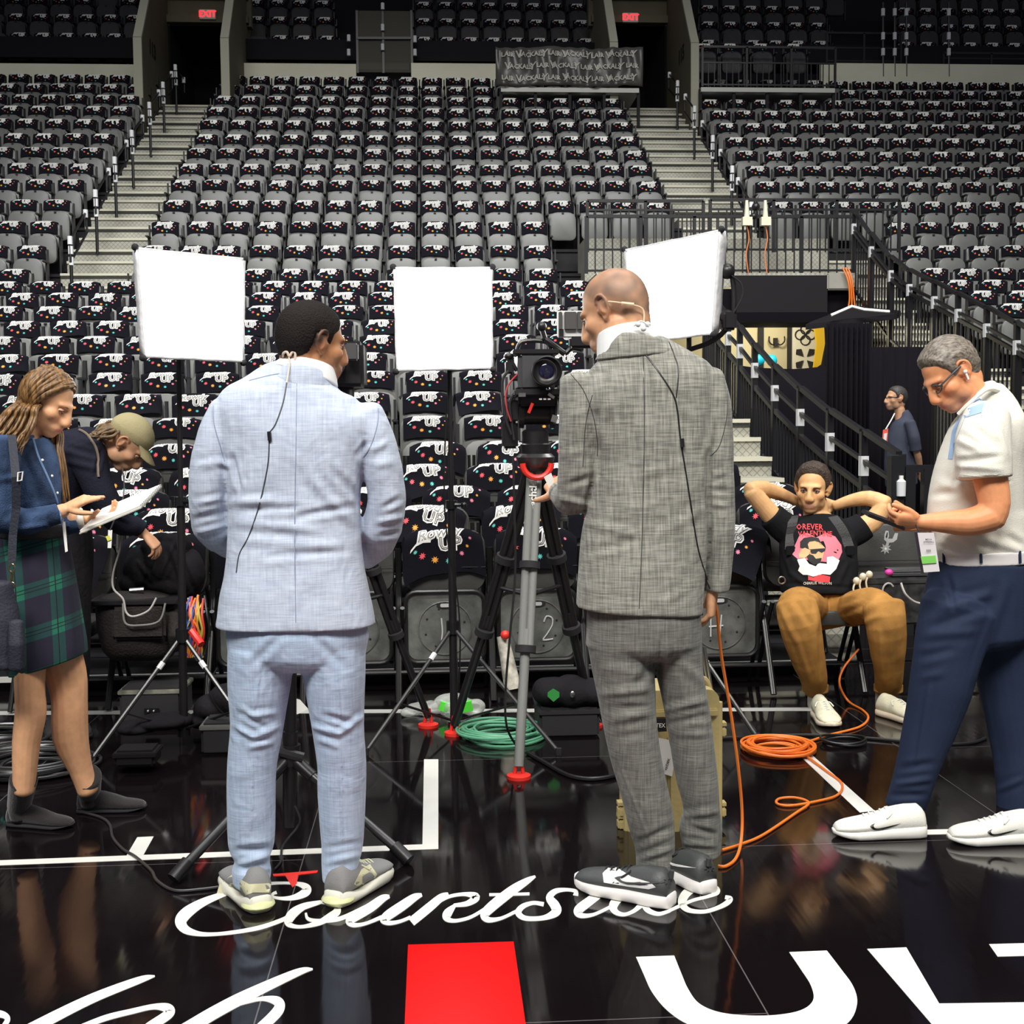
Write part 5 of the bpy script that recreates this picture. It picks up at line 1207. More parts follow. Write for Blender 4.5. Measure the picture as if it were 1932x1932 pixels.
bm = NB(); tube(bm, smooth_path([hB.w((-.0795, .0, .012)), hB.w((-.085, -.03, .004)), hB.w((-.075, -.07, -.02)), hB.w((-.04, -.10, -.045)), W(1215, 608, D - .07)], 5), .0028, 6); a_, c_ = hB.w((-.076, -.062, -.016)), hB.w((-.058, -.088, -.03))
tube(bm, [a_, c_], .0062, 8); obj('headset_band', bm, mat('headset_beige', (0.72, 0.5, 0.32), 0.5), B, label='beige headset wire behind the ear')
bm = NB(); 
for x, y in ((1204, 612), (1222, 612), (1214, 620)): ell(bm, W(x, y, D - .085), .009)
tube(bm, smooth_path([W(1196, 615, D - .08), W(1210, 606, D - .09), W(1225, 616, D - .09)], 4), .003, 6); obj('earpiece_tube', bm, mat('clear_white', (0.85, 0.85, 0.85), 0.2), B)
bm = NB()
limb(bm, [Sx(1213, 1120, D, 104, .13, 2.4), Sx(1214, 1165, D, 110, .14, 2.3), Sx(1214, 1215, D, 112, .135, 2.3)], 30, round0=.2, round1=.4)
limb(bm, LB1, 24, round1=.05)
limb(bm, LB2, 24, round1=.05)
STB = [(1135, 1310, 1225, 1300, 8, .008), (1140, 1335, 1220, 1335, 7, -.006), (1150, 1360, 1225, 1345, 8, .007), (1130, 1260, 1220, 1270, 9, .004), (1160, 1390, 1215, 1385, 7, -.004), (1255, 1340, 1335, 1320, 7, .007), (1260, 1365, 1338, 1350, 7, -.006), (1270, 1385, 1335, 1385, 7, .004), (1205, 1590, 1270, 1560, 7, -.006), (1210, 1620, 1268, 1600, 6, .007), (1290, 1540, 1355, 1530, 7, .006), (1295, 1560, 1350, 1575, 6, -.007), (1292, 1590, 1350, 1595, 6, .006), (1236, 1240, 1200, 1300, 8, -.005), (1250, 1200, 1240, 1290, 6, -.006), (1165, 1430, 1230, 1600, 3, .003), (1285, 1250, 1330, 1290, 9, .005)]
cloth(B, 'trousers', bm, GRT, STB, 0.0055, 4, (0.003, 8.0, (1, 1, 1), 19), 'grey suit trousers')
SHB = mat('shoe_dark_grey', (0.05, 0.055, 0.055), 0.5, bump=.1, bscale=150); SOLB = mat('sole_offwhite', (0.78, 0.75, 0.74), 0.5); SHW = mat('shoe_white_leather', (0.74, 0.73, 0.73), 0.45)
for hx, hy, dx, dy, k in ((1266, 1711, -.80, .60, 0), (1336, 1686, -.42, .91, 1)):
    s_, T = shoe(B, F(hx, hy), (dx, dy), SHB, SOLB, .33, .122, .096, .022, .068, .044, label='dark grey and white sneaker', laces=BLKM)
    bvs = bvh_world(s_)
    c0 = P(T(.52, -.05, .07)); c1 = P(T(.12, -.045, .075)); vx = Vector((c1[0] - c0[0], c1[1] - c0[1]))
    if k == 0:
        panel = [(-.25, -.28), (.35, -.30), (.9, -.26), (1.08, -.10), (.95, .10), (.45, .26), (.1, .62), (-.12, .62), (-.28, .2)]
        mp_ = lambda x, y, c0=c0, vx=vx: (c0[0] + vx.x * x * 1.0, c0[1] + vx.y * x * 1.0 - y * 36)
        decal('side_panel', s_, bvs, flatpoly(panel), mp_, SHW, .0015, 3.9, 3, 'white leather side panel')
    mp2_ = lambda x, y, c0=c0, vx=vx: (c0[0] + vx.x * (.62 + x * .60), c0[1] + vx.y * (.62 + x * .60) - y * 22 + 0)
    decal('swoosh', s_, bvs, flatpoly(SWOOSH), mp2_, SHB if k == 0 else SHW, .003, 3.9, 2, 'dark curved tick' if k == 0 else 'white curved tick')
    cc = P(T(.0, 0, .065)); bm = NB(); 
    for an in range(6): flatpoly([(math.cos(a_) * r_, math.sin(a_) * r_ * .6) for a_, r_ in ((PI * an / 3, .5), (PI * an / 3 + .5, .35), (PI * an / 3 + .2, 1.0))], 0, bm)
    decal('heel_logo', s_, bvs, bm, lambda x, y, cc=cc, k=k: (cc[0] + x * 13 - (6 if k == 0 else -3), cc[1] - 8 - y * 13), BLK, .002, 3.8, 1, 'dark winged emblem on the heel')
    bm = NB(); tube(bm, [T(.0, 0, .09), T(-.01, 0, .115)], .008, 8); obj('heel_tab', bm, SHB, s_)

# ------------------------------------------------------------------ woman with the notepad
D = 4.62
Cw = person('woman in a denim shirt and green tartan skirt looking down at a notepad', (F(110, 1548).x, 4.65, 0))
hC = Head(W(88, 757, D), (0.90, -0.12, -0.52), (0.5, 0, .95), 0.98, 0.86, 0.88)
bm = NB(); hC.add(bm, ears=False)
limb(bm, [Sx(44, 850, D, 34, .06), Sx(52, 815, D, 27, .052), Sx(66, 785, D, 25, .05)], 18)
limb(bm, spl([Sx(60, 1060, D, 62, .10), Sx(52, 990, D, 54, .09), Sx(52, 900, D, 55, .10), Sx(40, 850, D, 42, .08)]), 18)
limb(bm, [Sx(5, 855, D - .17, 24, .045), Sx(-5, 970, D - .18, 20, .04), (W(60, 985, D - .18), .034, .036), (W(122, 962, D - .14), .024, .024)], 14)
limb(bm, [Sx(40, 860, D + .17, 22, .045), Sx(70, 970, D + .16, 20, .04), (W(120, 985, D + .08), .034, .034), (W(165, 978, D + .0), .023, .023)], 14)
limb(bm, spl([Sx(58, 1180, D - .06, 34, .075), Sx(56, 1290, D - .08, 27, .062), Sx(58, 1345, D - .08, 28, .062), Sx(50, 1400, D - .07, 25, .058), Sx(45, 1490, D - .06, 20, .042)]), 16)
limb(bm, spl([Sx(100, 1180, D + .06, 38, .078), Sx(124, 1270, D + .05, 38, .066), Sx(131, 1320, D + .05, 33, .064), Sx(133, 1390, D + .07, 33, .062), Sx(152, 1450, D + .09, 22, .046), Sx(166, 1490, D + .10, 20, .042)]), 16)
hand(bm, W(122, 960, D - .13), (.93, -.05, .42), (.30, .35, -.8), -1, .92, (4, 8, 14, 22), 4, (.5, .7, .5))
hand(bm, W(166, 980, D + .02), (.9, -.2, .22), (0, -.25, 1), 1, .92, (12, 18, 22, 26), 3, (.7, .7, .5))
finish_body(Cw, bm, (0.78, 0.42, 0.23), hC, lips=(0.72, 0.22, 0.20), cheek=.08)
hC.eye(Cw, lid=.0035, skin=(.78, .42, .25), cut=-.0028); hC.brow(Cw, mat('brow_woman', (0.22, 0.12, 0.06), 0.8), w=.0026)
HB_ = nmat('hair_brown')
m, N, L, b = HB_; tc = N.new('ShaderNodeTexCoord'); mp = N.new('ShaderNodeMapping'); mp.inputs['Scale'].default_value = (120, 90, 5); L.new(tc.outputs['Object'], mp.inputs[0]); n = N.new('ShaderNodeTexNoise'); n.inputs['Scale'].default_value = 1; n.inputs['Detail'].default_value = 3; L.new(mp.outputs[0], n.inputs['Vector'])
cr = N.new('ShaderNodeValToRGB'); cr.color_ramp.elements[0].position = .32; cr.color_ramp.elements[0].color = (0.045, 0.022, 0.010, 1); cr.color_ramp.elements[1].position = .72; cr.color_ramp.elements[1].color = (0.36, 0.19, 0.065, 1); L.new(n.outputs[0], cr.inputs[0]); L.new(cr.outputs[0], b.inputs['Base Color']); b.inputs['Roughness'].default_value = .42
HAIRW = m
bm = NB()
cap_ = hC.hair('hair', Cw, HAIRW, [(-.12, -.10), (-.03, -.06), (-.005, -.02), (.01, .025), (.04, .062), (.06, .084), (.078, .096), (.11, .11)], 0.004, 1.0, .001, 45, sweep=(1, .3, 1))
random.seed(3)
def lock(pts, w0, w1, n_=1, jit=.006):
    for _ in range(n_):
        j = Vector((random.gauss(0, jit), random.gauss(0, jit), 0)); pp = smooth_path([Vector(p) + j * (1.0 + .5 * i) for i, p in enumerate(pts)], 6)
        tube(bm, pp, list(np.interp(np.linspace(0, 1, len(pp)), [0, .25, .8, 1], [w0 * .6, w0, w1, .0015])), 7)
bm = NB()
for k in range(84):                    # from the parting down the near side and back over the shoulder
    f = k / 83; a_ = random.uniform(-1, 1); q = lambda *p: hC.sp(p, .007 + .004 * abs(a_))
    lock([q(.004, .062 - .13 * f, .100 - .01 * f), q(-.034, .056 - .13 * f, .092 - .02 * f), q(-.062, .044 - .12 * f, .068), q(-.076, .018 - .105 * f, .036), q(-.078, -.012 - .085 * f, .002), W(72 - 50 * f, 768, D - .085 + .02 * a_), W(68 - 66 * f, 788, D - .10 + .03 * a_), W(60 - 76 * f, 810, D - .12 + .03 * a_), W(50 - 80 * f + 4 * a_, 830 + 6 * math.sin(k), D - .155), W(38 - 84 * f, 842 + 6 * (k % 4), D - .175)], .0075, .0055, 1, .0012)
for k in range(20):                    # front sweep off the forehead, around the temple
    f = k / 19; q = lambda *p: hC.sp(p, .005)
    lock([q(.006, .070 - .01 * f, .098), q(-.026, .068 - .012 * f, .090 - .006 * f), q(-.052, .056 - .014 * f, .070), q(-.068, .036 - .016 * f, .044), q(-.076, .012 - .02 * f, .020), q(-.078, -.010 - .02 * f, -.008), q(-.070, -.02 - .02 * f, -.04), W(62 - 16 * f, 800, D - .11)], .0048, .0045, 1, .001)
for k in range(76):                    # the fall on the far side, down in front of the far shoulder
    f = k / 75; q = lambda *p: hC.sp(p, .007)
    lock([q(.008, .062 - .12 * f, .100), q(.05, .050 - .11 * f, .080), q(.075, .02 - .08 * f, .03), q(.074, .0 - .06 * f, -.03), W(80 + 26 * f, 808, D + .05), W(86 + 24 * f, 850, D + .02), W(97 + 20 * f, 900, D + .005), W(110 + 12 * f, 950 + 14 * math.sin(k), D + .0)], .009, .005, 1, .0025)
o_ = obj('long_hair', bm, HAIRW, cap_, smooth='all', label='long brown hair falling past the shoulders')
DEN = mat('denim', (0.040, 0.070, 0.145), 0.9, spec=.2, bump=.5, bscale=240, var=.6, vscale=12)
bm = NB()
limb(bm, spl([Sx(62, 1000, D, 62, .115, 2.3), Sx(58, 960, D, 58, .115), Sx(58, 910, D, 60, .125), Sx(50, 865, D, 56, .13), Sx(36, 838, D, 46, .12), Sx(40, 815, D, 28, .075)]), 28, round0=.1)
limb(bm, spl([Sx(10, 840, D - .15, 28, .06), Sx(4, 890, D - .18, 30, .064), Sx(-2, 940, D - .19, 30, .062), Sx(4, 980, D - .19, 28, .06)]), 20)
limb(bm, [(W(2, 978, D - .19), .058, .056), (W(55, 985, D - .185), .045, .046), (W(112, 968, D - .155), .040, .038)], 18, ref=(0, 0, 1), round1=.1)
limb(bm, spl([Sx(60, 850, D + .14, 24, .06), Sx(80, 910, D + .17, 26, .058), Sx(90, 960, D + .15, 26, .055)]), 18)
limb(bm, [(W(92, 968, D + .14), .05, .05), (W(130, 990, D + .07), .042, .04), (W(158, 985, D + .02), .032, .03)], 18, ref=(0, 0, 1), round1=.1)
SC = [(60, 870, 110, 960, 7, .006), (45, 860, 80, 960, 7, -.006), (90, 890, 115, 960, 6, .004), (-10, 905, 40, 900, 6, .005), (10, 975, 60, 955, 6, -.006), (20, 1000, 90, 990, 5, .005), (60, 965, 112, 955, 5, -.004), (30, 850, 34, 980, 3, -.006), (90, 975, 96, 998, 3, -.004)]
sC = cloth(Cw, 'shirt', bm, DEN, SC, .0055, 4, (.004, 14, (1, 1, 1), 2), 'blue denim shirt')
bv = bvh_world(sC)
seam('placket', sC, bv, [(62, 826), (72, 860), (90, 900), (106, 940), (116, 985)], .004, mat('denim_light', (0.16, 0.26, 0.45), .9))
bm = NB(); tube(bm, smooth_path([W(36, 826, D - .10), W(50, 832, D - .08), W(64, 822, D - .02), W(70, 838, D + .0), W(60, 856, D - .03)], 4), .009, 8); obj('shirt_collar', bm, DEN, sC)
for x, y in ((80, 868), (98, 898), (108, 930)): h = bv.ray_cast(EYE, ray(x, y).normalized())[0]; (bm := NB()); ell(bm, h, .005) if h else None; obj('button', bm, WHITE, sC) if h else bm.free()
# tartan skirt
m, N, L, b = nmat('tartan'); tc = N.new('ShaderNodeTexCoord'); sx = N.new('ShaderNodeSeparateXYZ'); L.new(tc.outputs['Object'], sx.inputs[0])
def band(v, period, ofs, w): f = mth('FRACT', mth('ADD', mth('MULTIPLY', v, 1 / period), ofs), None); return mth('LESS_THAN', f, w)
hx_ = mth('ADD', sx.outputs[0], mth('MULTIPLY', sx.outputs[1], .6)); hz_ = mth('ADD', sx.outputs[2], mth('MULTIPLY', sx.outputs[0], -.28))
g1 = band(hz_, .155, .35, .34); g2 = band(hx_, .15, .2, .36)
k1 = band(hz_, .155, .22, .02); k1b = band(hz_, .155, .14, .02); k2 = band(hx_, .15, .05, .03)
mixv = mth('ADD', mth('MULTIPLY', g1, .5), mth('MULTIPLY', g2, .5)); crr = N.new('ShaderNodeValToRGB'); e = crr.color_ramp.elements; e[0].color = (0.014, 0.012, 0.030, 1); e[0].position = .2; e[1].color = (0.012, 0.14, 0.085, 1); e[1].position = 1; q = e.new(.5); q.color = (0.010, 0.050, 0.050, 1); crr.color_ramp.interpolation = 'LINEAR'
L.new(mixv, crr.inputs[0]); kk = mth('MAXIMUM', mth('MAXIMUM', k1, k1b), k2); mx = N.new('ShaderNodeMix'); mx.data_type = 'RGBA'; L.new(kk, mx.inputs[0]); L.new(crr.outputs[0], mx.inputs[6]); mx.inputs[7].default_value = (0.008, 0.008, 0.014, 1); L.new(mx.outputs[2], b.inputs['Base Color']); b.inputs['Roughness'].default_value = .9
bm = NB(); limb(bm, spl([Sx(63, 1005, D, 58, .115, 2.3), Sx(64, 1040, D, 64, .125, 2.3), Sx(68, 1100, D, 70, .145, 2.3), Sx(74, 1170, D, 76, .15, 2.3), Sx(84, 1225, D, 76, .15, 2.3), Sx(92, 1252, D, 72, .145, 2.3)]), 30, round0=.05, round1=.05)
cloth(Cw, 'skirt', bm, m, [(60, 1040, 70, 1240, 10, .004), (120, 1060, 140, 1230, 8, .004)], .006, 3, None, 'green and navy tartan skirt')
bm = NB(); limb(bm, [Sx(62, 1012, D, 61, .122, 2.3), Sx(62, 985, D, 60, .12, 2.3)], 40, round0=.05, round1=.05); obj('waistband', voxel(bm, .005, 2), mat('belt_black', (0.02, 0.017, 0.018), .35, bump=.5, bscale=60, stretch=(1, 1, 12)), Cw, smooth='all', label='wide ribbed black belt')
BOOT = mat('boot_suede', (0.014, 0.011, 0.011), 0.95, bump=.3, bscale=200, sheen=.3)
for hx, hy, dx, dy, ax, ay, DD in ((18, 1556, .95, -.22, 45, 1480, D - .06), (148, 1532, 1, .05, 166, 1475, D + .09)):
    s_, T = shoe(Cw, F(hx, hy), (dx, dy), BOOT, BLKM, .255, .088, .075, .01, .042, .014, name='boot', label='black suede ankle boot')
    bm = NB(); c0 = W(ax, ay, DD); limb(bm, [(T(.18, 0, .03), .036, .050), (T(.17, 0, .08), .042, .054), (c0 + Vector((0, 0, .02)), .050, .054)], 18, round0=.3, round1=.06); obj('shaft', voxel(bm, .005, 2), BOOT, s_, smooth='all')
bm = NB(); q = hC.w((-.083, -.002, -.010)) ; tube(bm, [q, q + Vector((.006, -.004, -.028))], .004, 8); ell(bm, q, .007); obj('earbud', bm, WHITE, Cw, label='white wireless earbud')
bm = NB(); tube(bm, smooth_path([W(150, 962, D - .0), W(153, 990, D - .05), W(160, 1000, D)], 4), .012, 10); obj('wristband', bm, mat('band_cream', (.7, .68, .6), .5), Cw)

# ------------------------------------------------------------------ man in the white polo
D = 4.50
Pm = person('man in a white polo and navy trousers stepping forward while reading a phone', (F(1760, 1577).x, 4.5, 0))
hP = Head(W(1793, 706, D), (-.80, -0.18, -.62), (-.62, 0, .80), 1.06, 1.10, 1.0)
bm = NB(); hP.add(bm)
limb(bm, [Sx(1862, 800, D, 42, .075), Sx(1838, 758, D, 37, .066), Sx(1815, 725, D, 34, .062)], 20)
limb(bm, spl([Sx(1860, 1060, D, 75, .13), Sx(1850, 950, D, 75, .13), Sx(1860, 850, D, 60, .12), Sx(1868, 800, D, 50, .09)]), 20)
limb(bm, spl([Sx(1862, 850, D - .20, 34, .06), Sx(1868, 900, D - .21, 33, .058), Sx(1876, 950, D - .22, 30, .055), Sx(1866, 978, D - .22, 31, .055)]), 18)
limb(bm, spl([(W(1868, 974, D - .22), .058, .055), (W(1830, 985, D - .21), .056, .050), (W(1790, 985, D - .19), .046, .042), (W(1735, 985, D - .16), .030, .026)]), 18, ref=(0, 0, 1))
limb(bm, [(W(1880, 960, D + .18), .05, .05), (W(1800, 985, D + .10), .044, .042), (W(1735, 990, D - .02), .03, .026)], 16, ref=(0, 0, 1))
LP1 = spl([Sx(1810, 1150, D - .05, 76, .13), Sx(1788, 1230, D - .06, 66, .115), Sx(1775, 1300, D - .06, 60, .105), Sx(1755, 1370, D - .05, 52, .092), Sx(1733, 1440, D - .04, 42, .08), Sx(1718, 1490, D - .03, 40, .072), Sx(1706, 1525, D - .02, 38, .066)]); LP2 = spl([Sx(1885, 1160, D + .06, 70, .13), Sx(1900, 1260, D + .07, 62, .115), Sx(1912, 1350, D + .07, 54, .10), Sx(1922, 1440, D + .06, 46, .085), Sx(1925, 1528, D + .05, 46, .072)])
for q in (LP1, LP2): limb(bm, shrink(q), 16)
hand(bm, W(1737, 984, D - .16), (-.93, -.05, -.02), (-.1, .75, .65), -1, 1.05, (34, 52, 60, 66), 1, (.5, .75, .35), 25, 1.2)
hand(bm, W(1738, 990, D - .04), (-.94, -.1, .12), (0, -.6, .8), 1, 1.02, (20, 30, 35, 40), 1, (.6, .6, .4))
finish_body(Pm, bm, (0.80, 0.34, 0.16), hP, lips=(0.62, 0.24, 0.2), stubble=(0.3, (0.42, 0.26, 0.2)), cheek=.1)
HG = nmat('hair_grey'); m, N, L, b = HG; tc = N.new('ShaderNodeTexCoord'); mp = N.new('ShaderNodeMapping'); mp.inputs['Scale'].default_value = (50, 200, 110); mp.inputs['Rotation'].default_value = (0, R(40), 0); L.new(tc.outputs['Object'], mp.inputs[0]); n = N.new('ShaderNodeTexNoise'); n.inputs['Scale'].default_value = 1; n.inputs['Detail'].default_value = 3; L.new(mp.outputs[0], n.inputs['Vector'])
cr = N.new('ShaderNodeValToRGB'); cr.color_ramp.elements[0].position = .3; cr.color_ramp.elements[0].color = (0.05, 0.037, 0.028, 1); cr.color_ramp.elements[1].position = .7; cr.color_ramp.elements[1].color = (0.30, 0.26, 0.21, 1); L.new(n.outputs[0], cr.inputs[0]); L.new(cr.outputs[0], b.inputs['Base Color']); b.inputs['Roughness'].default_value = .5
HAIRG = m
hP.hair('hair', Pm, HAIRG, [(-.12, -.050), (-.06, -.050), (-.035, -.030), (-.028, .018), (.004, .024), (.012, .0), (.026, -.004), (.036, .03), (.05, .060), (.066, .078), (.11, .084)], .011, 1.5, .004, 55, part=lambda p: .007 * np.clip((p[:, 1] - .03) / .04, 0, 1), sweep=(1, .35, 1))
hP.brow(Pm, mat('brow_grey', (0.22, 0.16, 0.12), .8)); hP.eye(Pm, (0.12, 0.13, 0.13), skin=(.76, .33, .16), cut=-.002)
g = obj('glasses', tube(NB(), smooth_path([hP.w((-.080, -.002, .018)), hP.w((-.076, .03, .016)), hP.w((-.066, .068, .010)), hP.w((-.054, .088, .006))], 4), .0036, 8), mat('glasses_grey', (0.06, 0.065, 0.075), .3), Pm, label='dark framed glasses')
for sx_ in (1, -1):
    bm = NB(); tube(bm, [hP.w((sx_ * .031 + .023 * math.cos(a), .098 - .012 * abs(math.cos(a)), .001 + .015 * math.sin(a))) for a in np.linspace(0, 2 * PI, 20, endpoint=False)], .0026, 6, closed=True); obj('rim', bm, mat('glasses_grey', (0.1, 0.1, 0.1)), g)
bm = NB(); tube(bm, [hP.w((.08, -.002, .018)), hP.w((.066, .075, .010)), hP.w((.054, .088, .006))], .0035, 6); tube(bm, [hP.w((-.008, .100, .003)), hP.w((.008, .100, .003))], .0028, 6); obj('temple', bm, mat('glasses_grey', (0.1, 0.1, 0.1)), g)
bm = NB(); q = hP.w((-.084, -.002, -.006)); ell(bm, q, .008); tube(bm, [q, q + (hP.R @ Vector((0, .008, -.03)))], .0042, 8); obj('earbud', bm, WHITE, Pm, label='white wireless earbud')
POLO = mat('polo_white', (0.76, 0.74, 0.66), .85, bump=.25, bscale=260)
bm = NB()
limb(bm, spl([Sx(1853, 1052, D, 92, .150, 2.3), Sx(1846, 1010, D, 94, .152, 2.2), Sx(1843, 960, D, 94, .152), Sx(1846, 910, D, 88, .15), Sx(1854, 860, D, 80, .15), Sx(1866, 820, D, 72, .15), Sx(1872, 790, D, 60, .14), Sx(1872, 768, D, 46, .10), Sx(1864, 745, D, 34, .075)]), 32, round0=.06)
limb(bm, spl([Sx(1862, 785, D - .14, 44, .08), Sx(1856, 825, D - .18, 52, .090), Sx(1856, 865, D - .20, 54, .094), Sx(1858, 902, D - .21, 52, .090)]), 24, round0=.5, round1=.03)
limb(bm, spl([Sx(1870, 800, D + .14, 42, .08), Sx(1870, 880, D + .19, 46, .085)]), 20)
SP = [(1808, 830, 1850, 850, 7, .006), (1806, 870, 1885, 862, 6, -.008), (1812, 880, 1890, 885, 6, .006), (1830, 800, 1880, 840, 8, -.005), (1880, 800, 1900, 860, 7, .006), (1800, 905, 1908, 908, 3, -.005), (1770, 910, 1830, 930, 9, .005), (1760, 935, 1820, 925, 7, -.005), (1900, 1010, 1930, 1030, 7, -.006), (1790, 1015, 1860, 1045, 7, .005), (1770, 1030, 1840, 1050, 5, -.004), (1840, 1010, 1925, 1040, 8, .006), (1807, 880, 1800, 920, 5, -.006)]
sP = cloth(Pm, 'polo_shirt', bm, POLO, SP, .0055, 4, (.0035, 9, (1, 1, 1), 7), 'white polo shirt')
bv = bvh_world(sP)
seam('seam', sP, bv, [(1808, 905), (1850, 909), (1905, 905)], .002, POLO); seam('seam', sP, bv, [(1808, 895), (1850, 899), (1905, 896)], .0015, mat('seam_cream', (.55, .53, .45), .9))
decal('shoulder_panel', sP, bv, flatpoly([(1843, 742), (1858, 758), (1852, 778), (1820, 788), (1802, 832), (1797, 866), (1788, 866), (1796, 812), (1815, 775)]), lambda x, y: (x, y), mat('polo_blue', (0.33, 0.47, 0.68), .85), .003, D, 3, 'light blue shoulder panel')
bm = NB(); limb(bm, spl([Sx(1856, 800, D, 52, .10), Sx(1856, 778, D, 48, .096), Sx(1850, 752, D, 42, .084), Sx(1842, 735, D, 36, .075)]), 28, ref=(0, 1, 0), round0=.1, round1=.1)
cl = obj('collar', voxel(bm, .0045, 3), POLO, Pm, smooth='all', label='white polo collar')
bm = NB(); tube(bm, smooth_path([W(1808, 782, D - .09), W(1830, 760, D - .11), W(1862, 735, D - .11), W(1885, 718 + 20, D - .06)], 4), .008, 8); obj('collar_edge', bm, POLO, cl)
bm = NB(); limb(bm, [Sx(1851, 1060, D, 91, .152, 2.4), Sx(1851, 1036, D, 92, .154, 2.4)], 50, round0=.04, round1=.04)
bl_ = obj('belt', voxel(bm, .005, 1), mat('belt_white', (0.80, 0.77, 0.77), .4), Pm, smooth='all', label='white leather belt'); bvb = bvh_world(bl_)
NAVY = mat('navy_trousers', (0.016, 0.026, 0.060), .75, spec=.25, bump=.15, bscale=300)
for x in (1850, 1923, 1781): seam('belt_loop', bl_, bvb, [(x, 1034), (x + 1, 1062)], .006, NAVY, off=.002)
bm = NB()
limb(bm, spl([Sx(1852, 1058, D, 92, .15, 2.3), Sx(1848, 1100, D, 98, .155, 2.3), Sx(1845, 1150, D, 104, .15, 2.3), Sx(1846, 1200, D, 104, .14, 2.3)]), 30, round0=.05, round1=.4)
limb(bm, LP1, 24, round1=.05)
limb(bm, LP2, 24, round1=.05)
SN = [(1790, 1090, 1800, 1150, 6, -.006), (1775, 1150, 1870, 1120, 9, .008), (1760, 1180, 1860, 1150, 8, -.006), (1745, 1200, 1840, 1190, 9, .006), (1735, 1240, 1800, 1225, 8, -.005), (1740, 1280, 1780, 1270, 8, .004), (1840, 1280, 1900, 1100, 10, .006), (1700, 1450, 1760, 1440, 7, -.006), (1690, 1480, 1755, 1470, 6, .007), (1680, 1500, 1745, 1500, 6, -.006), (1755, 1290, 1730, 1440, 5, .005), (1850, 1280, 1880, 1460, 8, .004), (1885, 1490, 1930, 1470, 6, .005)]
cloth(Pm, 'trousers', bm, NAVY, SN, .0055, 4, (.003, 9, (1, 1, 1), 23), 'navy blue trousers')
WSH = mat('shoe_white_mesh', (0.76, 0.75, 0.69), .7, bump=.2, bscale=300); WSO = mat('sole_white_foam', (0.80, 0.79, 0.74), .5)
for hx, hy, dx, k in ((1742, 1577, -1, 0), (1962, 1588, -1, 1)):
    s_, T = shoe(Pm, F(hx, hy), (dx, .06), WSH, WSO, .32, .116, .100, .018, .064, .040, label='white running shoe', laces=WHITE, soleshape=lambda t: .05 - .022 * t if t < .9 else .03)
    bvs = bvh_world(s_); c0 = P(T(.50, -.05, .045)); 
    decal('swoosh', s_, bvs, flatpoly([(-x, y) for x, y in SWOOSH][::-1] if False else SWOOSH), lambda x, y, c0=c0: (c0[0] + 4 + x * 28, c0[1] - 2 - y * 22), BLK, .003, 4.4, 2, 'black curved tick')
# ------------------------------------------------------------------ seated man with hands behind his head
D = 6.50
Sm = person('seated man in a black printed T-shirt and tan corduroys, hands behind his head', (W(1570, 1300, 6.5).x, 6.45, 0))
hS = Head(W(1533, 922, D), (-.42, -.88, -.10), (0.04, 0, 1), 1.08, 1.12, 1.0)
TH1 = spl([(W(1530, 1150, 6.42), .095, .085), (W(1508, 1140, 6.15), .095, .085), (W(1500, 1150, 6.0), .080, .078)]); TH2 = spl([(W(1605, 1150, 6.42), .098, .085), (W(1640, 1142, 6.15), .098, .085), (W(1664, 1153, 6.0), .082, .078)])
SN1 = spl([Sx(1502, 1138, 6.0, 40, .075), Sx(1509, 1175, 5.98, 41, .086), Sx(1521, 1230, 6.04, 35, .078), Sx(1533, 1270, 6.12, 28, .07), Sx(1538, 1300, 6.2, 22.5, .062)]); SN2 = spl([Sx(1667, 1140, 6.0, 41, .075), Sx(1672, 1178, 5.98, 40, .086), Sx(1676, 1230, 6.04, 34, .078), Sx(1677, 1270, 6.12, 28, .07), Sx(1676, 1300, 6.2, 25, .062)])
bm = NB(); hS.add(bm)
limb(bm, [Sx(1541, 1000, D + .02, 27, .07), Sx(1539, 965, D + .03, 24, .062), Sx(1537, 945, D + .03, 23, .06)], 18)
limb(bm, spl([Sx(1560, 1140, D, 42, .10), Sx(1550, 1060, D, 46, .10), Sx(1546, 1000, D, 45, .09), Sx(1543, 980, D + .01, 30, .07)]), 18)
limb(bm, spl([(W(1478, 1000, D), .058, .055), (W(1447, 962, D - .01), .052, .052), (W(1418, 928, D - .02), .046, .046)]), 18); limb(bm, spl([(W(1416, 926, D - .02), .047, .046), (W(1440, 922, D + .03), .044, .042), (W(1472, 932, D + .09), .036, .034), (W(1502, 945, D + .13), .027, .025)]), 18)
limb(bm, spl([(W(1614, 1000, D), .060, .055), (W(1645, 985, D - .01), .054, .052), (W(1668, 955, D - .02), .047, .046)]), 18); limb(bm, spl([(W(1670, 952, D - .02), .048, .046), (W(1640, 940, D + .03), .042, .042), (W(1605, 945, D + .09), .035, .034), (W(1575, 955, D + .13), .027, .025)]), 18)
hand(bm, W(1502, 945, D + .13), (.95, .25, .1), (0, -.8, .1), 1, 1.0, (18, 22, 24, 26)); hand(bm, W(1576, 954, D + .14), (-.95, .25, .1), (0, -.8, .1), -1, 1.0, (18, 22, 24, 26))
for q in (TH1, TH2): limb(bm, shrink(q, .72, .7), 14, ref=(0, 0, 1))
for q in (SN1, SN2): limb(bm, shrink(q, .66, .62), 14)
for x, y in ((1540, 1330), (1668, 1325)): limb(bm, [Sx(x - 1, 1295, 6.22, 12, .035), Sx(x, y, 6.25, 13, .038)], 12)
finish_body(Sm, bm, (0.80, 0.47, 0.22), hS, vs=.0042, lips=(0.58, 0.27, 0.2), stubble=(0.32, (0.35, 0.23, 0.15)), cheek=.06)
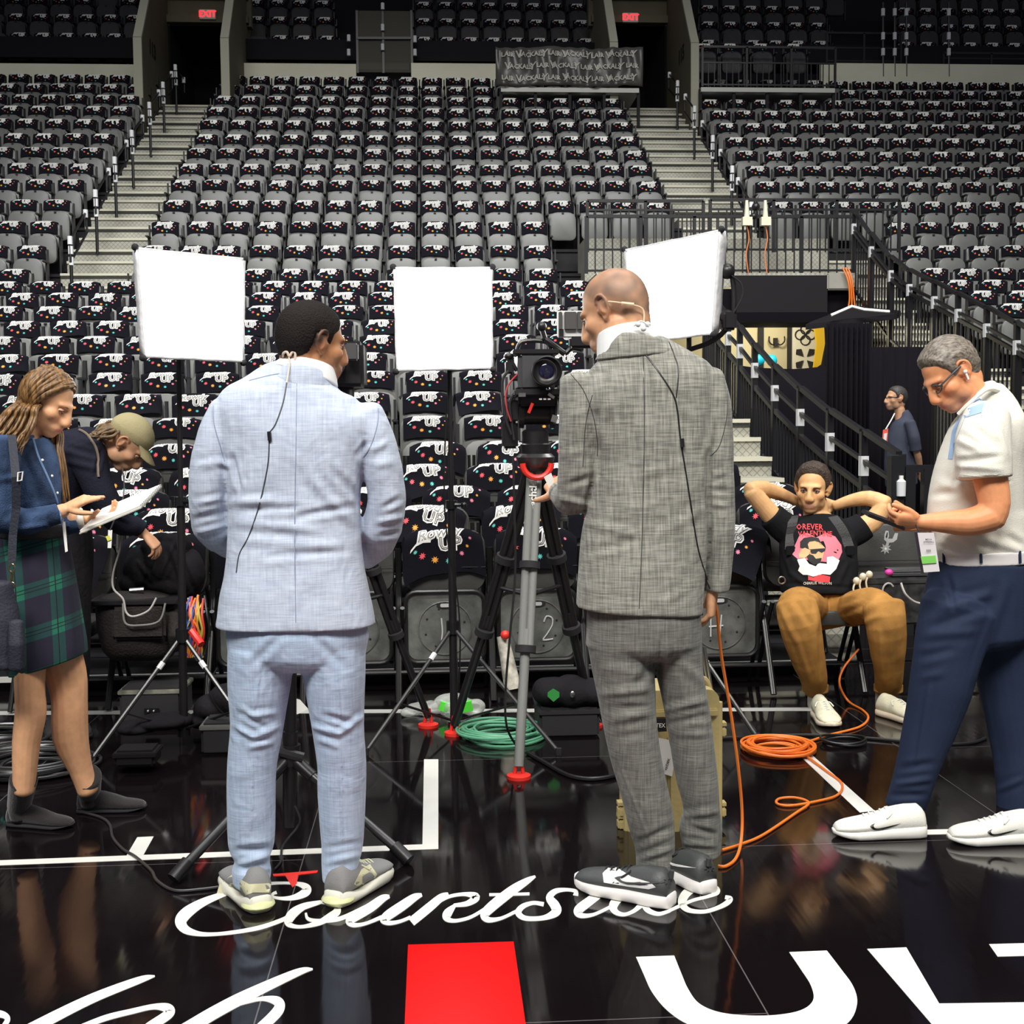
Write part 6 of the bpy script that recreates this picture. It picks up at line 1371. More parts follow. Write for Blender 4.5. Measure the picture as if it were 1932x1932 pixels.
hS.hair('hair', Sm, mat('hair_dark_brown', (0.055, 0.035, 0.024), .6, bump=.6, bscale=130, var=.4, vscale=60), [(-.12, -.05), (-.06, -.05), (-.035, -.03), (-.028, .018), (.004, .024), (.012, -.002), (.026, -.004), (.036, .035), (.05, .074), (.066, .090), (.11, .098)], .011, 1.9, .004, 60, part=lambda p: .008 * np.clip((p[:, 1] - .02) / .05, 0, 1))
hS.brow(Sm, mat('brow_dark', (0.07, 0.04, 0.025), .8), up=-.002, w=.0038); hS.eye(Sm, (0.06, 0.07, 0.07), lid=.001, skin=(.78, .45, .22), cut=.0022)
TEE = mat('tee_black', (0.012, 0.012, 0.014), .9, spec=.12, bump=.2, bscale=200)
bm = NB()
limb(bm, spl([Sx(1545, 1118, D - .06, 72, .145, 2.4), Sx(1545, 1085, D - .05, 74, .15, 2.3), Sx(1544, 1050, D - .03, 75, .145), Sx(1544, 1015, D - .01, 74, .13), Sx(1544, 992, D, 64, .11), Sx(1543, 974, D + .01, 38, .08)]), 30, round0=.1, round1=.1)
limb(bm, spl([(W(1500, 1010, D), .085, .075), (W(1474, 990, D), .080, .072), (W(1455, 972, D - .005), .074, .068)]), 22, round1=.05); limb(bm, spl([(W(1590, 1010, D), .085, .075), (W(1614, 1002, D), .080, .072), (W(1632, 990, D - .005), .076, .068)]), 22, round1=.05)
tee = cloth(Sm, 'tshirt', bm, TEE, [(1480, 1100, 1610, 1110, 4, -.005), (1490, 1080, 1530, 1110, 5, .006), (1600, 1060, 1580, 1105, 5, .006), (1480, 1000, 1500, 1060, 6, .005), (1610, 1010, 1590, 1060, 6, .005), (1470, 1040, 1490, 1100, 4, -.004)], .0055, 4, (.004, 10, (1, 1, 1), 31), 'black printed T-shirt')
bv = bvh_world(tee); idm = lambda x, y: (x, y)
RPR = mat('print_red', (0.85, 0.06, 0.07), .7); PPK = mat('print_pink', (0.80, 0.20, 0.26), .7); PBK = mat('print_black', (0.01, 0.01, 0.01), .7); PSK = mat('print_tan', (0.70, 0.45, 0.22), .7)
def pc(pts): return [(1390 + x / 6.232, 860 + y / 6.232) for x, y in pts]
decal('print_backing', tee, bv, flatpoly(pc([(655, 1160), (680, 1060), (740, 930), (830, 905), (930, 960), (1050, 905), (1160, 950), (1230, 1050), (1240, 1130), (1200, 1220), (1140, 1260), (900, 1230), (720, 1215)])), idm, PPK, .0015, D, 3, 'pink heart-like backing of the print')
decal('print_hair', tee, bv, flatpoly(pc([(745, 1080), (745, 1010), (790, 965), (880, 950), (960, 965), (985, 1010), (1000, 1050), (920, 1000), (850, 1010), (835, 1040), (850, 1100), (790, 1090)])), idm, PBK, .003, D, 3)
decal('print_face', tee, bv, flatpoly(pc([(835, 1040), (860, 1010), (930, 1000), (990, 1030), (1045, 1090), (1030, 1120), (1010, 1200), (990, 1250), (930, 1240), (880, 1200), (860, 1130)])), idm, PSK, .003, D, 3)
decal('print_glasses', tee, bv, flatpoly(pc([(850, 1100), (1045, 1085), (1040, 1115), (1000, 1140), (960, 1120), (930, 1150), (880, 1150)])), idm, PBK, .0045, D, 3, 'dark sunglasses of the printed face')
decal('print_beard', tee, bv, flatpoly(pc([(840, 1150), (900, 1170), (930, 1210), (1000, 1200), (985, 1260), (910, 1285), (850, 1240), (825, 1190)])), idm, PBK, .0045, D, 3)
decal('print_hand', tee, bv, flatpoly(pc([(730, 1150), (760, 1100), (800, 1080), (870, 1110), (850, 1160), (800, 1200), (730, 1200)])), idm, PSK, .0055, D, 3)
decal('print_jacket', tee, bv, flatpoly(pc([(710, 1220), (800, 1200), (850, 1270), (930, 1300), (960, 1260), (1060, 1270), (1060, 1190), (1130, 1180), (1210, 1230), (1170, 1330), (1100, 1400), (1010, 1390), (900, 1420), (830, 1400), (780, 1400), (720, 1350), (740, 1300)])), idm, WHITE, .004, D, 3, 'white ruffled jacket of the print')
decal('print_red', tee, bv, flatpoly(pc([(840, 1410), (900, 1430), (960, 1400), (1020, 1400), (1100, 1420), (1090, 1490), (960, 1480), (840, 1460)])), idm, RPR, .005, D, 3)
for s_, cx_, cy_, h_, m_ in (('FOREVER', 1524, 994, 13.5, RPR), ('VALENTINE', 1538, 1006.5, 12, RPR), ('CHARLIE WILSON', 1542, 1100, 6.5, WHITE)):
    t = text_mesh(s_, 1.0, 0.015, 0, 1, 1.05); decal('lettering', tee, bv, t, lambda x, y, cx_=cx_, cy_=cy_, h_=h_: (cx_ + x * h_, cy_ - y * h_ * 1.15 + .0016 * (x * h_) ** 2), m_, .004, D, 1, 'printed lettering')
CORD = mat('tan_corduroy', (0.40, 0.20, 0.055), .9, bump=.3, bscale=300, spec=.1, var=.25, vscale=10)
bm = NB()
limb(bm, spl([Sx(1552, 1108, D - .03, 72, .13, 2.2), Sx(1560, 1130, D - .04, 78, .14, 2.2), Sx(1565, 1158, D - .02, 78, .15, 2.2)]), 26, round0=.1, round1=.3)
for q in (TH1, TH2): limb(bm, [(c, a * 1.08, b * 1.08, e) for c, a, b, e in q], 22, ref=(0, 0, 1), round0=.4, round1=.4)
for q in (SN1, SN2): limb(bm, q, 22, round0=.4, round1=.05)
cloth(Sm, 'trousers', bm, CORD, [(1470, 1140, 1500, 1210, 6, .007), (1500, 1130, 1530, 1180, 6, -.007), (1540, 1120, 1545, 1190, 6, .006), (1580, 1130, 1640, 1115, 6, .006), (1590, 1160, 1650, 1130, 6, -.006), (1600, 1190, 1660, 1160, 6, .006), (1500, 1200, 1530, 1290, 5, .005), (1545, 1170, 1550, 1280, 4, -.004), (1660, 1190, 1668, 1290, 5, .005), (1690, 1180, 1690, 1290, 5, -.004), (1563, 1110, 1566, 1165, 3, -.006)], .0055, 4, (.004, 10, (1, 1, 1), 41), 'tan corduroy trousers')
for q in (SN1[-1], SN2[-1]):
    bm = NB(); limb(bm, [(q[0] + Vector((0, 0, .025)), q[1] * 1.12, q[2] * 1.12), (q[0] - Vector((0, 0, .012)), q[1] * 1.12, q[2] * 1.12)], 20, round0=.1, round1=.1); obj('turn_up', voxel(bm, .004, 1), CORD, Sm, smooth='all')
NBS = mat('shoe_cream', (0.66, 0.63, 0.47), .75, bump=.25, bscale=220, var=.12, vscale=30)
for x, y in ((1540, 1330), (1668, 1327)): bm = NB(); limb(bm, [Sx(x - 1, 1296, 6.22, 15, .042), Sx(x, y, 6.26, 17, .046)], 14); obj('sock', bm, mat('sock_cream', (.6, .58, .5), .9), Sm)
for hx, hy, dx, dy in ((1543, 1350, -.06, -.95), (1660, 1348, .42, -.9)):
    s_, T = shoe(Sm, F(hx, hy) , (dx, dy), NBS, mat('sole_cream', (0.72, 0.62, 0.47), .6), .29, .115, .095, .02, .062, .034, label='cream chunky running shoe', laces=mat('lace_white', (.75, .74, .66), .7))
STR = mat('strap_black', (0.025, 0.024, 0.025), .6, bump=.3, bscale=150)
for pts in ([(1497, 970), (1492, 1000), (1490, 1035)], [(1570, 975), (1588, 1000), (1602, 1035)]):
    pp = [bv.ray_cast(EYE, ray(p.x, p.y).normalized()) for p in smooth_path([Vector((x, y, 0)) for x, y in pts], 5)]; bm = NB()
    ribbon(bm, [(h[0] + h[1] * .004, Vector((.026, 0, .004))) for h in pp if h[0]], Vector((0, -1, 0)), .006); o_ = obj('backpack_strap', bm, STR, Sm, smooth=False, label='black padded backpack strap')
    q = [h for h in pp if h[0]][-1][0]; bm = NB(); box(bm, q + Vector((0, -.014, -.01)), (.05, .012, .05), bev=.004); obj('buckle', bm, BLKG, o_)
t = obj('key_ring', tube(NB(), [W(1475, 1095, 6.3) + Vector((.018 * math.cos(a), 0, .018 * math.sin(a))) for a in np.linspace(0, 2 * PI, 14, endpoint=False)], .004, 6, closed=True), STEEL, Sm, label='small steel ring hanging from the strap')

# ------------------------------------------------------------------ bending man with the cap
D = 5.95
K = person('bending man with wavy hair and a khaki cap reaching into a black jacket', (W(150, 1300, 5.9).x, 5.9, 0))
hK = Head(W(240, 836, D - .05), (.72, .05, -.95), (.80, 0, .60), 1.02, 1.0, 1.05)
bm = NB(); hK.add(bm)
limb(bm, [Sx(172, 850, D, 34, .09), Sx(195, 845, D, 30, .07), Sx(215, 840, D - .02, 26, .062)], 18)
limb(bm, spl([Sx(110, 1060, D + .07, 44, .10), Sx(112, 1000, D + .06, 44, .10), Sx(116, 930, D + .04, 44, .10), Sx(148, 872, D, 38, .11)]), 18)
limb(bm, spl([(W(172, 870, D - .11), .045, .045), (W(196, 940, D - .1), .042, .042), (W(222, 983, D - .04), .038, .036), (W(258, 1000, D + .05), .033, .030), (W(272, 1008, D + .06), .026, .024)]), 16)
for x in (95, 138): limb(bm, spl([Sx(x, 1040, D + .08, 24, .06), Sx(x + 2, 1150, D + .09, 20, .05), Sx(x + 5, 1310, D + .13, 15, .04)]), 14)
hand(bm, W(272, 1006, D + .06), (.62, .1, -.75), (-.6, .3, -.6), 1, 1.0, (25, 30, 30, 35), 6, (.3, .8, .4))
finish_body(K, bm, (0.62, 0.33, 0.19), hK, lips=(.5, .24, .18), stubble=(.5, (.3, .19, .12)))
hK.eye(K, skin=(.6, .32, .18), cut=-.002); hK.brow(K, mat('brow_brown', (0.2, 0.12, 0.07)))
CAPM = mat('cap_khaki', (0.42, 0.36, 0.19), .85, bump=.3, bscale=200)
cp = hK.hair('cap', K, CAPM, [(-.12, -.01), (-.05, .006), (0, .028), (.05, .040), (.11, .046)], .016, 1.2, .001, 20)
bm = NB(); rr_ = []
for k in range(11):
    a = -1.05 + 2.1 * k / 10; rr_.append((hK.w((.072 * math.sin(a), .078 * math.cos(a) + .002, .050)), hK.w((.078 * math.sin(a), .072 * math.cos(a) + .085 * (math.cos(a) ** .6), .030 - .012 * abs(math.sin(a))))))
V = [[bm.verts.new(p + (hK.R @ Vector((0, 0, z)))) for p in pr for z in (0, .004)] for pr in rr_]
for a_, c_ in zip(V, V[1:]): bm.faces.new((a_[0], a_[2], c_[2], c_[0])); bm.faces.new((a_[1], c_[1], c_[3], a_[3])); bm.faces.new((a_[2], a_[3], c_[3], c_[2]))
obj('brim', bm, CAPM, cp, smooth='all')
random.seed(5); bm = NB()
HAIRK = mat('hair_sandy', (0.20, 0.13, 0.065), .6, bump=.5, bscale=120, var=.5, vscale=40)
for k in range(90):
    f = k / 89; st = (-.078 * math.cos(f * 2.6), -.02 - .075 * math.sin(f * 2.6), .012 + .03 * random.random()); p0 = hK.w(st); o2 = hK.w((st[0] * 1.25 + random.gauss(0, .006), st[1] * 1.2 - .01, -.045 - .03 * random.random()))
    lock([p0, (p0 + o2) / 2 + Vector((random.gauss(0, .012), random.gauss(0, .008), random.gauss(0, .012))), o2, o2 + Vector((random.gauss(-.012, .016), random.gauss(0, .012), random.gauss(-.01, .016)))], .0065, .0055, 1, .002)
obj('hair', bm, HAIRK, K, smooth='all', label='wavy sandy hair')
NSH = mat('shirt_dark_navy', (0.013, 0.014, 0.026), .85, spec=.2, bump=.3, bscale=120)
bm = NB()
limb(bm, spl([Sx(105, 1020, D + .05, 58, .14), Sx(110, 940, D + .04, 60, .15), Sx(132, 875, D + .02, 58, .17), Sx(165, 850, D, 46, .16), Sx(186, 848, D - .01, 34, .11)]), 28)
limb(bm, spl([(W(160, 850, D - .10), .095, .095), (W(178, 900, D - .13), .075, .075), (W(200, 950, D - .12), .066, .066), (W(222, 985, D - .05), .058, .056), (W(254, 992, D + .03), .046, .044), (W(268, 1000, D + .05), .040, .038)]), 22, round1=.05)
cloth(K, 'shirt', bm, NSH, [(120, 820, 190, 835, 6, .008), (120, 840, 190, 860, 6, -.007), (125, 870, 185, 885, 6, .006), (190, 850, 180, 900, 4, -.008), (215, 970, 245, 985, 4, .005)], .006, 4, (.004, 10, (1, 1, 1), 51), 'dark navy long-sleeved top')
bm = NB()
limb(bm, spl([Sx(112, 1000, D + .06, 56, .14), Sx(116, 1040, D + .06, 58, .15), Sx(118, 1090, D + .06, 52, .14)]), 24)
for x in (95, 138): limb(bm, spl([Sx(x, 1050, D + .06, 36, .12), Sx(x + 2, 1150, D + .06, 30, .09), Sx(x + 4, 1250, D + .1, 26, .08), Sx(x + 5, 1322, D + .12, 24, .07)]), 20, round1=.05)
cloth(K, 'trousers', bm, CLOTHB, (), .007, 4, (.006, 8, (1, 1, 1), 61), 'black trousers')
for x in (100, 143): shoe(K, W(x, 1330, D + .20) * 1 if False else Vector((W(x, 1330, D + .2).x, D + .22, 0)), (.3, -.9), BLKM, BLKM, .29, .11, .08, name='shoe')
seam('lanyard', K, bvh_world(K.children[-4]) if False else bvh_of(bpy.data.meshes.new('none')) if False else bvh_world([c for c in K.children if c.name.startswith('shirt')][0]), [(150, 812), (165, 822), (182, 850), (186, 900)], .006, mat('strap_tan', (0.2, 0.15, 0.11), .7), off=.004, label='brown strap across the back')
seam('print_stripe', K, bvh_world([c for c in K.children if c.name.startswith('shirt')][0]), [(128, 803), (140, 797), (150, 794)], .007, WHITE, off=.002)
seam('print_stripe', K, bvh_world([c for c in K.children if c.name.startswith('shirt')][0]), [(150, 794), (160, 791), (172, 792)], .007, STARS[0], off=.002)

# ------------------------------------------------------------------ distant man by the drape
D = 12.0
Q = person('distant man in a navy shirt with a red badge standing by the black drape', (W(1700, 1000, D).x, D, 0))
hQ = Head(W(1690, 752, D), (-.97, -.15, .02), (0, 0, 1), 1.0, 1.0, 1.1)
bm = NB(); hQ.add(bm)
limb(bm, [Sx(1700, 800, D, 11, .06), Sx(1697, 772, D, 10, .058)], 14)
limb(bm, spl([Sx(1700, 900, D, 20, .08), Sx(1698, 850, D, 18, .08), Sx(1703, 812, D, 12, .07)]), 16)
limb(bm, spl([Sx(1718, 806, D - .15, 6, .03), Sx(1725, 840, D - .17, 6, .03), (W(1732, 862, D - .12), .035, .035), (W(1736, 890, D + .0), .028, .028)]), 14)
for x in (1694, 1708): limb(bm, [Sx(x, 890, D, 13, .07), Sx(x, 1035, D, 7, .04)], 12)
hand(bm, W(1737, 888, D), (0, .4, -.9), (1, 0, 0), 1, 1.0)
finish_body(Q, bm, (0.58, 0.32, 0.19), hQ, vs=.006, stubble=(.5, (.3, .2, .14)))
hQ.hair('hair', Q, mat('hair_pepper', (0.04, 0.035, 0.032), .6), [(-.12, -.05), (-.06, -.05), (-.03, -.02), (-.02, .02), (.02, .0), (.04, .05), (.066, .075), (.11, .085)], .010, 1.2, .002, 60)
hQ.brow(Q, mat('brow_dark', (0.07, 0.04, 0.025))); g = NB(); tube(g, [hQ.w((.075, 0, .012)), hQ.w((.06, .085, .008)), hQ.w((.03, .104, .004)), hQ.w((-.03, .104, .004)), hQ.w((-.06, .085, .008)), hQ.w((-.075, 0, .012))], .004, 6); obj('glasses', g, BLKG, Q)
bm = NB(); limb(bm, spl([Sx(1701, 915, D, 30, .13, 2.2), Sx(1698, 870, D, 30, .14), Sx(1698, 835, D, 26, .14), Sx(1704, 805, D, 22, .15), Sx(1706, 788, D, 15, .10), Sx(1703, 776, D, 10, .07)]), 22, round0=.1, round1=.1)
limb(bm, spl([Sx(1716, 798, D - .15, 11, .06), Sx(1724, 825, D - .18, 11, .058), Sx(1728, 850, D - .17, 11, .055)]), 16, round1=.05)
cloth(Q, 'shirt', bm, mat('shirt_slate_navy', (0.035, 0.042, 0.068), .85), (), .008, 3, (.006, 8, (1, 1, 1), 71), 'slate navy polo shirt')
bm = NB(); limb(bm, [Sx(1701, 905, D, 27, .13), Sx(1701, 925, D, 27, .13)], 18)
for x in (1692, 1709): limb(bm, [Sx(x, 915, D, 15, .09), Sx(x, 1000, D, 12, .07), Sx(x, 1078, D, 10, .06)], 16, round1=.05)
cloth(Q, 'trousers', bm, CLOTHB, (), .01, 3)
for x in (1694, 1711): shoe(Q, Vector((W(x + 4, 1000, D).x, D, 0)), (-1, -.1), BLKM, BLKM, .29, .1, .07)

# ------------------------------------------------------------------ things people hold or wear loosely
t = thing('notepad', 'white spiral notepad resting on the hand of the denim-shirted woman', 'notepad', W(215, 960, 4.6))
def slab(c, ex, ey, th): 
    n = ex.cross(ey).normalized(); bm = NB(); P8 = [c + ex * a + ey * b_ + n * z for z in (-th / 2, th / 2) for a, b_ in ((-1, -1), (1, -1), (1, 1), (-1, 1))]; V = [bm.verts.new(p) for p in P8]
    for f in ((0, 3, 2, 1), (4, 5, 6, 7), (0, 1, 5, 4), (1, 2, 6, 5), (2, 3, 7, 6), (3, 0, 4, 7)): bm.faces.new([V[i] for i in f])
    return bm
a_, c_ = W(172, 985, 4.58), W(285, 938, 4.62); ex = (c_ - a_) / 2; ey = Vector((.02, .085, .035)); cc = (a_ + c_) / 2
obj('cover', slab(cc, ex, ey, .004), mat('paper_grey', (.55, .53, .48), .8), t, smooth=False); obj('pages', slab(cc + Vector((0, 0, .006)), ex * .98, ey * .97, .008), mat('paper', (.78, .76, .70), .85, bump=.3, bscale=20), t, smooth=False)
bm = NB()
for k in range(14): q = cc + ex * 1.0 + ey * (-.9 + 1.8 * k / 13); tube(bm, [q + Vector((.006 * math.cos(a), 0, .008 * math.sin(a) + .003)) for a in np.linspace(0, 2 * PI, 8, endpoint=False)], .0012, 5, closed=True)
obj('spiral', bm, STEEL, t)
t = thing('phone', 'black phone held out by the man in the white polo', 'phone', W(1655, 980, 4.40)); a_, c_ = W(1632, 968, 4.36), W(1700, 994, 4.36); obj('case', slab((a_ + c_) / 2, (c_ - a_) / 2, Vector((0, .036, .006)), .010), BLK, t, smooth=False); obj('screen', slab((a_ + c_) / 2 + Vector((.001, 0, .007)), (c_ - a_) / 2 * .94, Vector((0, .033, .006)), .0015), mat('screen_dark', (.02, .02, .025), .1), t, smooth=False)
t = thing('badge', 'white event pass with a green band hanging at the belt of the polo wearer', 'badge', W(1745, 1070, 4.3))
def quad4(x0, y0, x1, y1, x2, y2, x3, y3, Dq, th=.003):
    bm = NB(); V = [bm.verts.new(W(x, y, Dq)) for x, y in ((x0, y0), (x1, y1), (x2, y2), (x3, y3))] + [bm.verts.new(W(x, y, Dq + th)) for x, y in ((x0, y0), (x1, y1), (x2, y2), (x3, y3))]
    for f in ((0, 1, 2, 3), (7, 6, 5, 4), (0, 4, 5, 1), (1, 5, 6, 2), (2, 6, 7, 3), (3, 7, 4, 0)): bm.faces.new([V[i] for i in f])
    return bm
obj('card', quad4(1731, 1005, 1762, 1005, 1773, 1078, 1743, 1080, 4.27), mat('card_white', (.72, .68, .70), .5), t, smooth=False); obj('strip', quad4(1725, 1004, 1732, 1004, 1744, 1082, 1738, 1082, 4.272), mat('card_dark', (.03, .02, .03), .5), t, smooth=False); obj('band', quad4(1737, 1050, 1765, 1048, 1767, 1062, 1740, 1064, 4.266), mat('card_green', (.22, .62, .12), .5), t, smooth=False, label='bright green band')
for y, h_, s_ in ((1018, 4.2, 'MEDIA'), (1023, 4.2, 'WORKING'), (1039, 6, 'IIIIII')):
    tm = text_mesh(s_, 1, .01, 0, 1)
    for v in tm.verts: v.co = W(1752 + v.co.x * h_, y - v.co.y * h_, 4.264)
    obj('lettering', tm, PBK, t, smooth=False)
bm = NB(); tube(bm, smooth_path([W(1735, 1005, 4.28), W(1728, 990, 4.30)], 5), .003, 6); obj('cord', bm, BLKM, t)
t = thing('badge', 'narrow white pass hanging at the waist of the denim-shirted woman', 'badge', W(125, 1010, 4.5)); obj('card', quad4(117, 985, 123, 984, 128, 1040, 123, 1042, 4.48), WHITE, t, smooth=False); bm = NB(); tube(bm, [W(119, 986, 4.48), W(116, 960, 4.47)], .002, 5); obj('cord', bm, WHITE, t)
t = thing('badge', 'yellow and white pass dangling below the bending man', 'badge', W(210, 1000, 5.7)); obj('card', quad4(204, 1000, 212, 1000, 210, 1034, 203, 1034, 5.7), WHITE, t, smooth=False); obj('sticker', quad4(199, 1012, 206, 1010, 210, 1018, 203, 1021, 5.695), mat('card_yellow', (.7, .7, .1), .5), t, smooth=False)
bm = NB(); tube(bm, smooth_path([W(230, 880, 5.8), W(234, 910, 5.75), W(232, 940, 5.72), W(220, 970, 5.7), W(208, 1000, 5.7)], 5), .003, 5); obj('cord', bm, STEEL, t)
t = thing('badge', 'red and white pass on the chest of the distant man', 'badge', W(1669, 830, 11.8)); obj('card', quad4(1666, 811, 1676, 808, 1674, 834, 1664, 834, 11.82), mat('card_red', (.75, .12, .08), .5), t, smooth=False); obj('label', quad4(1668, 818, 1674, 817, 1672, 832, 1666, 833, 11.81), mat('card_white', (.72, .68, .70)), t, smooth=False)
bm = NB(); tube(bm, smooth_path([W(1671, 810, 11.82), W(1680, 795, 11.83), W(1688, 780, 11.86)]), .006, 5); obj('cord', bm, WHITE, t)
# the woman's handbag
t = thing('handbag', 'navy handbag with a brass clip hanging beside the tartan skirt', 'bag', W(20, 1265, 4.32))
BAG = mat('bag_navy', (0.016, 0.019, 0.032), .7, bump=.3, bscale=120)
bm = NB(); limb(bm, spl([Sx(2, 1100, 4.33, 20, .035), Sx(0, 1150, 4.33, 34, .05), Sx(-2, 1210, 4.33, 42, .06), Sx(-4, 1255, 4.33, 46, .06)]), 24, round0=.3, round1=.2); obj('body', rumple(voxel(bm, .006, 3), .005, 14), BAG, t, smooth='all'); bm = NB(); limb(bm, [Sx(30, 1175, 4.30, 14, .02, 3), Sx(32, 1215, 4.29, 15, .03, 3), Sx(32, 1258, 4.30, 15, .03, 3)], 16); obj('pocket', voxel(bm, .005, 2), BAG, t, smooth='all')
bm = NB(); ribbon(bm, [(W(x, y, Dd), Vector((.014, 0, 0))) for x, y, Dd in ((22, 820, 4.42), (30, 900, 4.34), (30, 960, 4.36), (24, 1010, 4.36), (22, 1062, 4.35))], Vector((0, 1, 0)), .004); obj('strap', bm, BAG, t, smooth=False)
bm = NB(); tube(bm, [W(22, 1072, 4.34) + Vector((.010 * math.cos(a), 0, .014 * math.sin(a))) for a in np.linspace(0, 2 * PI, 14, endpoint=False)], .0035, 6, closed=True); tube(bm, [W(22, 1082, 4.34), W(20, 1098, 4.34)], .006, 8); tube(bm, [W(20, 1105, 4.34) + Vector((.014 * math.cos(a), 0, .012 * math.sin(a))) for a in np.linspace(0, 2 * PI, 14, endpoint=False)], .003, 6, closed=True)
obj('clip', bm, mat('brass', (.62, .52, .3), .25, metal=1), t, label='brass snap clip'); bm = NB(); q = [W(34, 892, 4.335), W(43, 890, 4.335), W(41, 906, 4.335), W(33, 908, 4.335)]; tube(bm, q, .0028, 6, closed=True); obj('strap_ring', bm, WHITE, t)
# ================================================================== courtside folding chairs
def padded(w, z0, z1, th, yc, tilt=0.0, r=.09, puff=.014):
    t = NB(); n = 10; h = z1 - z0; outl = rrect(w, h, r, 6); k = len(outl); rings = []
    for q in range(n + 1):
        a = PI * q / n; s = max(math.sin(a), .02) ** .45; y = -math.cos(a) * th / 2
        rings.append([t.verts.new(((x) * (1 - .05 + .05 * s), y - puff * 0, (z) * (1 - .06 + .06 * s) + h / 2)) for x, z in outl])
    skinrings(t, rings); bmesh.ops.recalc_face_normals(t, faces=t.faces[:]); bmesh.ops.transform(t, matrix=Matrix.Translation((0, yc, z0)) @ Matrix.Rotation(-tilt, 4, 'X'), verts=t.verts); return t
PLT = mat('pan_metal', (0.14, 0.145, 0.135), 0.42, metal=0.3, var=.5, vscale=9, bump=.2, bscale=40)
CFR = mat('chair_frame', (0.02, 0.02, 0.02), .3, metal=.3)
def make_chair(down):
    t = thing('folding_chair', 'black padded courtside folding chair', 'chair')
    o = obj('backrest', padded(.455, .555, .900, .085, 0.02, .10), LEATH, t); bm = NB(); tube(bm, [(-.225, -.037, .70), (.225, -.037, .70)], .003, 5); obj('seam', bm, BLKM, o)
    for s in (-1, 1):
        bm = NB(); tube(bm, smooth_path([(s * .245, .05, .80), (s * .247, .03, .60), (s * .247, -.10, .35), (s * .247, -.28, .012)], 4), .013, 8); obj('leg', bm, CFR, t)
        bm = NB(); tube(bm, smooth_path([(s * .228, -.16, .50), (s * .230, -.02, .30), (s * .230, .16, .012)], 4), .013, 8); obj('leg', bm, CFR, t)
    bm = NB(); tube(bm, [(-.247, -.20, .16), (.247, -.20, .16)], .011, 8); tube(bm, [(-.23, .12, .10), (.23, .12, .10)], .011, 8); obj('stretcher', bm, CFR, t)
    if down:
        p = padded(.44, 0, .43, .075, 0, 0); bmesh.ops.transform(p, matrix=Matrix.Translation((0, -.50, .465)) @ Matrix.Rotation(R(-90), 4, 'X') @ Matrix.Scale(-1, 4, (0, 0, 1)) @ Matrix.Scale(-1, 4, (0, 1, 0)), verts=p.verts)
        for v in p.verts: pass
        co = [v.co.copy() for v in p.verts]; ys = [c.y for c in co]; dy = -.06 - max(ys); dz = .49 - max(c.z for c in co)
        for v in p.verts: v.co.y += dy; v.co.z += dz
        bmesh.ops.recalc_face_normals(p, faces=p.faces[:]); obj('seat', p, LEATH, t)
    else:
        bm = NB(); prism(bm, [(x, z + .385) for x, z in rrect(.40, .36, .05, 5)], .02, lambda p: Vector((p.x, -.085 + p.z, p.y))); o = obj('seat', bm, PLT, t, smooth=False, label='worn metal underside of the tipped-up seat')
        bm = NB(); pts = [(x, -.092, z + .385) for x, z in rrect(.425, .385, .06, 5)]; tube(bm, pts, .012, 8, closed=True); obj('seat_rim', bm, CFR, o)
        bm = NB(); tube(bm, [(.145 * math.cos(a), -.088, .375 + .145 * math.sin(a)) for a in np.linspace(0, 2 * PI, 40, endpoint=False)], .004, 5, closed=True)
        for a in range(8): q = (.11 * math.cos(a * PI / 4 + .3), -.087, .375 + .11 * math.sin(a * PI / 4 + .3)); ell(bm, q, (.006, .003, .006), mi=1)
        obj('emboss', bm, [PLT, BLKM], o); bm = NB(); prism(bm, [(.045 * math.cos(a), .018 * math.sin(a) + .50) for a in np.linspace(0, 2 * PI, 24, endpoint=False)], .004, lambda p: Vector((p.x, -.086 - p.z, p.y))); prism(bm, rrect(.05, .02, .008, 4), .002, lambda p: Vector((p.x, -.0905 - p.z, p.y + .50)), mi=1); obj('maker_plate', bm, [BLKM, mat('plate_pale', (.5, .5, .5), .5)], o, smooth=False)
        bm = NB(); box(bm, (0, -.06, .545), (.36, .05, .04), bev=.012); obj('seat_edge', bm, LEATH, o)
    return t
CH_UP, CH_DN = make_chair(False), make_chair(True); CH_UP.location = (0, 0, -40); CH_DN.location = (0, 0, -40)
TW = []
for kw in (dict(seed=11, rot=.10, du=-.01, ds=.02), dict(seed=12, rot=-.06, du=.0, ds=.0), dict(seed=13, rot=.22, du=.02, ds=-.01, bulge=.3), dict(seed=14, rot=-.24, du=-.02, ds=.0, bulge=.3), dict(seed=15, rot=.0, ds=-.03)):
    a, p = towel_meshes(Drape(ztop=.915, yb=.02, th=.095, droop=.05, half=.225, **kw), 2, W2=.225, back=.15, front=.255)
    t = thing('rally_towel', 'black rally towel', 'towel'); obj('cloth', a, TOWEL, t); obj('lettering', p, PRM, t, smooth=False, label='white and coloured print'); t.location = (0, 0, -40); TW.append(t)
desc = {-4: ('behind the tartan skirt', 1), -3: ('under the open duffel bag', 1), -2: ('behind the pale blue trousers, bag side', 0), -1: ('behind the pale blue suit, middle side', 0), 0: ('with two chalk strokes on its tipped-up seat', 0), 1: ('with a chalk numeral two on its tipped-up seat', 0), 2: ('hidden behind the grey trousers', 0), 3: ('with a chalk letter on its tipped-up seat', 0), 4: ('under the man in tan corduroys', 1), 5: ('bearing a silver team emblem', 1), 6: ('behind the man in navy trousers', 1)}
XC = lambda k: .054 + .503 * k
CHK = mat('chalk', (.55, .56, .55), .9)
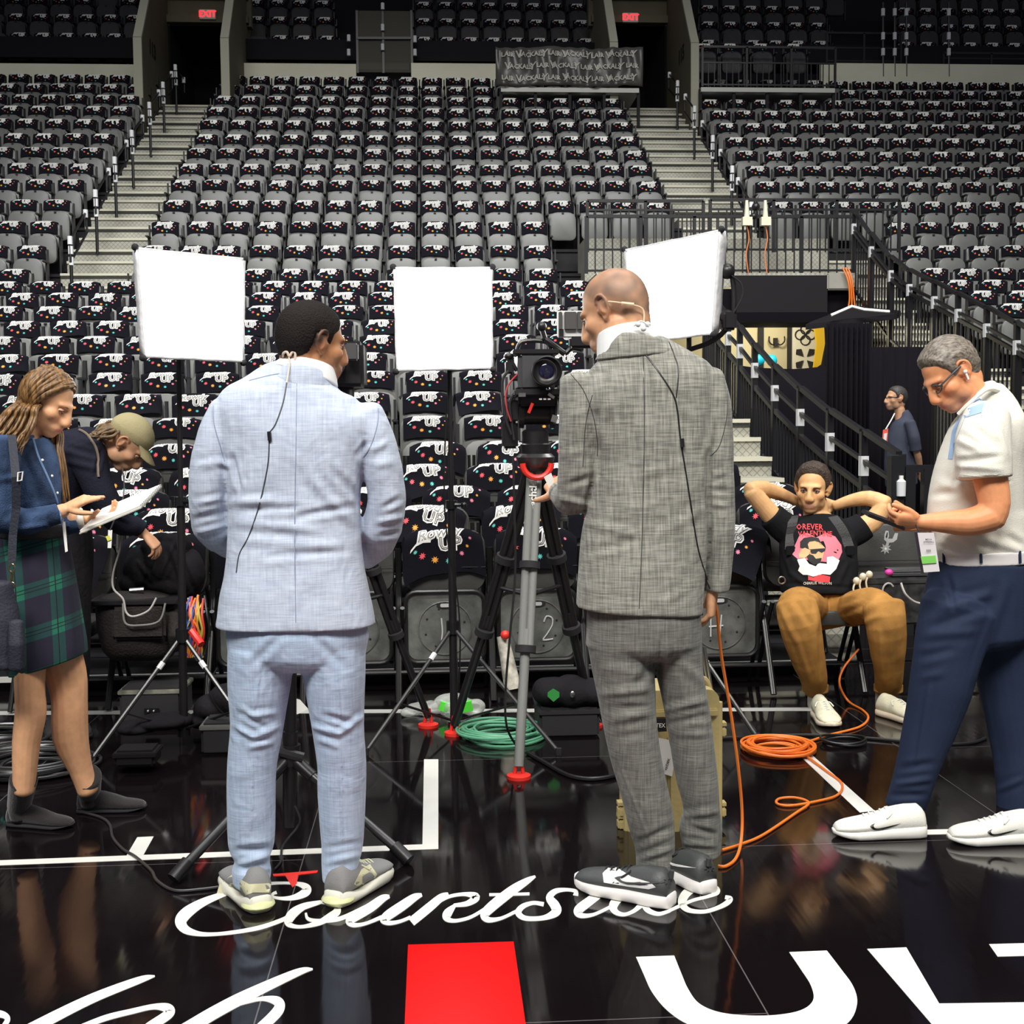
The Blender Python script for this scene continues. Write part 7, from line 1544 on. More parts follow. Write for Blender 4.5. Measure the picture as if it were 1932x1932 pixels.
for k, (d_, dn) in desc.items():
    o = copy_thing(CH_DN if dn else CH_UP, (XC(k), 6.80, 0), 0, 'black padded courtside folding chair %s' % d_, 'courtside folding chairs')
    if k in (0, 1, 3):
        st = [c for c in o.children if c.name.startswith('seat')][0]
        bm = NB(); L_ = {0: [[(-.02, .43), (-.015, .36), (-.02, .31)], [(.03, .43), (.035, .37), (.03, .33), (.04, .30)]], 1: [[(.035, .40), (.05, .43), (.08, .42), (.08, .38), (.05, .33), (.03, .30), (.085, .305)]], 3: [[(-.05, .40), (-.05, .30)], [(.01, .42), (.0, .30)], [(-.06, .355), (.02, .36)]]}[k]
        for q in L_: tube(bm, [Vector((XC(k) + x, 6.80 - .089, z)) for x, z in smooth_path([Vector((a, b_, 0)) for a, b_ in q], 3) and [(p.x, p.y) for p in smooth_path([Vector((a, b_, 0)) for a, b_ in q], 3)]], .0045, 5)
        c = obj('chalk_mark', bm, CHK, o); 
tdesc = {-4: 3, -3: 1, -2: 0, 0: 0, 1: 1, 3: 3}
tw_l = {-4: 'behind the tartan skirt', -3: 'behind the black jacket', -2: 'beside the pale blue sleeve', 0: 'over the chair with two chalk strokes', 1: 'over the chair with the chalk numeral two', 3: 'behind the grey sleeve and the seated man'}
for k, v in tdesc.items(): copy_thing(TW[v], (XC(k) + (.06 if k == 3 else 0), 6.80, .0), {0: .08, 1: .04, 3: -.35}.get(k, 0), 'black rally towel on a courtside chair %s' % tw_l[k], 'rally towels on the courtside chairs')
RN = ['second', 'third', 'fourth', 'fifth']
random.seed(21)
for r, (Y, z) in enumerate(RFC[1:]):
    n = 0; off = (.18, .02, .25, .12)[r]; x = 2.28 - off
    while P((x, Y, z))[0] > -60 and n < 12:
        n += 1; lab = '%s row of padded chairs, %s from the metal steps' % (RN[r], ORD[n])
        copy_thing(CH_DN, (x, Y, z), random.uniform(-.04, .04), 'black folding chair, %s' % lab, 'padded folding chairs behind the first row')
        copy_thing(random.choice(TW), (x + random.uniform(-.02, .02), Y, z), random.uniform(-.08, .08), 'black rally towel, %s' % lab, 'rally towels on the padded chairs behind the first row')
        x -= .515 + random.uniform(0, .02)
for t in TW + [CH_UP, CH_DN]:
    for c in list(t.children):
        for g in list(c.children): bpy.data.objects.remove(g)
        bpy.data.objects.remove(c)
    bpy.data.objects.remove(t)
# silver emblem on the chair beside the seated man
ch5 = [o for o in bpy.data.objects if o.get('label', '').endswith('silver team emblem')][0]
bk = [c for c in ch5.children if c.name.startswith('backrest')][0]
org = Vector(ch5.location); bvc = BVHTree.FromPolygons([v.co + org for v in bk.data.vertices], [p.vertices[:] for p in bk.data.polygons])
def pe(pts): return [(1640 + x / 6.616, 900 + y / 6.616) for x, y in pts]
SIL = mat('emblem_silver', (.42, .42, .41), .4)
for nm, pts, m_, o_ in (('emblem', [(205, 670), (240, 672), (248, 740), (235, 770), (290, 770), (320, 700), (360, 700), (345, 780), (300, 815), (250, 820), (235, 870), (205, 868), (215, 810), (185, 780), (190, 720)], SIL, .002), ('emblem', [(222, 690), (232, 690), (228, 745), (215, 765), (205, 745)], BLKM, .003)):
    fp = flatpoly(pe(pts)); decal(nm, ch5, bvc, fp, idm, m_, o_, 6.75, 1); 
sp = star(205, 895, 75, 8, .2); decal('emblem', ch5, bvc, flatpoly(pe(sp)), idm, SIL, .003, 6.75, 1); decal('emblem', ch5, bvc, flatpoly(pe(star(205, 895, 22, 8, .2))), idm, WHITE, .004, 6.75, 1)
# thin pale edges on the floor and below the chairs
onfloor('court_line', [[(-200, 1343), (-200, 1350), (1560, 1341), (1560, 1335)]], mat('pale_line', (.45, .45, .42), .5))
bm = NB(); box(bm, (-1.4, 7.06, .075), (7.5, .02, .03)); struct('trim_5', bm, mat('pale_trim', (.55, .55, .52), .5))

# ================================================================== studio lights
GLOW = mat('lit_diffuser', (1, 1, 1), .5, emit=(1.0, 0.99, 0.97), estr=10.0)
SILV = mat('silver_fabric', (.72, .72, .74), .35, bump=.6, bscale=25)
def stand_parts(t, xt, yt, xb, yb, Dp, ycol, feet, pole_r=.016, rear=None, knob_y=()):
    top, bot = W(xt, yt, Dp), W(xb, yb, Dp); bm = NB(); mid = top.lerp(bot, .45); tube(bm, [top, mid], pole_r * .75, 10); tube(bm, [mid, bot], pole_r * 1.2, 10); obj('pole', bm, BLK, t)
    f = (ycol - yt) / (yb - yt); col = top.lerp(bot, f); low = bot + Vector((0, 0, .03))
    bm = NB(); tube(bm, [col + Vector((0, 0, .03)), col - Vector((0, 0, .03))], pole_r * 2.0, 12); tube(bm, [mid + Vector((0, 0, .02)), mid - Vector((0, 0, .02))], pole_r * 1.8, 12); tube(bm, [low, low - Vector((0, 0, .03))], pole_r * 1.9, 12); obj('collar', bm, BLKG, t)
    bm = NB(); q = mid + Vector((.02, -.02, 0)); tube(bm, [q, q + Vector((.03, -.02, 0))], .010, 8); ell(bm, q + Vector((.04, -.025, 0)), .014); obj('knob', bm, BLKG, t)
    for fx in feet:
        a = col + (fx - col) * .03; L = obj('leg', tube(NB(), [a, fx + Vector((0, 0, .012))], .0105, 8), DSTEEL, t); ft = NB(); tube(ft, [fx + Vector((0, 0, .03)), fx], .014, 8); obj('rubber_foot', ft, BLKM, L)
        m_ = col.lerp(fx, .62); obj('brace', tube(NB(), [low, m_], .006, 6), BLK, t)
        bm = NB(); tube(bm, [col.lerp(fx, .22), col.lerp(fx, .27)], .013, 8); obj('tape_band', bm, TAPEW, t, label='white tape band')
def led(label, cs, base, sidew=0.10):
    t = thing('studio_light', label, 'light', base)
    C4 = [W(x, y, d) for x, y, d in cs]; n = (C4[1] - C4[0]).cross(C4[3] - C4[0]).normalized(); n = n if n.y > 0 else -n; cc = sum(C4, Vector()) / 4
    bm = NB(); N_ = 10; G = []
    for j in range(N_ + 1):
        row = []
        for i in range(N_ + 1):
            u, v = i / N_, j / N_; p = C4[0].lerp(C4[1], u).lerp(C4[3].lerp(C4[2], u), v); cor = (abs(2 * u - 1) ** 6) * (abs(2 * v - 1) ** 6)
            row.append(bm.verts.new(p.lerp(cc, .035 + .05 * cor) - n * .02 * math.sin(u * PI) * math.sin(v * PI)))
        G.append(row)
    for j in range(N_):
        for i in range(N_): bm.faces.new((G[j][i], G[j + 1][i], G[j + 1][i + 1], G[j][i + 1]))
    g = bmesh.ops.extrude_face_region(bm, geom=bm.faces[:]); bmesh.ops.translate(bm, vec=n * .006, verts=[v for v in g['geom'] if isinstance(v, bmesh.types.BMVert)]); bmesh.ops.recalc_face_normals(bm, faces=bm.faces[:])
    obj('diffuser', bm, GLOW, t, smooth='all')
    bm = NB(); rings = []
    for sc, dn in ((1.0, .0), (1.045, -.004), (1.05, .012), (1.02, .05), (.86, .12), (.5, .13)): rings.append([bm.verts.new(cc + ((C4[a].lerp(C4[(a + 1) % 4], q)) - cc) * (sc + .006 * math.sin(q * 17 + a)) + n * (dn + .004)) for a in range(4) for q in np.linspace(0, 1, 8, endpoint=False)])
    skinrings(bm, rings, cap=False); bm.faces.new(rings[-1]); obj('softbox', bm, SILV, t, smooth='all')
    bm = NB()
    for a in range(4): ell(bm, cc + (C4[a] - cc) * 1.05 + n * .01, .016, u=8, v=6)
    obj('corner_caps', bm, BLKM, t); bm = NB(); box(bm, cc + n * .15, (.20, .06, .16), bev=.01); obj('light_head', bm, BLK, t)
    return t, cc + n * .15
t, h = led('bright square studio light panel on a stand between the woman and the blue suit', [(262, 471, 5.42), (459, 491, 5.72), (457, 679, 5.72), (276, 670, 5.42)], F(347, 1425))
stand_parts(t, 336, 575, 347, 1388, 5.78, 1195, [F(172, 1440), F(505, 1432), Vector((-1.02, 6.35, 0))])
t2, h = led('bright square studio light panel on a stand between the two suited men', [(746, 508, 5.85), (925, 508, 5.85), (926, 692, 5.85), (751, 696, 5.85)], F(857, 1400))
stand_parts(t2, 847, 600, 857, 1372, 5.98, 1180, [F(690, 1424), F(1054, 1424), Vector((.12, 6.55, 0))])
t3, h = led('bright tilted studio light panel behind the grey-suited man', [(1180, 474, 5.95), (1354, 438, 5.55), (1340, 627, 5.55), (1192, 646, 5.95)], F(1300, 1405))
stand_parts(t3, 1300, 560, 1300, 1385, 5.85, 1195, [F(1428, 1396), F(1180, 1400), Vector((1.1, 6.45, 0))])
bm = NB(); Yk = smooth_path([W(1376, 500, 5.6), W(1384, 540, 5.6), W(1382, 600, 5.6), W(1350, 640, 5.65), W(1300, 660, 5.8)], 4); tube(bm, Yk, .012, 8); ell(bm, W(1372, 512, 5.6), .035); ell(bm, W(1372, 598, 5.6), .034); box(bm, W(1376, 606, 5.58), (.06, .05, .08), bev=.01); obj('yoke', bm, BLK, t3)
bm = NB(); tube(bm, smooth_path([W(1378, 518, 5.58), W(1398, 535, 5.58), W(1400, 560, 5.58), W(1384, 590, 5.58)], 5), .004, 6); obj('cable', bm, BLKM, t3)
bm = NB(); tube(bm, smooth_path([W(361, 1190, 5.7), W(372, 1205, 5.68), W(380, 1216, 5.66)], 3), .018, 8); obj('red_clip', bm, REDM, t, label='red cable clip on the stand leg')

# ================================================================== tripods, cinema camera, monitor
def tripod(label, apex, feet, red=True, base=None, thick=.022):
    t = thing('tripod', label, 'tripod', base or Vector((apex.x, apex.y, 0)))
    bm = NB(); lathe(bm, apex - Vector((0, 0, .07)), (0, 0, 1), [(0, .05), (.02, .075), (.06, .085), (.075, .07)], 20); obj('bowl', bm, DSTEEL, t)
    for f_, m_ in feet:
        d = (f_ - apex).normalized(); s = d.cross(Vector((0, 1, 0))); a = apex + d * .06; L = NB()
        for q in (-1, 1): tube(L, [a + s * .016 * q, apex.lerp(f_, .62) + s * .016 * q], thick * .72, 10)
        tube(L, [apex.lerp(f_, .55), f_ + Vector((0, 0, .05))], thick * .8, 10); lo = obj('leg', L, m_, t)
        [obj('leg_clamp', tube(NB(), [apex.lerp(f_, q), apex.lerp(f_, q + .022)], thick * 1.72, 12), BLKM, lo) for q in (.60, .34)]
        bm = NB(); lathe(bm, f_ + Vector((0, 0, .0)), (0, 0, 1), [(0, .05), (.014, .05), (.02, .03)], 18); tube(bm, [f_ + Vector((0.02, 0, .01)), f_ + Vector((0.004, 0, .09))], .008, 6); tube(bm, [f_ + Vector((-.02, 0, .01)), f_ + Vector((-.004, 0, .09))], .008, 6); obj('foot', bm, REDM if red else BLKM, lo, label='red rubber foot' if red else None)
    for i in range(3):
        a, c = apex.lerp(feet[i][0], .45), apex.lerp(sum([f[0] for f in feet], Vector()) / 3, .47); obj('spreader', tube(NB(), [a, c], .010, 8), BLK, t)
    return t
CARB = mat('carbon_grey', (.22, .225, .215), .4, bump=.3, bscale=60, stretch=(40, 40, 1))
ap = W(1010, 858, 5.42)
t = tripod('heavy carbon camera tripod with red feet in front of the folding chairs', ap, [(F(979, 1468), CARB), (F(858, 1386), BLK), (Vector((W(1120, 1400, 5.9).x, 5.95, 0)), BLK)], thick=.026)
bm = NB(); tube(bm, [ap + Vector((.062 * math.cos(a), -.075 - .01, -.035 + .062 * math.sin(a))) for a in np.linspace(-PI, 0, 14)], .013, 8); obj('red_lever', bm, REDM, t, label='curved red lever on the leg top')
tm = text_mesh('sachtler', .045, .001); bmesh.ops.transform(tm, matrix=Matrix.Translation(W(1006, 930, 5.355)) @ Matrix.Rotation(R(90), 4, 'X') @ Matrix.Rotation(R(88), 4, 'Z'), verts=tm.verts); obj('lettering', tm, WHITE, t, smooth=False)
c = thing('camera', 'black cinema camera on a fluid head facing the suited men', 'camera', ap + Vector((0, 0, .02)))
bm = NB(); lathe(bm, ap + Vector((0, 0, .0)), (0, 0, 1), [(0, .062), (.045, .066), (.05, .058), (.10, .058), (.11, .045)], 24); obj('head_base', bm, BLK, c)
bm = NB(); tube(bm, [W(985, 778, 5.42), W(1040, 778, 5.42)], .055, 20, ref=(0, 1, 0)); tube(bm, [W(978, 778, 5.42), W(988, 778, 5.42)], .07, 20); tube(bm, [W(1036, 778, 5.42), W(1046, 778, 5.42)], .07, 20); box(bm, W(1012, 756, 5.42), (.17, .18, .05), bev=.01); obj('fluid_head', bm, BLK, c)
bm = NB(); box(bm, W(1012, 742, 5.42), (.21, .30, .03), bev=.006); [box(bm, W(x, 753, 5.26), (.012, .004, .006), mi=1) for x in (1020, 1028, 1036)]; obj('plate', bm, [BLKM, WHITE], c)
bm = NB(); box(bm, W(1008, 703, 5.45), (.16, .26, .17), bev=.018); obj('body', bm, mat('camera_grey', (.055, .055, .06), .45), c)
bm = NB(); lathe(bm, W(1027, 702, 5.33), (0, -1, 0), [(-.02, .048), (.03, .052), (.05, .052), (.052, .062), (.13, .064), (.135, .058), (.12, .050), (.11, .036)], 32); lo = obj('lens', bm, BLK, c); bm = NB(); ell(bm, W(1027, 702, 5.33) + Vector((0, -.108, 0)), (.035, .008, .035)); obj('front_glass', bm, mat('lens_glass', (.01, .01, .03), .04, coat=1), lo)
bm = NB(); tube(bm, [W(1027, 702, 5.2) + Vector((.052 * math.cos(a), 0, .052 * math.sin(a))) for a in np.linspace(0, 2 * PI, 30, endpoint=False)], .0022, 6, closed=True); obj('ring', bm, DSTEEL, lo)
bm = NB(); box(bm, W(1008, 666, 5.42), (.20, .20, .022), bev=.004); tube(bm, smooth_path([W(975, 665, 5.36), W(985, 645, 5.36), W(1030, 645, 5.36), W(1040, 665, 5.36)], 4), .010, 8); obj('top_handle', bm, BLK, c)
bm = NB(); box(bm, W(961, 693, 5.38), (.035, .06, .055), bev=.006); box(bm, W(972, 712, 5.38), (.05, .04, .03), bev=.005); tube(bm, [W(958, 668, 5.36), W(975, 700, 5.36)], .008, 6); ell(bm, W(960, 672, 5.36), (.022, .02, .014)); obj('side_module', bm, BLK, c)
bm = NB()
for p_ in ([(975, 735), (962, 760), (966, 800), (970, 830)], [(1045, 735), (1050, 765), (1046, 800)], [(960, 700), (948, 720), (952, 780), (965, 820)]): tube(bm, smooth_path([W(x, y, 5.34) for x, y in p_], 4), .006, 6)
obj('cables', bm, BLKM, c); bm = NB(); tube(bm, smooth_path([W(x, y, 5.33) for x, y in ((976, 706), (960, 725), (954, 745), (956, 770), (964, 795))], 5), .0035, 6); obj('red_cable', bm, mat('red_cable', (.5, .04, .05), .5), c, label='thin red cable')
bm = NB(); box(bm, W(968, 775, 5.38), (.05, .05, .09), bev=.006); box(bm, W(962, 820, 5.40), (.07, .05, .12), bev=.01); box(bm, W(1046, 720, 5.40), (.03, .12, .05), bev=.006); obj('battery', bm, BLK, c)
bm = NB(); ell(bm, W(1034, 735, 5.28), .010); box(bm, W(985, 745, 5.27), (.03, .01, .016)); box(bm, W(1040, 747, 5.27), (.03, .01, .012), Matrix.Rotation(.6, 3, 'Y')); box(bm, W(1046, 790, 5.3), (.025, .01, .03), Matrix.Rotation(.3, 3, 'Y')); obj('silver_fittings', bm, STEEL, c)
bm = NB(); box(bm, W(1001, 770, 5.30), (.012, .01, .045), Matrix.Rotation(.4, 3, 'Y')); obj('red_lock', bm, REDM, c, label='small red lock lever')
bm = NB(); tube(bm, [W(1028, 640, 5.35), W(1066, 668, 5.35)], .013, 8); tube(bm, [W(1066, 668, 5.35), W(1095, 640, 5.35)], .010, 8); tube(bm, [W(1028, 640, 5.35), W(1022, 620, 5.35)], .012, 8); ell(bm, W(1022, 616, 5.35), .022); obj('arm', bm, BLK, c)
mo = thing('monitor', 'small monitor with a pale frame mounted above the cinema camera', 'monitor', W(1085, 636, 5.3))
bm = NB(); a_, c_ = W(1052, 586, 5.3), W(1130, 636, 5.3); box(bm, ((a_.x + c_.x) / 2, 5.32, (a_.z + c_.z) / 2), (c_.x - a_.x, .03, a_.z - c_.z), bev=.004); obj('frame', bm, mat('monitor_pale', (.72, .72, .70), .4), mo)
bm = NB()
for x0, x1 in ((1054, 1061), (1065, 1088), (1089, 1112), (1113, 1128)):
    a_, c_ = W(x0, 588, 5.29), W(x1, 622, 5.29); box(bm, ((a_.x + c_.x) / 2, 5.297, (a_.z + c_.z) / 2), (c_.x - a_.x, .02, a_.z - c_.z), bev=.003)
obj('battery_plates', bm, mat('battery_grey', (.07, .068, .065), .5), mo); bm = NB(); box(bm, W(1100, 646, 5.31), (.12, .05, .05), bev=.01); box(bm, W(1058, 628, 5.31), (.02, .04, .03)); obj('bracket', bm, BLK, mo)
ap2 = W(645, 905, 5.72)
t = tripod('second black camera tripod mostly hidden by the blue suit', ap2, [(F(808, 1371), BLK), (Vector((W(645, 1430, 5.3).x, 5.35, 0)), BLK), (Vector((W(480, 1420, 5.8).x, 5.8, 0)), BLK)])
c = thing('camera', 'second black camera peeping out beside the face of the blue-suited man', 'camera', ap2); bm = NB(); box(bm, W(648, 690, 5.75), (.20, .30, .20), bev=.015); obj('body', bm, BLK, c); bm = NB(); box(bm, W(664, 664, 5.55), (.055, .05, .075), bev=.006); obj('side_module', bm, mat('module_grey', (.06, .06, .06), .5), c); bm = NB(); lathe(bm, W(630, 690, 5.6), (0, -1, 0), [(0, .05), (.12, .055)], 24); obj('lens', bm, BLK, c); bm = NB(); tube(bm, [ap2, W(648, 720, 5.75)], .05, 12); obj('fluid_head', bm, BLK, c)
# floor stand with a prompter screen between the blue trouser legs
t = thing('prompter_stand', 'thick black stand standing between the pale blue trouser legs', 'stand', F(548, 1590))
bm = NB(); tube(bm, [W(549, 1085, 4.38), W(548, 1420, 4.38)], .021, 12); tube(bm, [W(548, 1380, 4.38), W(547, 1558, 4.38)], .026, 12); obj('pole', bm, BLK, t)
hub = W(547, 1426, 4.38); bm = NB(); tube(bm, [hub + Vector((0, 0, .04)), hub - Vector((0, 0, .03))], .038, 14); tube(bm, [hub + Vector((-.05, -.03, .03)), hub + Vector((.05, -.03, .0))], .018, 8); ell(bm, hub + Vector((-.06, -.03, .04)), .02); obj('hub', bm, BLK, t)
for k, f_ in enumerate((F(327, 1668), F(772, 1633), Vector((-.72, 5.0, 0)))):
    d = (f_ - hub).normalized(); L = obj('leg', tube(NB(), [hub + d * .03, f_ + Vector((0, 0, .02))], .0165, 10), DSTEEL, t); bm = NB(); tube(bm, [f_ - d * .07 + Vector((0, 0, .02)), f_ + Vector((0, 0, .016))], .0235, 12); obj('rubber_foot', bm, BLK, L)
    bm = NB(); tube(bm, [hub + d * .02, hub + d * .12], .023, 10); obj('sleeve', bm, BLK, L)
bm = NB(); q = W(549, 1075, 4.38); box(bm, q + Vector((0, 0, -.03)), (.34, .10, .20), bev=.01); obj('screen_box', bm, BLK, t)
bm = NB(); tube(bm, smooth_path([W(556, 1520, 4.34), W(566, 1545, 4.33), W(560, 1562, 4.33), W(545, 1580, 4.30), F(532, 1600, .01), F(530, 1625, .006), F(518, 1640, .006)], 5), .004, 6); obj('cable', bm, BLKM, t)

# ================================================================== cases, bags and loose gear
CASE = mat('case_tan', (.56, .45, .20), .5, bump=.15, bscale=60, var=.08, vscale=6)
t = thing('hard_case', 'upright ribbed tan hard case standing behind the grey trouser legs', 'case', F(1270, 1600))
def cp_(x, y): return W(x, y, 4.42)
bm = NB(); a_, c_ = cp_(1182, 1300), cp_(1352, 1598); w_, h_ = c_.x - a_.x, a_.z - c_.z; cx_ = (a_.x + c_.x) / 2; cz_ = c_.z
prism(bm, [(x, z + h_ / 2) for x, z in rrect(w_, h_, .04, 6)], .22, lambda p: Vector((cx_ + p.x, 4.38 + p.z, cz_ + p.y)))
obj('shell', bm, CASE, t); bm = NB()
for x in (-.09, 0, .09): box(bm, (cx_ + x, 4.374, cz_ + h_ * .42), (.045, .022, h_ * .62), bev=.008)
for z in (.12, .86): box(bm, (cx_, 4.376, cz_ + h_ * z), (w_ * .96, .024, .03), bev=.006)
for x in (-w_ / 2, w_ / 2):
    tube(bm, [(cx_ + x, 4.40, cz_ + .04), (cx_ + x, 4.40, cz_ + h_ - .05)], .016, 8); tube(bm, [(cx_ + x, 4.48, cz_ + .04), (cx_ + x, 4.48, cz_ + h_ - .05)], .014, 8)
obj('ribs', bm, CASE, t)
for x, z in ((-1, .16), (-1, .24), (1, .72), (1, .22)):
    bm = NB(); box(bm, (cx_ + x * (w_ / 2 + .016), 4.43, cz_ + h_ * z), (.035, .05, .035), bev=.006); box(bm, (cx_ + x * (w_ / 2 + .02), 4.43, cz_ + h_ * z + .03), (.028, .04, .012)); obj('latch', bm, CASE, t)
bm = NB(); tube(bm, smooth_path([(cx_ + .06, 4.46, cz_ + h_ - .01), (cx_ + .075, 4.46, cz_ + h_ + .02), (cx_ + .13, 4.46, cz_ + h_ + .02), (cx_ + .15, 4.46, cz_ + h_ - .03)], 4), .012, 8); obj('handle', bm, CASE, t)
for x in (1326, 1332): obj('telescopic_handle', tube(NB(), [W(x - 3, 1220, 4.62), W(x + 12, 1310, 4.60)], .0065, 8), STEEL, t, label='thin steel pull handle')
for nm, pts, m_ in (('sticker', [(1240, 1392), (1262, 1396), (1272, 1440), (1268, 1465), (1252, 1460), (1244, 1430)], WHITE), ('name_tape', [(1238, 1356), (1256, 1356), (1258, 1380), (1242, 1381)], BLKM)):
    bm = flatpoly(pts)
    for v in bm.verts: v.co = W(v.co.x, v.co.y, 4.358)
    g = bmesh.ops.extrude_face_region(bm, geom=bm.faces[:]); bmesh.ops.translate(bm, vec=(0, .002, 0), verts=[v for v in g['geom'] if isinstance(v, bmesh.types.BMVert)]); obj(nm, bm, m_, t, smooth=False, label='white shield-shaped sticker' if m_ is WHITE else 'black name tape')
tm = text_mesh('TEX', 1, .02)
for v in tm.verts: v.co = W(1246 + v.co.x * 10, 1369 - v.co.y * 11, 4.354)
obj('lettering', tm, WHITE, t, smooth=False); tm = text_mesh('WORK', 1, .02)
for v in tm.verts: v.co = W(1259 + v.co.x * 2 + v.co.y * 7, 1442 - v.co.x * 7 , 4.354)
obj('lettering', tm, BLKM, t, smooth=False)
# duffel bag with open top on the chair, black jacket above it
DUF = mat('duffel_dark', (.022, .017, .016), .75, spec=.3, bump=.5, bscale=90)
t = thing('duffel_bag', 'dark brown-black gear bag with a front pocket resting on the chair', 'bag', Vector((W(265, 1230, 6.3).x, 6.35, .49)))
bm = NB(); limb(bm, spl([(W(200, 1182, 6.33), .145, .13, 3), (W(222, 1180, 6.33), .17, .16, 3), (W(290, 1180, 6.33), .17, .16, 3), (W(328, 1182, 6.33), .15, .14, 3)]), 28, ref=(0, 1, 0), round0=.2, round1=.2); me_ = rumple(voxel(bm, .008, 3), .008, 9); obj('body', me_, DUF, t, smooth='all')
bm = NB(); box(bm, W(262, 1130, 6.3), (.44, .30, .022), bev=.004); obj('frame_rim', bm, BLK, t); bm = NB(); box(bm, W(262, 1175, 6.155), (.26, .035, .16), bev=.015); obj('pocket', bm, DUF, t)
bm = NB(); tube(bm, smooth_path([W(232, 1138, 6.12), W(236, 1175, 6.11), W(262, 1180, 6.11), W(300, 1172, 6.11), W(312, 1138, 6.12)], 5), .005, 6); obj('piping', bm, mat('piping_grey', (.2, .19, .18), .6), t)
bm = NB(); limb(bm, [(W(328, 1160, 6.25), .05, .06), (W(336, 1195, 6.22), .055, .07), (W(334, 1215, 6.25), .045, .06)], 18); obj('side_pouch', rumple(voxel(bm, .006, 2), .006, 15), DUF, t, smooth='all')
t = thing('jacket', 'crumpled black jacket lying over the chair above the gear bag', 'jacket', W(300, 1125, 6.45))
bm = NB(); 
for x, y, a_, b_, h_ in ((270, 1075, 40, .10, 45), (310, 1060, 42, .12, 52), (345, 1085, 38, .10, 42), (295, 1035, 26, .09, 22), (330, 1028, 22, .08, 18), (250, 1100, 26, .09, 28), (320, 1105, 50, .11, 22)): ell(bm, W(x, y, 6.45), (a_ * M(6.45), b_, h_ * M(6.45)), u=20, v=14)
me_ = rumple(rumple(voxel(bm, .008, 4), .030, 6, (1, 1, .5), 5), .010, 18, (1, 1, .6), 2); me_ = folds(me_, [(300, 1020, 270, 1110, 4, -.014), (320, 1030, 350, 1110, 5, .014), (260, 1060, 290, 1100, 4, .012), (330, 1020, 300, 1090, 4, .012), (345, 1060, 370, 1120, 4, -.012)]); obj('shell', me_, CLOTHB, t, smooth='all')
bm = NB(); tube(bm, [W(245, 1114, 6.3), W(272, 1112, 6.3)], .012, 8); obj('buckle', bm, STEEL, t, label='shiny metal buckle')
def cable(name, label, pts, r, m, k=7, cat='cable'): return obj(name, tube(NB(), smooth_path(pts, k), r, 7), m, label=label, cat=cat)
CG = mat('cable_grey', (.38, .36, .34), .5); CB = mat('cable_black', (.012, .012, .012), .35)
cable('cable', 'grey cable looping down over the open gear bag', [W(232, 985, 5.9), W(228, 1030, 6.05), W(214, 1080, 6.1), W(214, 1110, 6.1), W(232, 1130, 6.09), W(238, 1155, 6.08), W(252, 1163, 6.07), W(280, 1152, 6.08), W(295, 1128, 6.1)], .005, CG)
t = thing('cord_bundle', 'bundle of orange, red and blue cords hanging by the light stand', 'cords', W(370, 1210, 6.1))
random.seed(9)
for k in range(16):
    cmat = [OR, mat('cord_red', (.6, .05, .04), .5), mat('cord_yellow', (.55, .40, .05), .5), mat('cord_blue', (.03, .08, .4), .5), CB][k % 5]; x0 = 360 + random.uniform(-6, 26); obj('cord', tube(NB(), smooth_path([W(x0, 1128 + random.uniform(-6, 12), 6.15), W(x0 + random.uniform(-12, 12), 1160, 6.1), W(x0 + random.uniform(-14, 10), 1195, 6.1), W(x0 + random.uniform(-10, 10), 1240, 6.15)], 4), .006, 6), cmat, t)
def crate(label, x0, y0, x1, y1, Dq, dep, m, name='equipment_case', cat='case', extra=None, top=None):
    a_, c_ = W(x0, y0, Dq), W(x1, y1, Dq); z0 = max(0.0, c_.z); t = thing(name, label, cat, Vector(((a_.x + c_.x) / 2, Dq + dep / 2, z0)))
    bm = NB(); box(bm, ((a_.x + c_.x) / 2, Dq + dep / 2, (a_.z + z0) / 2), (c_.x - a_.x, dep, a_.z - z0), bev=.012); obj('body', bm, m, t)
    bm = NB(); box(bm, ((a_.x + c_.x) / 2, Dq + dep / 2, a_.z - .02), (c_.x - a_.x + .012, dep + .012, .022), bev=.004); obj('lid', bm, top or m, t)
    return t, a_, c_, z0
t, a_, c_, z0 = crate('black equipment box with a scuffed pale top under the gear bag chair', 224, 1300, 342, 1362, 6.15, .30, BLKM, top=mat('scuffed_top', (.16, .16, .13), .5, var=.6, vscale=14))
bm = NB(); box(bm, W(286, 1342, 6.14), (.07, .01, .03)); [ell(bm, W(x, 1342, 6.13), .007, mi=1) for x in (279, 290)]; obj('socket_panel', bm, [BLKG, STEEL], t)
crate('flat black case on the floor in front of the gear bag chair', 214, 1418, 292, 1447, 5.30, .14, BLK)
crate('black case with a grey rim behind the calf of the blue trousers', 378, 1366, 470, 1432, 5.6, .30, BLKM, top=mat('rim_grey', (.12, .12, .11), .5))
crate('black rolling case standing by the tripod below the soft bag', 1018, 1338, 1132, 1410, 5.75, .32, BLKM)
def blob(name, label, cat, parts, m, vs=.007, rm=(.010, 12), pname='body'):
    bm = NB(); pos = []
    for x, y, Dq, a_, b_, h_ in parts: c_ = W(x, y, Dq); pos.append(c_); ell(bm, c_, (a_, b_, h_), u=20, v=14)
    base = sum(pos, Vector()) / len(pos); base.z = min(p.z for p in pos) - .05
    t = thing(name, label, cat, base); obj(pname, rumple(voxel(bm, vs, 3), rm[0], rm[1]), m, t, smooth='all'); return t
t = blob('soft_bag', 'black soft bag with a green patch lying on the rolling case', 'bag', [(1040, 1305, 5.85, .09, .12, .07), (1080, 1305, 5.85, .11, .13, .075), (1115, 1306, 5.85, .08, .12, .07)], CLOTHB)
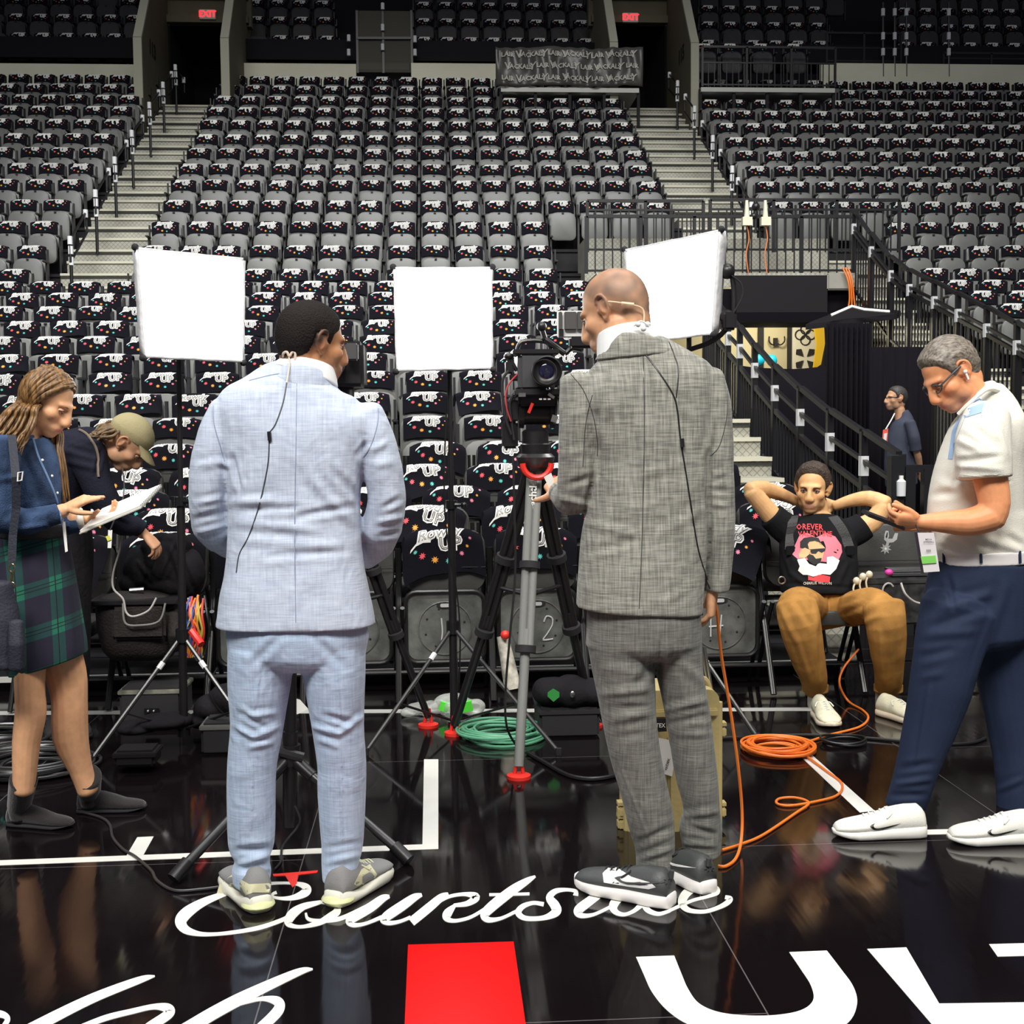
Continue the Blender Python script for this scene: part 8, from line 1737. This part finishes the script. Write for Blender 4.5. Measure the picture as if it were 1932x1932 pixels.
bm = NB(); prism(bm, [(0, .03), (.028, .012), (.028, -.01), (0, -.032), (-.028, -.006), (-.026, .012)], .004, lambda p, o=W(1044, 1311, 5.715): Vector((o.x + p.x, o.y - p.z, o.z + p.y))); obj('patch', bm, mat('patch_green', (.03, .26, .05), .6), t, smooth=False, label='green patch'); bm = NB(); ell(bm, W(1080, 1310, 5.71), (.012, .006, .016)); obj('stud', bm, STEEL, t)
t = blob('black_bag', 'slumped black bag with a strap on the floor behind the light stand', 'bag', [(400, 1335, 5.9, .09, .12, .06), (430, 1320, 5.9, .09, .12, .08), (385, 1355, 5.9, .08, .1, .04)], CLOTHB)
cable('cable', 'thin black cable looping over the slumped bag', [W(410, 1260, 5.75), W(395, 1290, 5.72), W(400, 1320, 5.7), W(420, 1345, 5.72), W(436, 1352, 5.75)], .004, CB)
blob('black_bag', 'low black bag lying under the gear bag chair by the light stand', 'bag', [(300, 1362, 5.75, .12, .10, .035), (262, 1372, 5.75, .10, .10, .03), (330, 1358, 5.8, .08, .08, .04)], CLOTHB)
PB = nmat('plastic_bag'); m, N, L, b = PB; b.inputs['Base Color'].default_value = (.75, .78, .72, 1); b.inputs['Roughness'].default_value = .25; b.inputs['Transmission Weight'].default_value = .5; b.inputs['Alpha'].default_value = .6
PLB = m
t = blob('plastic_bag', 'crumpled clear plastic bag with bright green wrappers on the floor', 'bag', [(805, 1336, 6.25, .10, .07, .035), (855, 1330, 6.25, .10, .08, .055), (890, 1335, 6.25, .07, .06, .045), (780, 1344, 6.25, .06, .05, .02)], PLB, .006, (.018, 16))
bm = NB(); box(bm, W(838, 1333, 6.2), (.045, .03, .045), Matrix.Rotation(.3, 3, 'Y')); box(bm, W(880, 1333, 6.19), (.06, .03, .05), Matrix.Rotation(-.2, 3, 'Y')); box(bm, W(858, 1338, 6.2), (.03, .02, .03)); obj('wrappers', bm, mat('neon_green', (.10, .85, .05), .5), t, smooth=False, label='bright green wrappers')
def coil(name, label, cx, cy, rx, loops, r, m, seed, tail=None, squash=1.0):
    random.seed(seed); c0 = F(cx, cy); t = thing(name, label, 'cable', c0)
    for k in range(loops):
        a0 = random.uniform(0, 6.28); ox, oy = random.gauss(0, rx * .06), random.gauss(0, rx * .06); q = rx * random.uniform(.62, 1.05); z = r + r * 1.3 * (k % 5); ph = random.uniform(.8, 1.2)
        obj('loop', tube(NB(), [c0 + Vector((ox + q * math.cos(a), oy + q * ph * squash * math.sin(a), z + .004 * math.sin(a * 2 + k))) for a in np.linspace(a0, a0 + 2 * PI, 40, endpoint=False)], r, 6, closed=True), m, t)
    if tail: obj('tail', tube(NB(), smooth_path(tail, 7), r, 7), m, t)
    return t
coil('cable_coil', 'coiled orange extension cable on the floor near the seated man', 1466, 1416, .155, 16, .0058, OR, 2, [F(1500, 1408, .01), F(1560, 1388, .007), F(1620, 1372, .007), F(1638, 1355, .007), F(1628, 1340, .007), F(1600, 1322, .02), W(1584, 1290, 6.3), W(1592, 1260, 6.35), W(1620, 1225, 6.4)], 1.0)
cable('cable', 'orange cable winding from the coil past the white tape to the grey trousers', [F(1520, 1425, .012), F(1560, 1455, .008), F(1588, 1478, .007), F(1580, 1500, .007), F(1540, 1512, .007), F(1490, 1520, .007), F(1466, 1516, .007), F(1470, 1507, .009), F(1500, 1505, .012), F(1526, 1515, .010), F(1500, 1535, .007), F(1440, 1575, .007), F(1400, 1592, .007), F(1362, 1604, .007)], .0052, OR)
cable('cable', 'orange cable hanging from the grey jacket hem down to the floor', [W(1342, 1110, 4.1), W(1352, 1150, 4.12), W(1360, 1230, 4.14), W(1378, 1340, 4.16), W(1392, 1440, 4.18), W(1400, 1530, 4.2), F(1398, 1588, .03), F(1388, 1620, .008), F(1370, 1634, .007), F(1355, 1634, .007)], .0055, OR)
GRN = mat('cable_green', (.10, .32, .19), .45)
coil('cable_coil', 'coiled pale green cable on the floor by the tripod foot', 945, 1388, .20, 20, .0062, GRN, 4, None, .9); coil('cable_coil', 'small single loop of green cable beside the bigger green coil', 902, 1396, .068, 2, .006, GRN, 6)
coil('cable_coil', 'loop of black cable on the floor in front of the seated man', 1592, 1402, .105, 3, .0058, CB, 8, None)
cable('cable', 'long black cable running along the floor behind the orange coil', [F(1240, 1400, .008), F(1400, 1391, .008), F(1520, 1387, .008), F(1640, 1393, .008), F(1760, 1404, .008), F(1830, 1402, .008), F(1860, 1392, .008)], .0075, CB)
cable('cable', 'thick black cable curving on the floor from the tripod to the grey trousers', [F(995, 1420, .01), F(1030, 1440, .01), F(1070, 1462, .01), F(1110, 1470, .01), F(1150, 1466, .01), F(1180, 1455, .01)], .010, CB)
cable('cable', 'black cable crossing the white court line by the black boots', [F(150, 1531, .006), F(190, 1542, .006), F(207, 1556, .006), F(213, 1580, .006), F(232, 1602, .006), F(255, 1616, .006), F(285, 1642, .006), F(297, 1662, .006), F(330, 1680, .006), F(380, 1678, .006), F(430, 1671, .006)], .0052, mat('cable_dark_grey', (.04, .036, .036), .35))
coil('cable_coil', 'heap of coiled black cables behind the black boots', 60, 1450, .26, 22, .0075, mat('cable_satin', (.03, .03, .03), .3), 10, None, .9); coil('cable_coil', 'second heap of black cables at the frame edge behind the bare legs', 0, 1405, .24, 18, .0075, mat('cable_satin', (.03, .03, .03), .3), 12)
for k, (x0, y0, x1, y1) in enumerate(((1010, 640 + 190, 1050, 880), )): pass
cable('cable', 'thin black cable hanging down beside the carbon tripod leg', [W(968, 860, 5.25), W(970, 950, 5.22), W(972, 1080, 5.18), W(962, 1200, 5.12), W(954, 1300, 5.1), W(956, 1370, 5.12), F(976, 1410, .01)], .005, CB)
cable('cable', 'thin black wire hanging beside the middle light stand', [W(842, 780, 5.9), W(838, 900, 5.9), W(842, 1000, 5.92), W(862, 1120, 5.95), W(868, 1200, 5.95), W(866, 1290, 5.98)], .004, CB)
t = thing('newspaper_roll', 'rolled pale paper with a red knob leaning between the chairs', 'roll', W(955, 1310, 6.4)); bm = NB(); tube(bm, [W(948, 1200, 6.35), W(968, 1300, 6.3)], [.03, .045], 12); obj('paper', bm, mat('paper_stained', (.50, .47, .40), .8, var=.5, vscale=20), t); bm = NB(); ell(bm, W(953, 1198, 6.3), .024); obj('knob', bm, REDM, t); 
t = thing('folded_paper', 'white paper sheet propped on the floor between the blue trouser legs', 'paper', F(570, 1350)); obj('sheet', quad4(558, 1318, 566, 1320, 582, 1338, 560, 1348, 5.9), WHITE, t, smooth=False)
# gear piled on the emblem chair
t, a_, c_, z0 = crate('black equipment box full of cables on the emblem chair', 1612, 1092, 1762, 1178, 6.28, .30, mat('box_scuffed', (.03, .03, .03), .4, var=.6, vscale=20), cat='case')
for k, (x, y) in enumerate(((1628, 1088), (1640, 1084), (1616, 1096))): bm = NB(); ell(bm, W(x, y, 6.25), (.018, .02, .02)); tube(bm, smooth_path([W(x, y, 6.25), W(x - 6, y + 14, 6.24), W(x - 2, y + 34, 6.24)], 4), .005, 6); obj('plug', bm, mat('plug_cream', (.6, .55, .42), .5), t)
bm = NB(); box(bm, W(1720, 1082, 6.35), (.24, .10, .012)); box(bm, W(1715, 1074, 6.4), (.22, .12, .010)); obj('tray', bm, STEEL, t, smooth=False); bm = NB(); ell(bm, W(1677, 1080, 6.3), (.022, .02, .018)); obj('magenta_tag', bm, mat('magenta', (.6, .04, .3), .5), t, label='magenta cloth tag')
bm = NB(); tube(bm, smooth_path([W(1700, 1100, 6.25), W(1708, 1120, 6.22), W(1725, 1135, 6.22), W(1745, 1140, 6.22)], 5), .006, 6); tube(bm, [W(1676, 1115, 6.265) + Vector((.03 * math.cos(a), 0, .04 * math.sin(a))) for a in np.linspace(.6, 4.2, 16)], .005, 6); obj('cables', bm, CG, t)
t = thing('paper_sheet', 'white paper held by the grey-suited man', 'paper', W(1034, 905, 4.05)); obj('sheet', quad4(1026, 900, 1040, 892, 1046, 908, 1036, 920, 4.04), WHITE, t, smooth=False)
t = thing('bottle', 'clear water bottle standing at the end of the stair railing', 'bottle', W(1700, 935, 8.3)); bm = NB(); q = W(1700, 936, 8.3); lathe(bm, q, (0, 0, 1), [(0, .03), (.10, .032), (.115, .016)], 16); obj('body', bm, mat('bottle_white', (.75, .78, .8), .3), t); bm = NB(); lathe(bm, q + Vector((0, 0, .115)), (0, 0, 1), [(0, .015), (.025, .015)], 12); obj('cap', bm, WHITE, t)
bm = NB(); rtube(bm, W(1690, 860, 8.35), (W(1690, 860, 8.35).x, 8.35, 0), .09, .09); rtube(bm, W(1715, 880, 8.35), (W(1715, 880, 8.35).x, 8.35, 0), .07, .07); rtube(bm, W(1690, 884, 8.35), W(1760, 884, 8.35), .05, .05); rtube(bm, W(1750, 884, 8.35), (W(1750, 884, 8.35).x, 8.35, 0), .07, .07); t = obj('gate_frame', bm, RAIL, None, smooth=False, label='black steel gate frame at the foot of the stair railing', cat='gate')
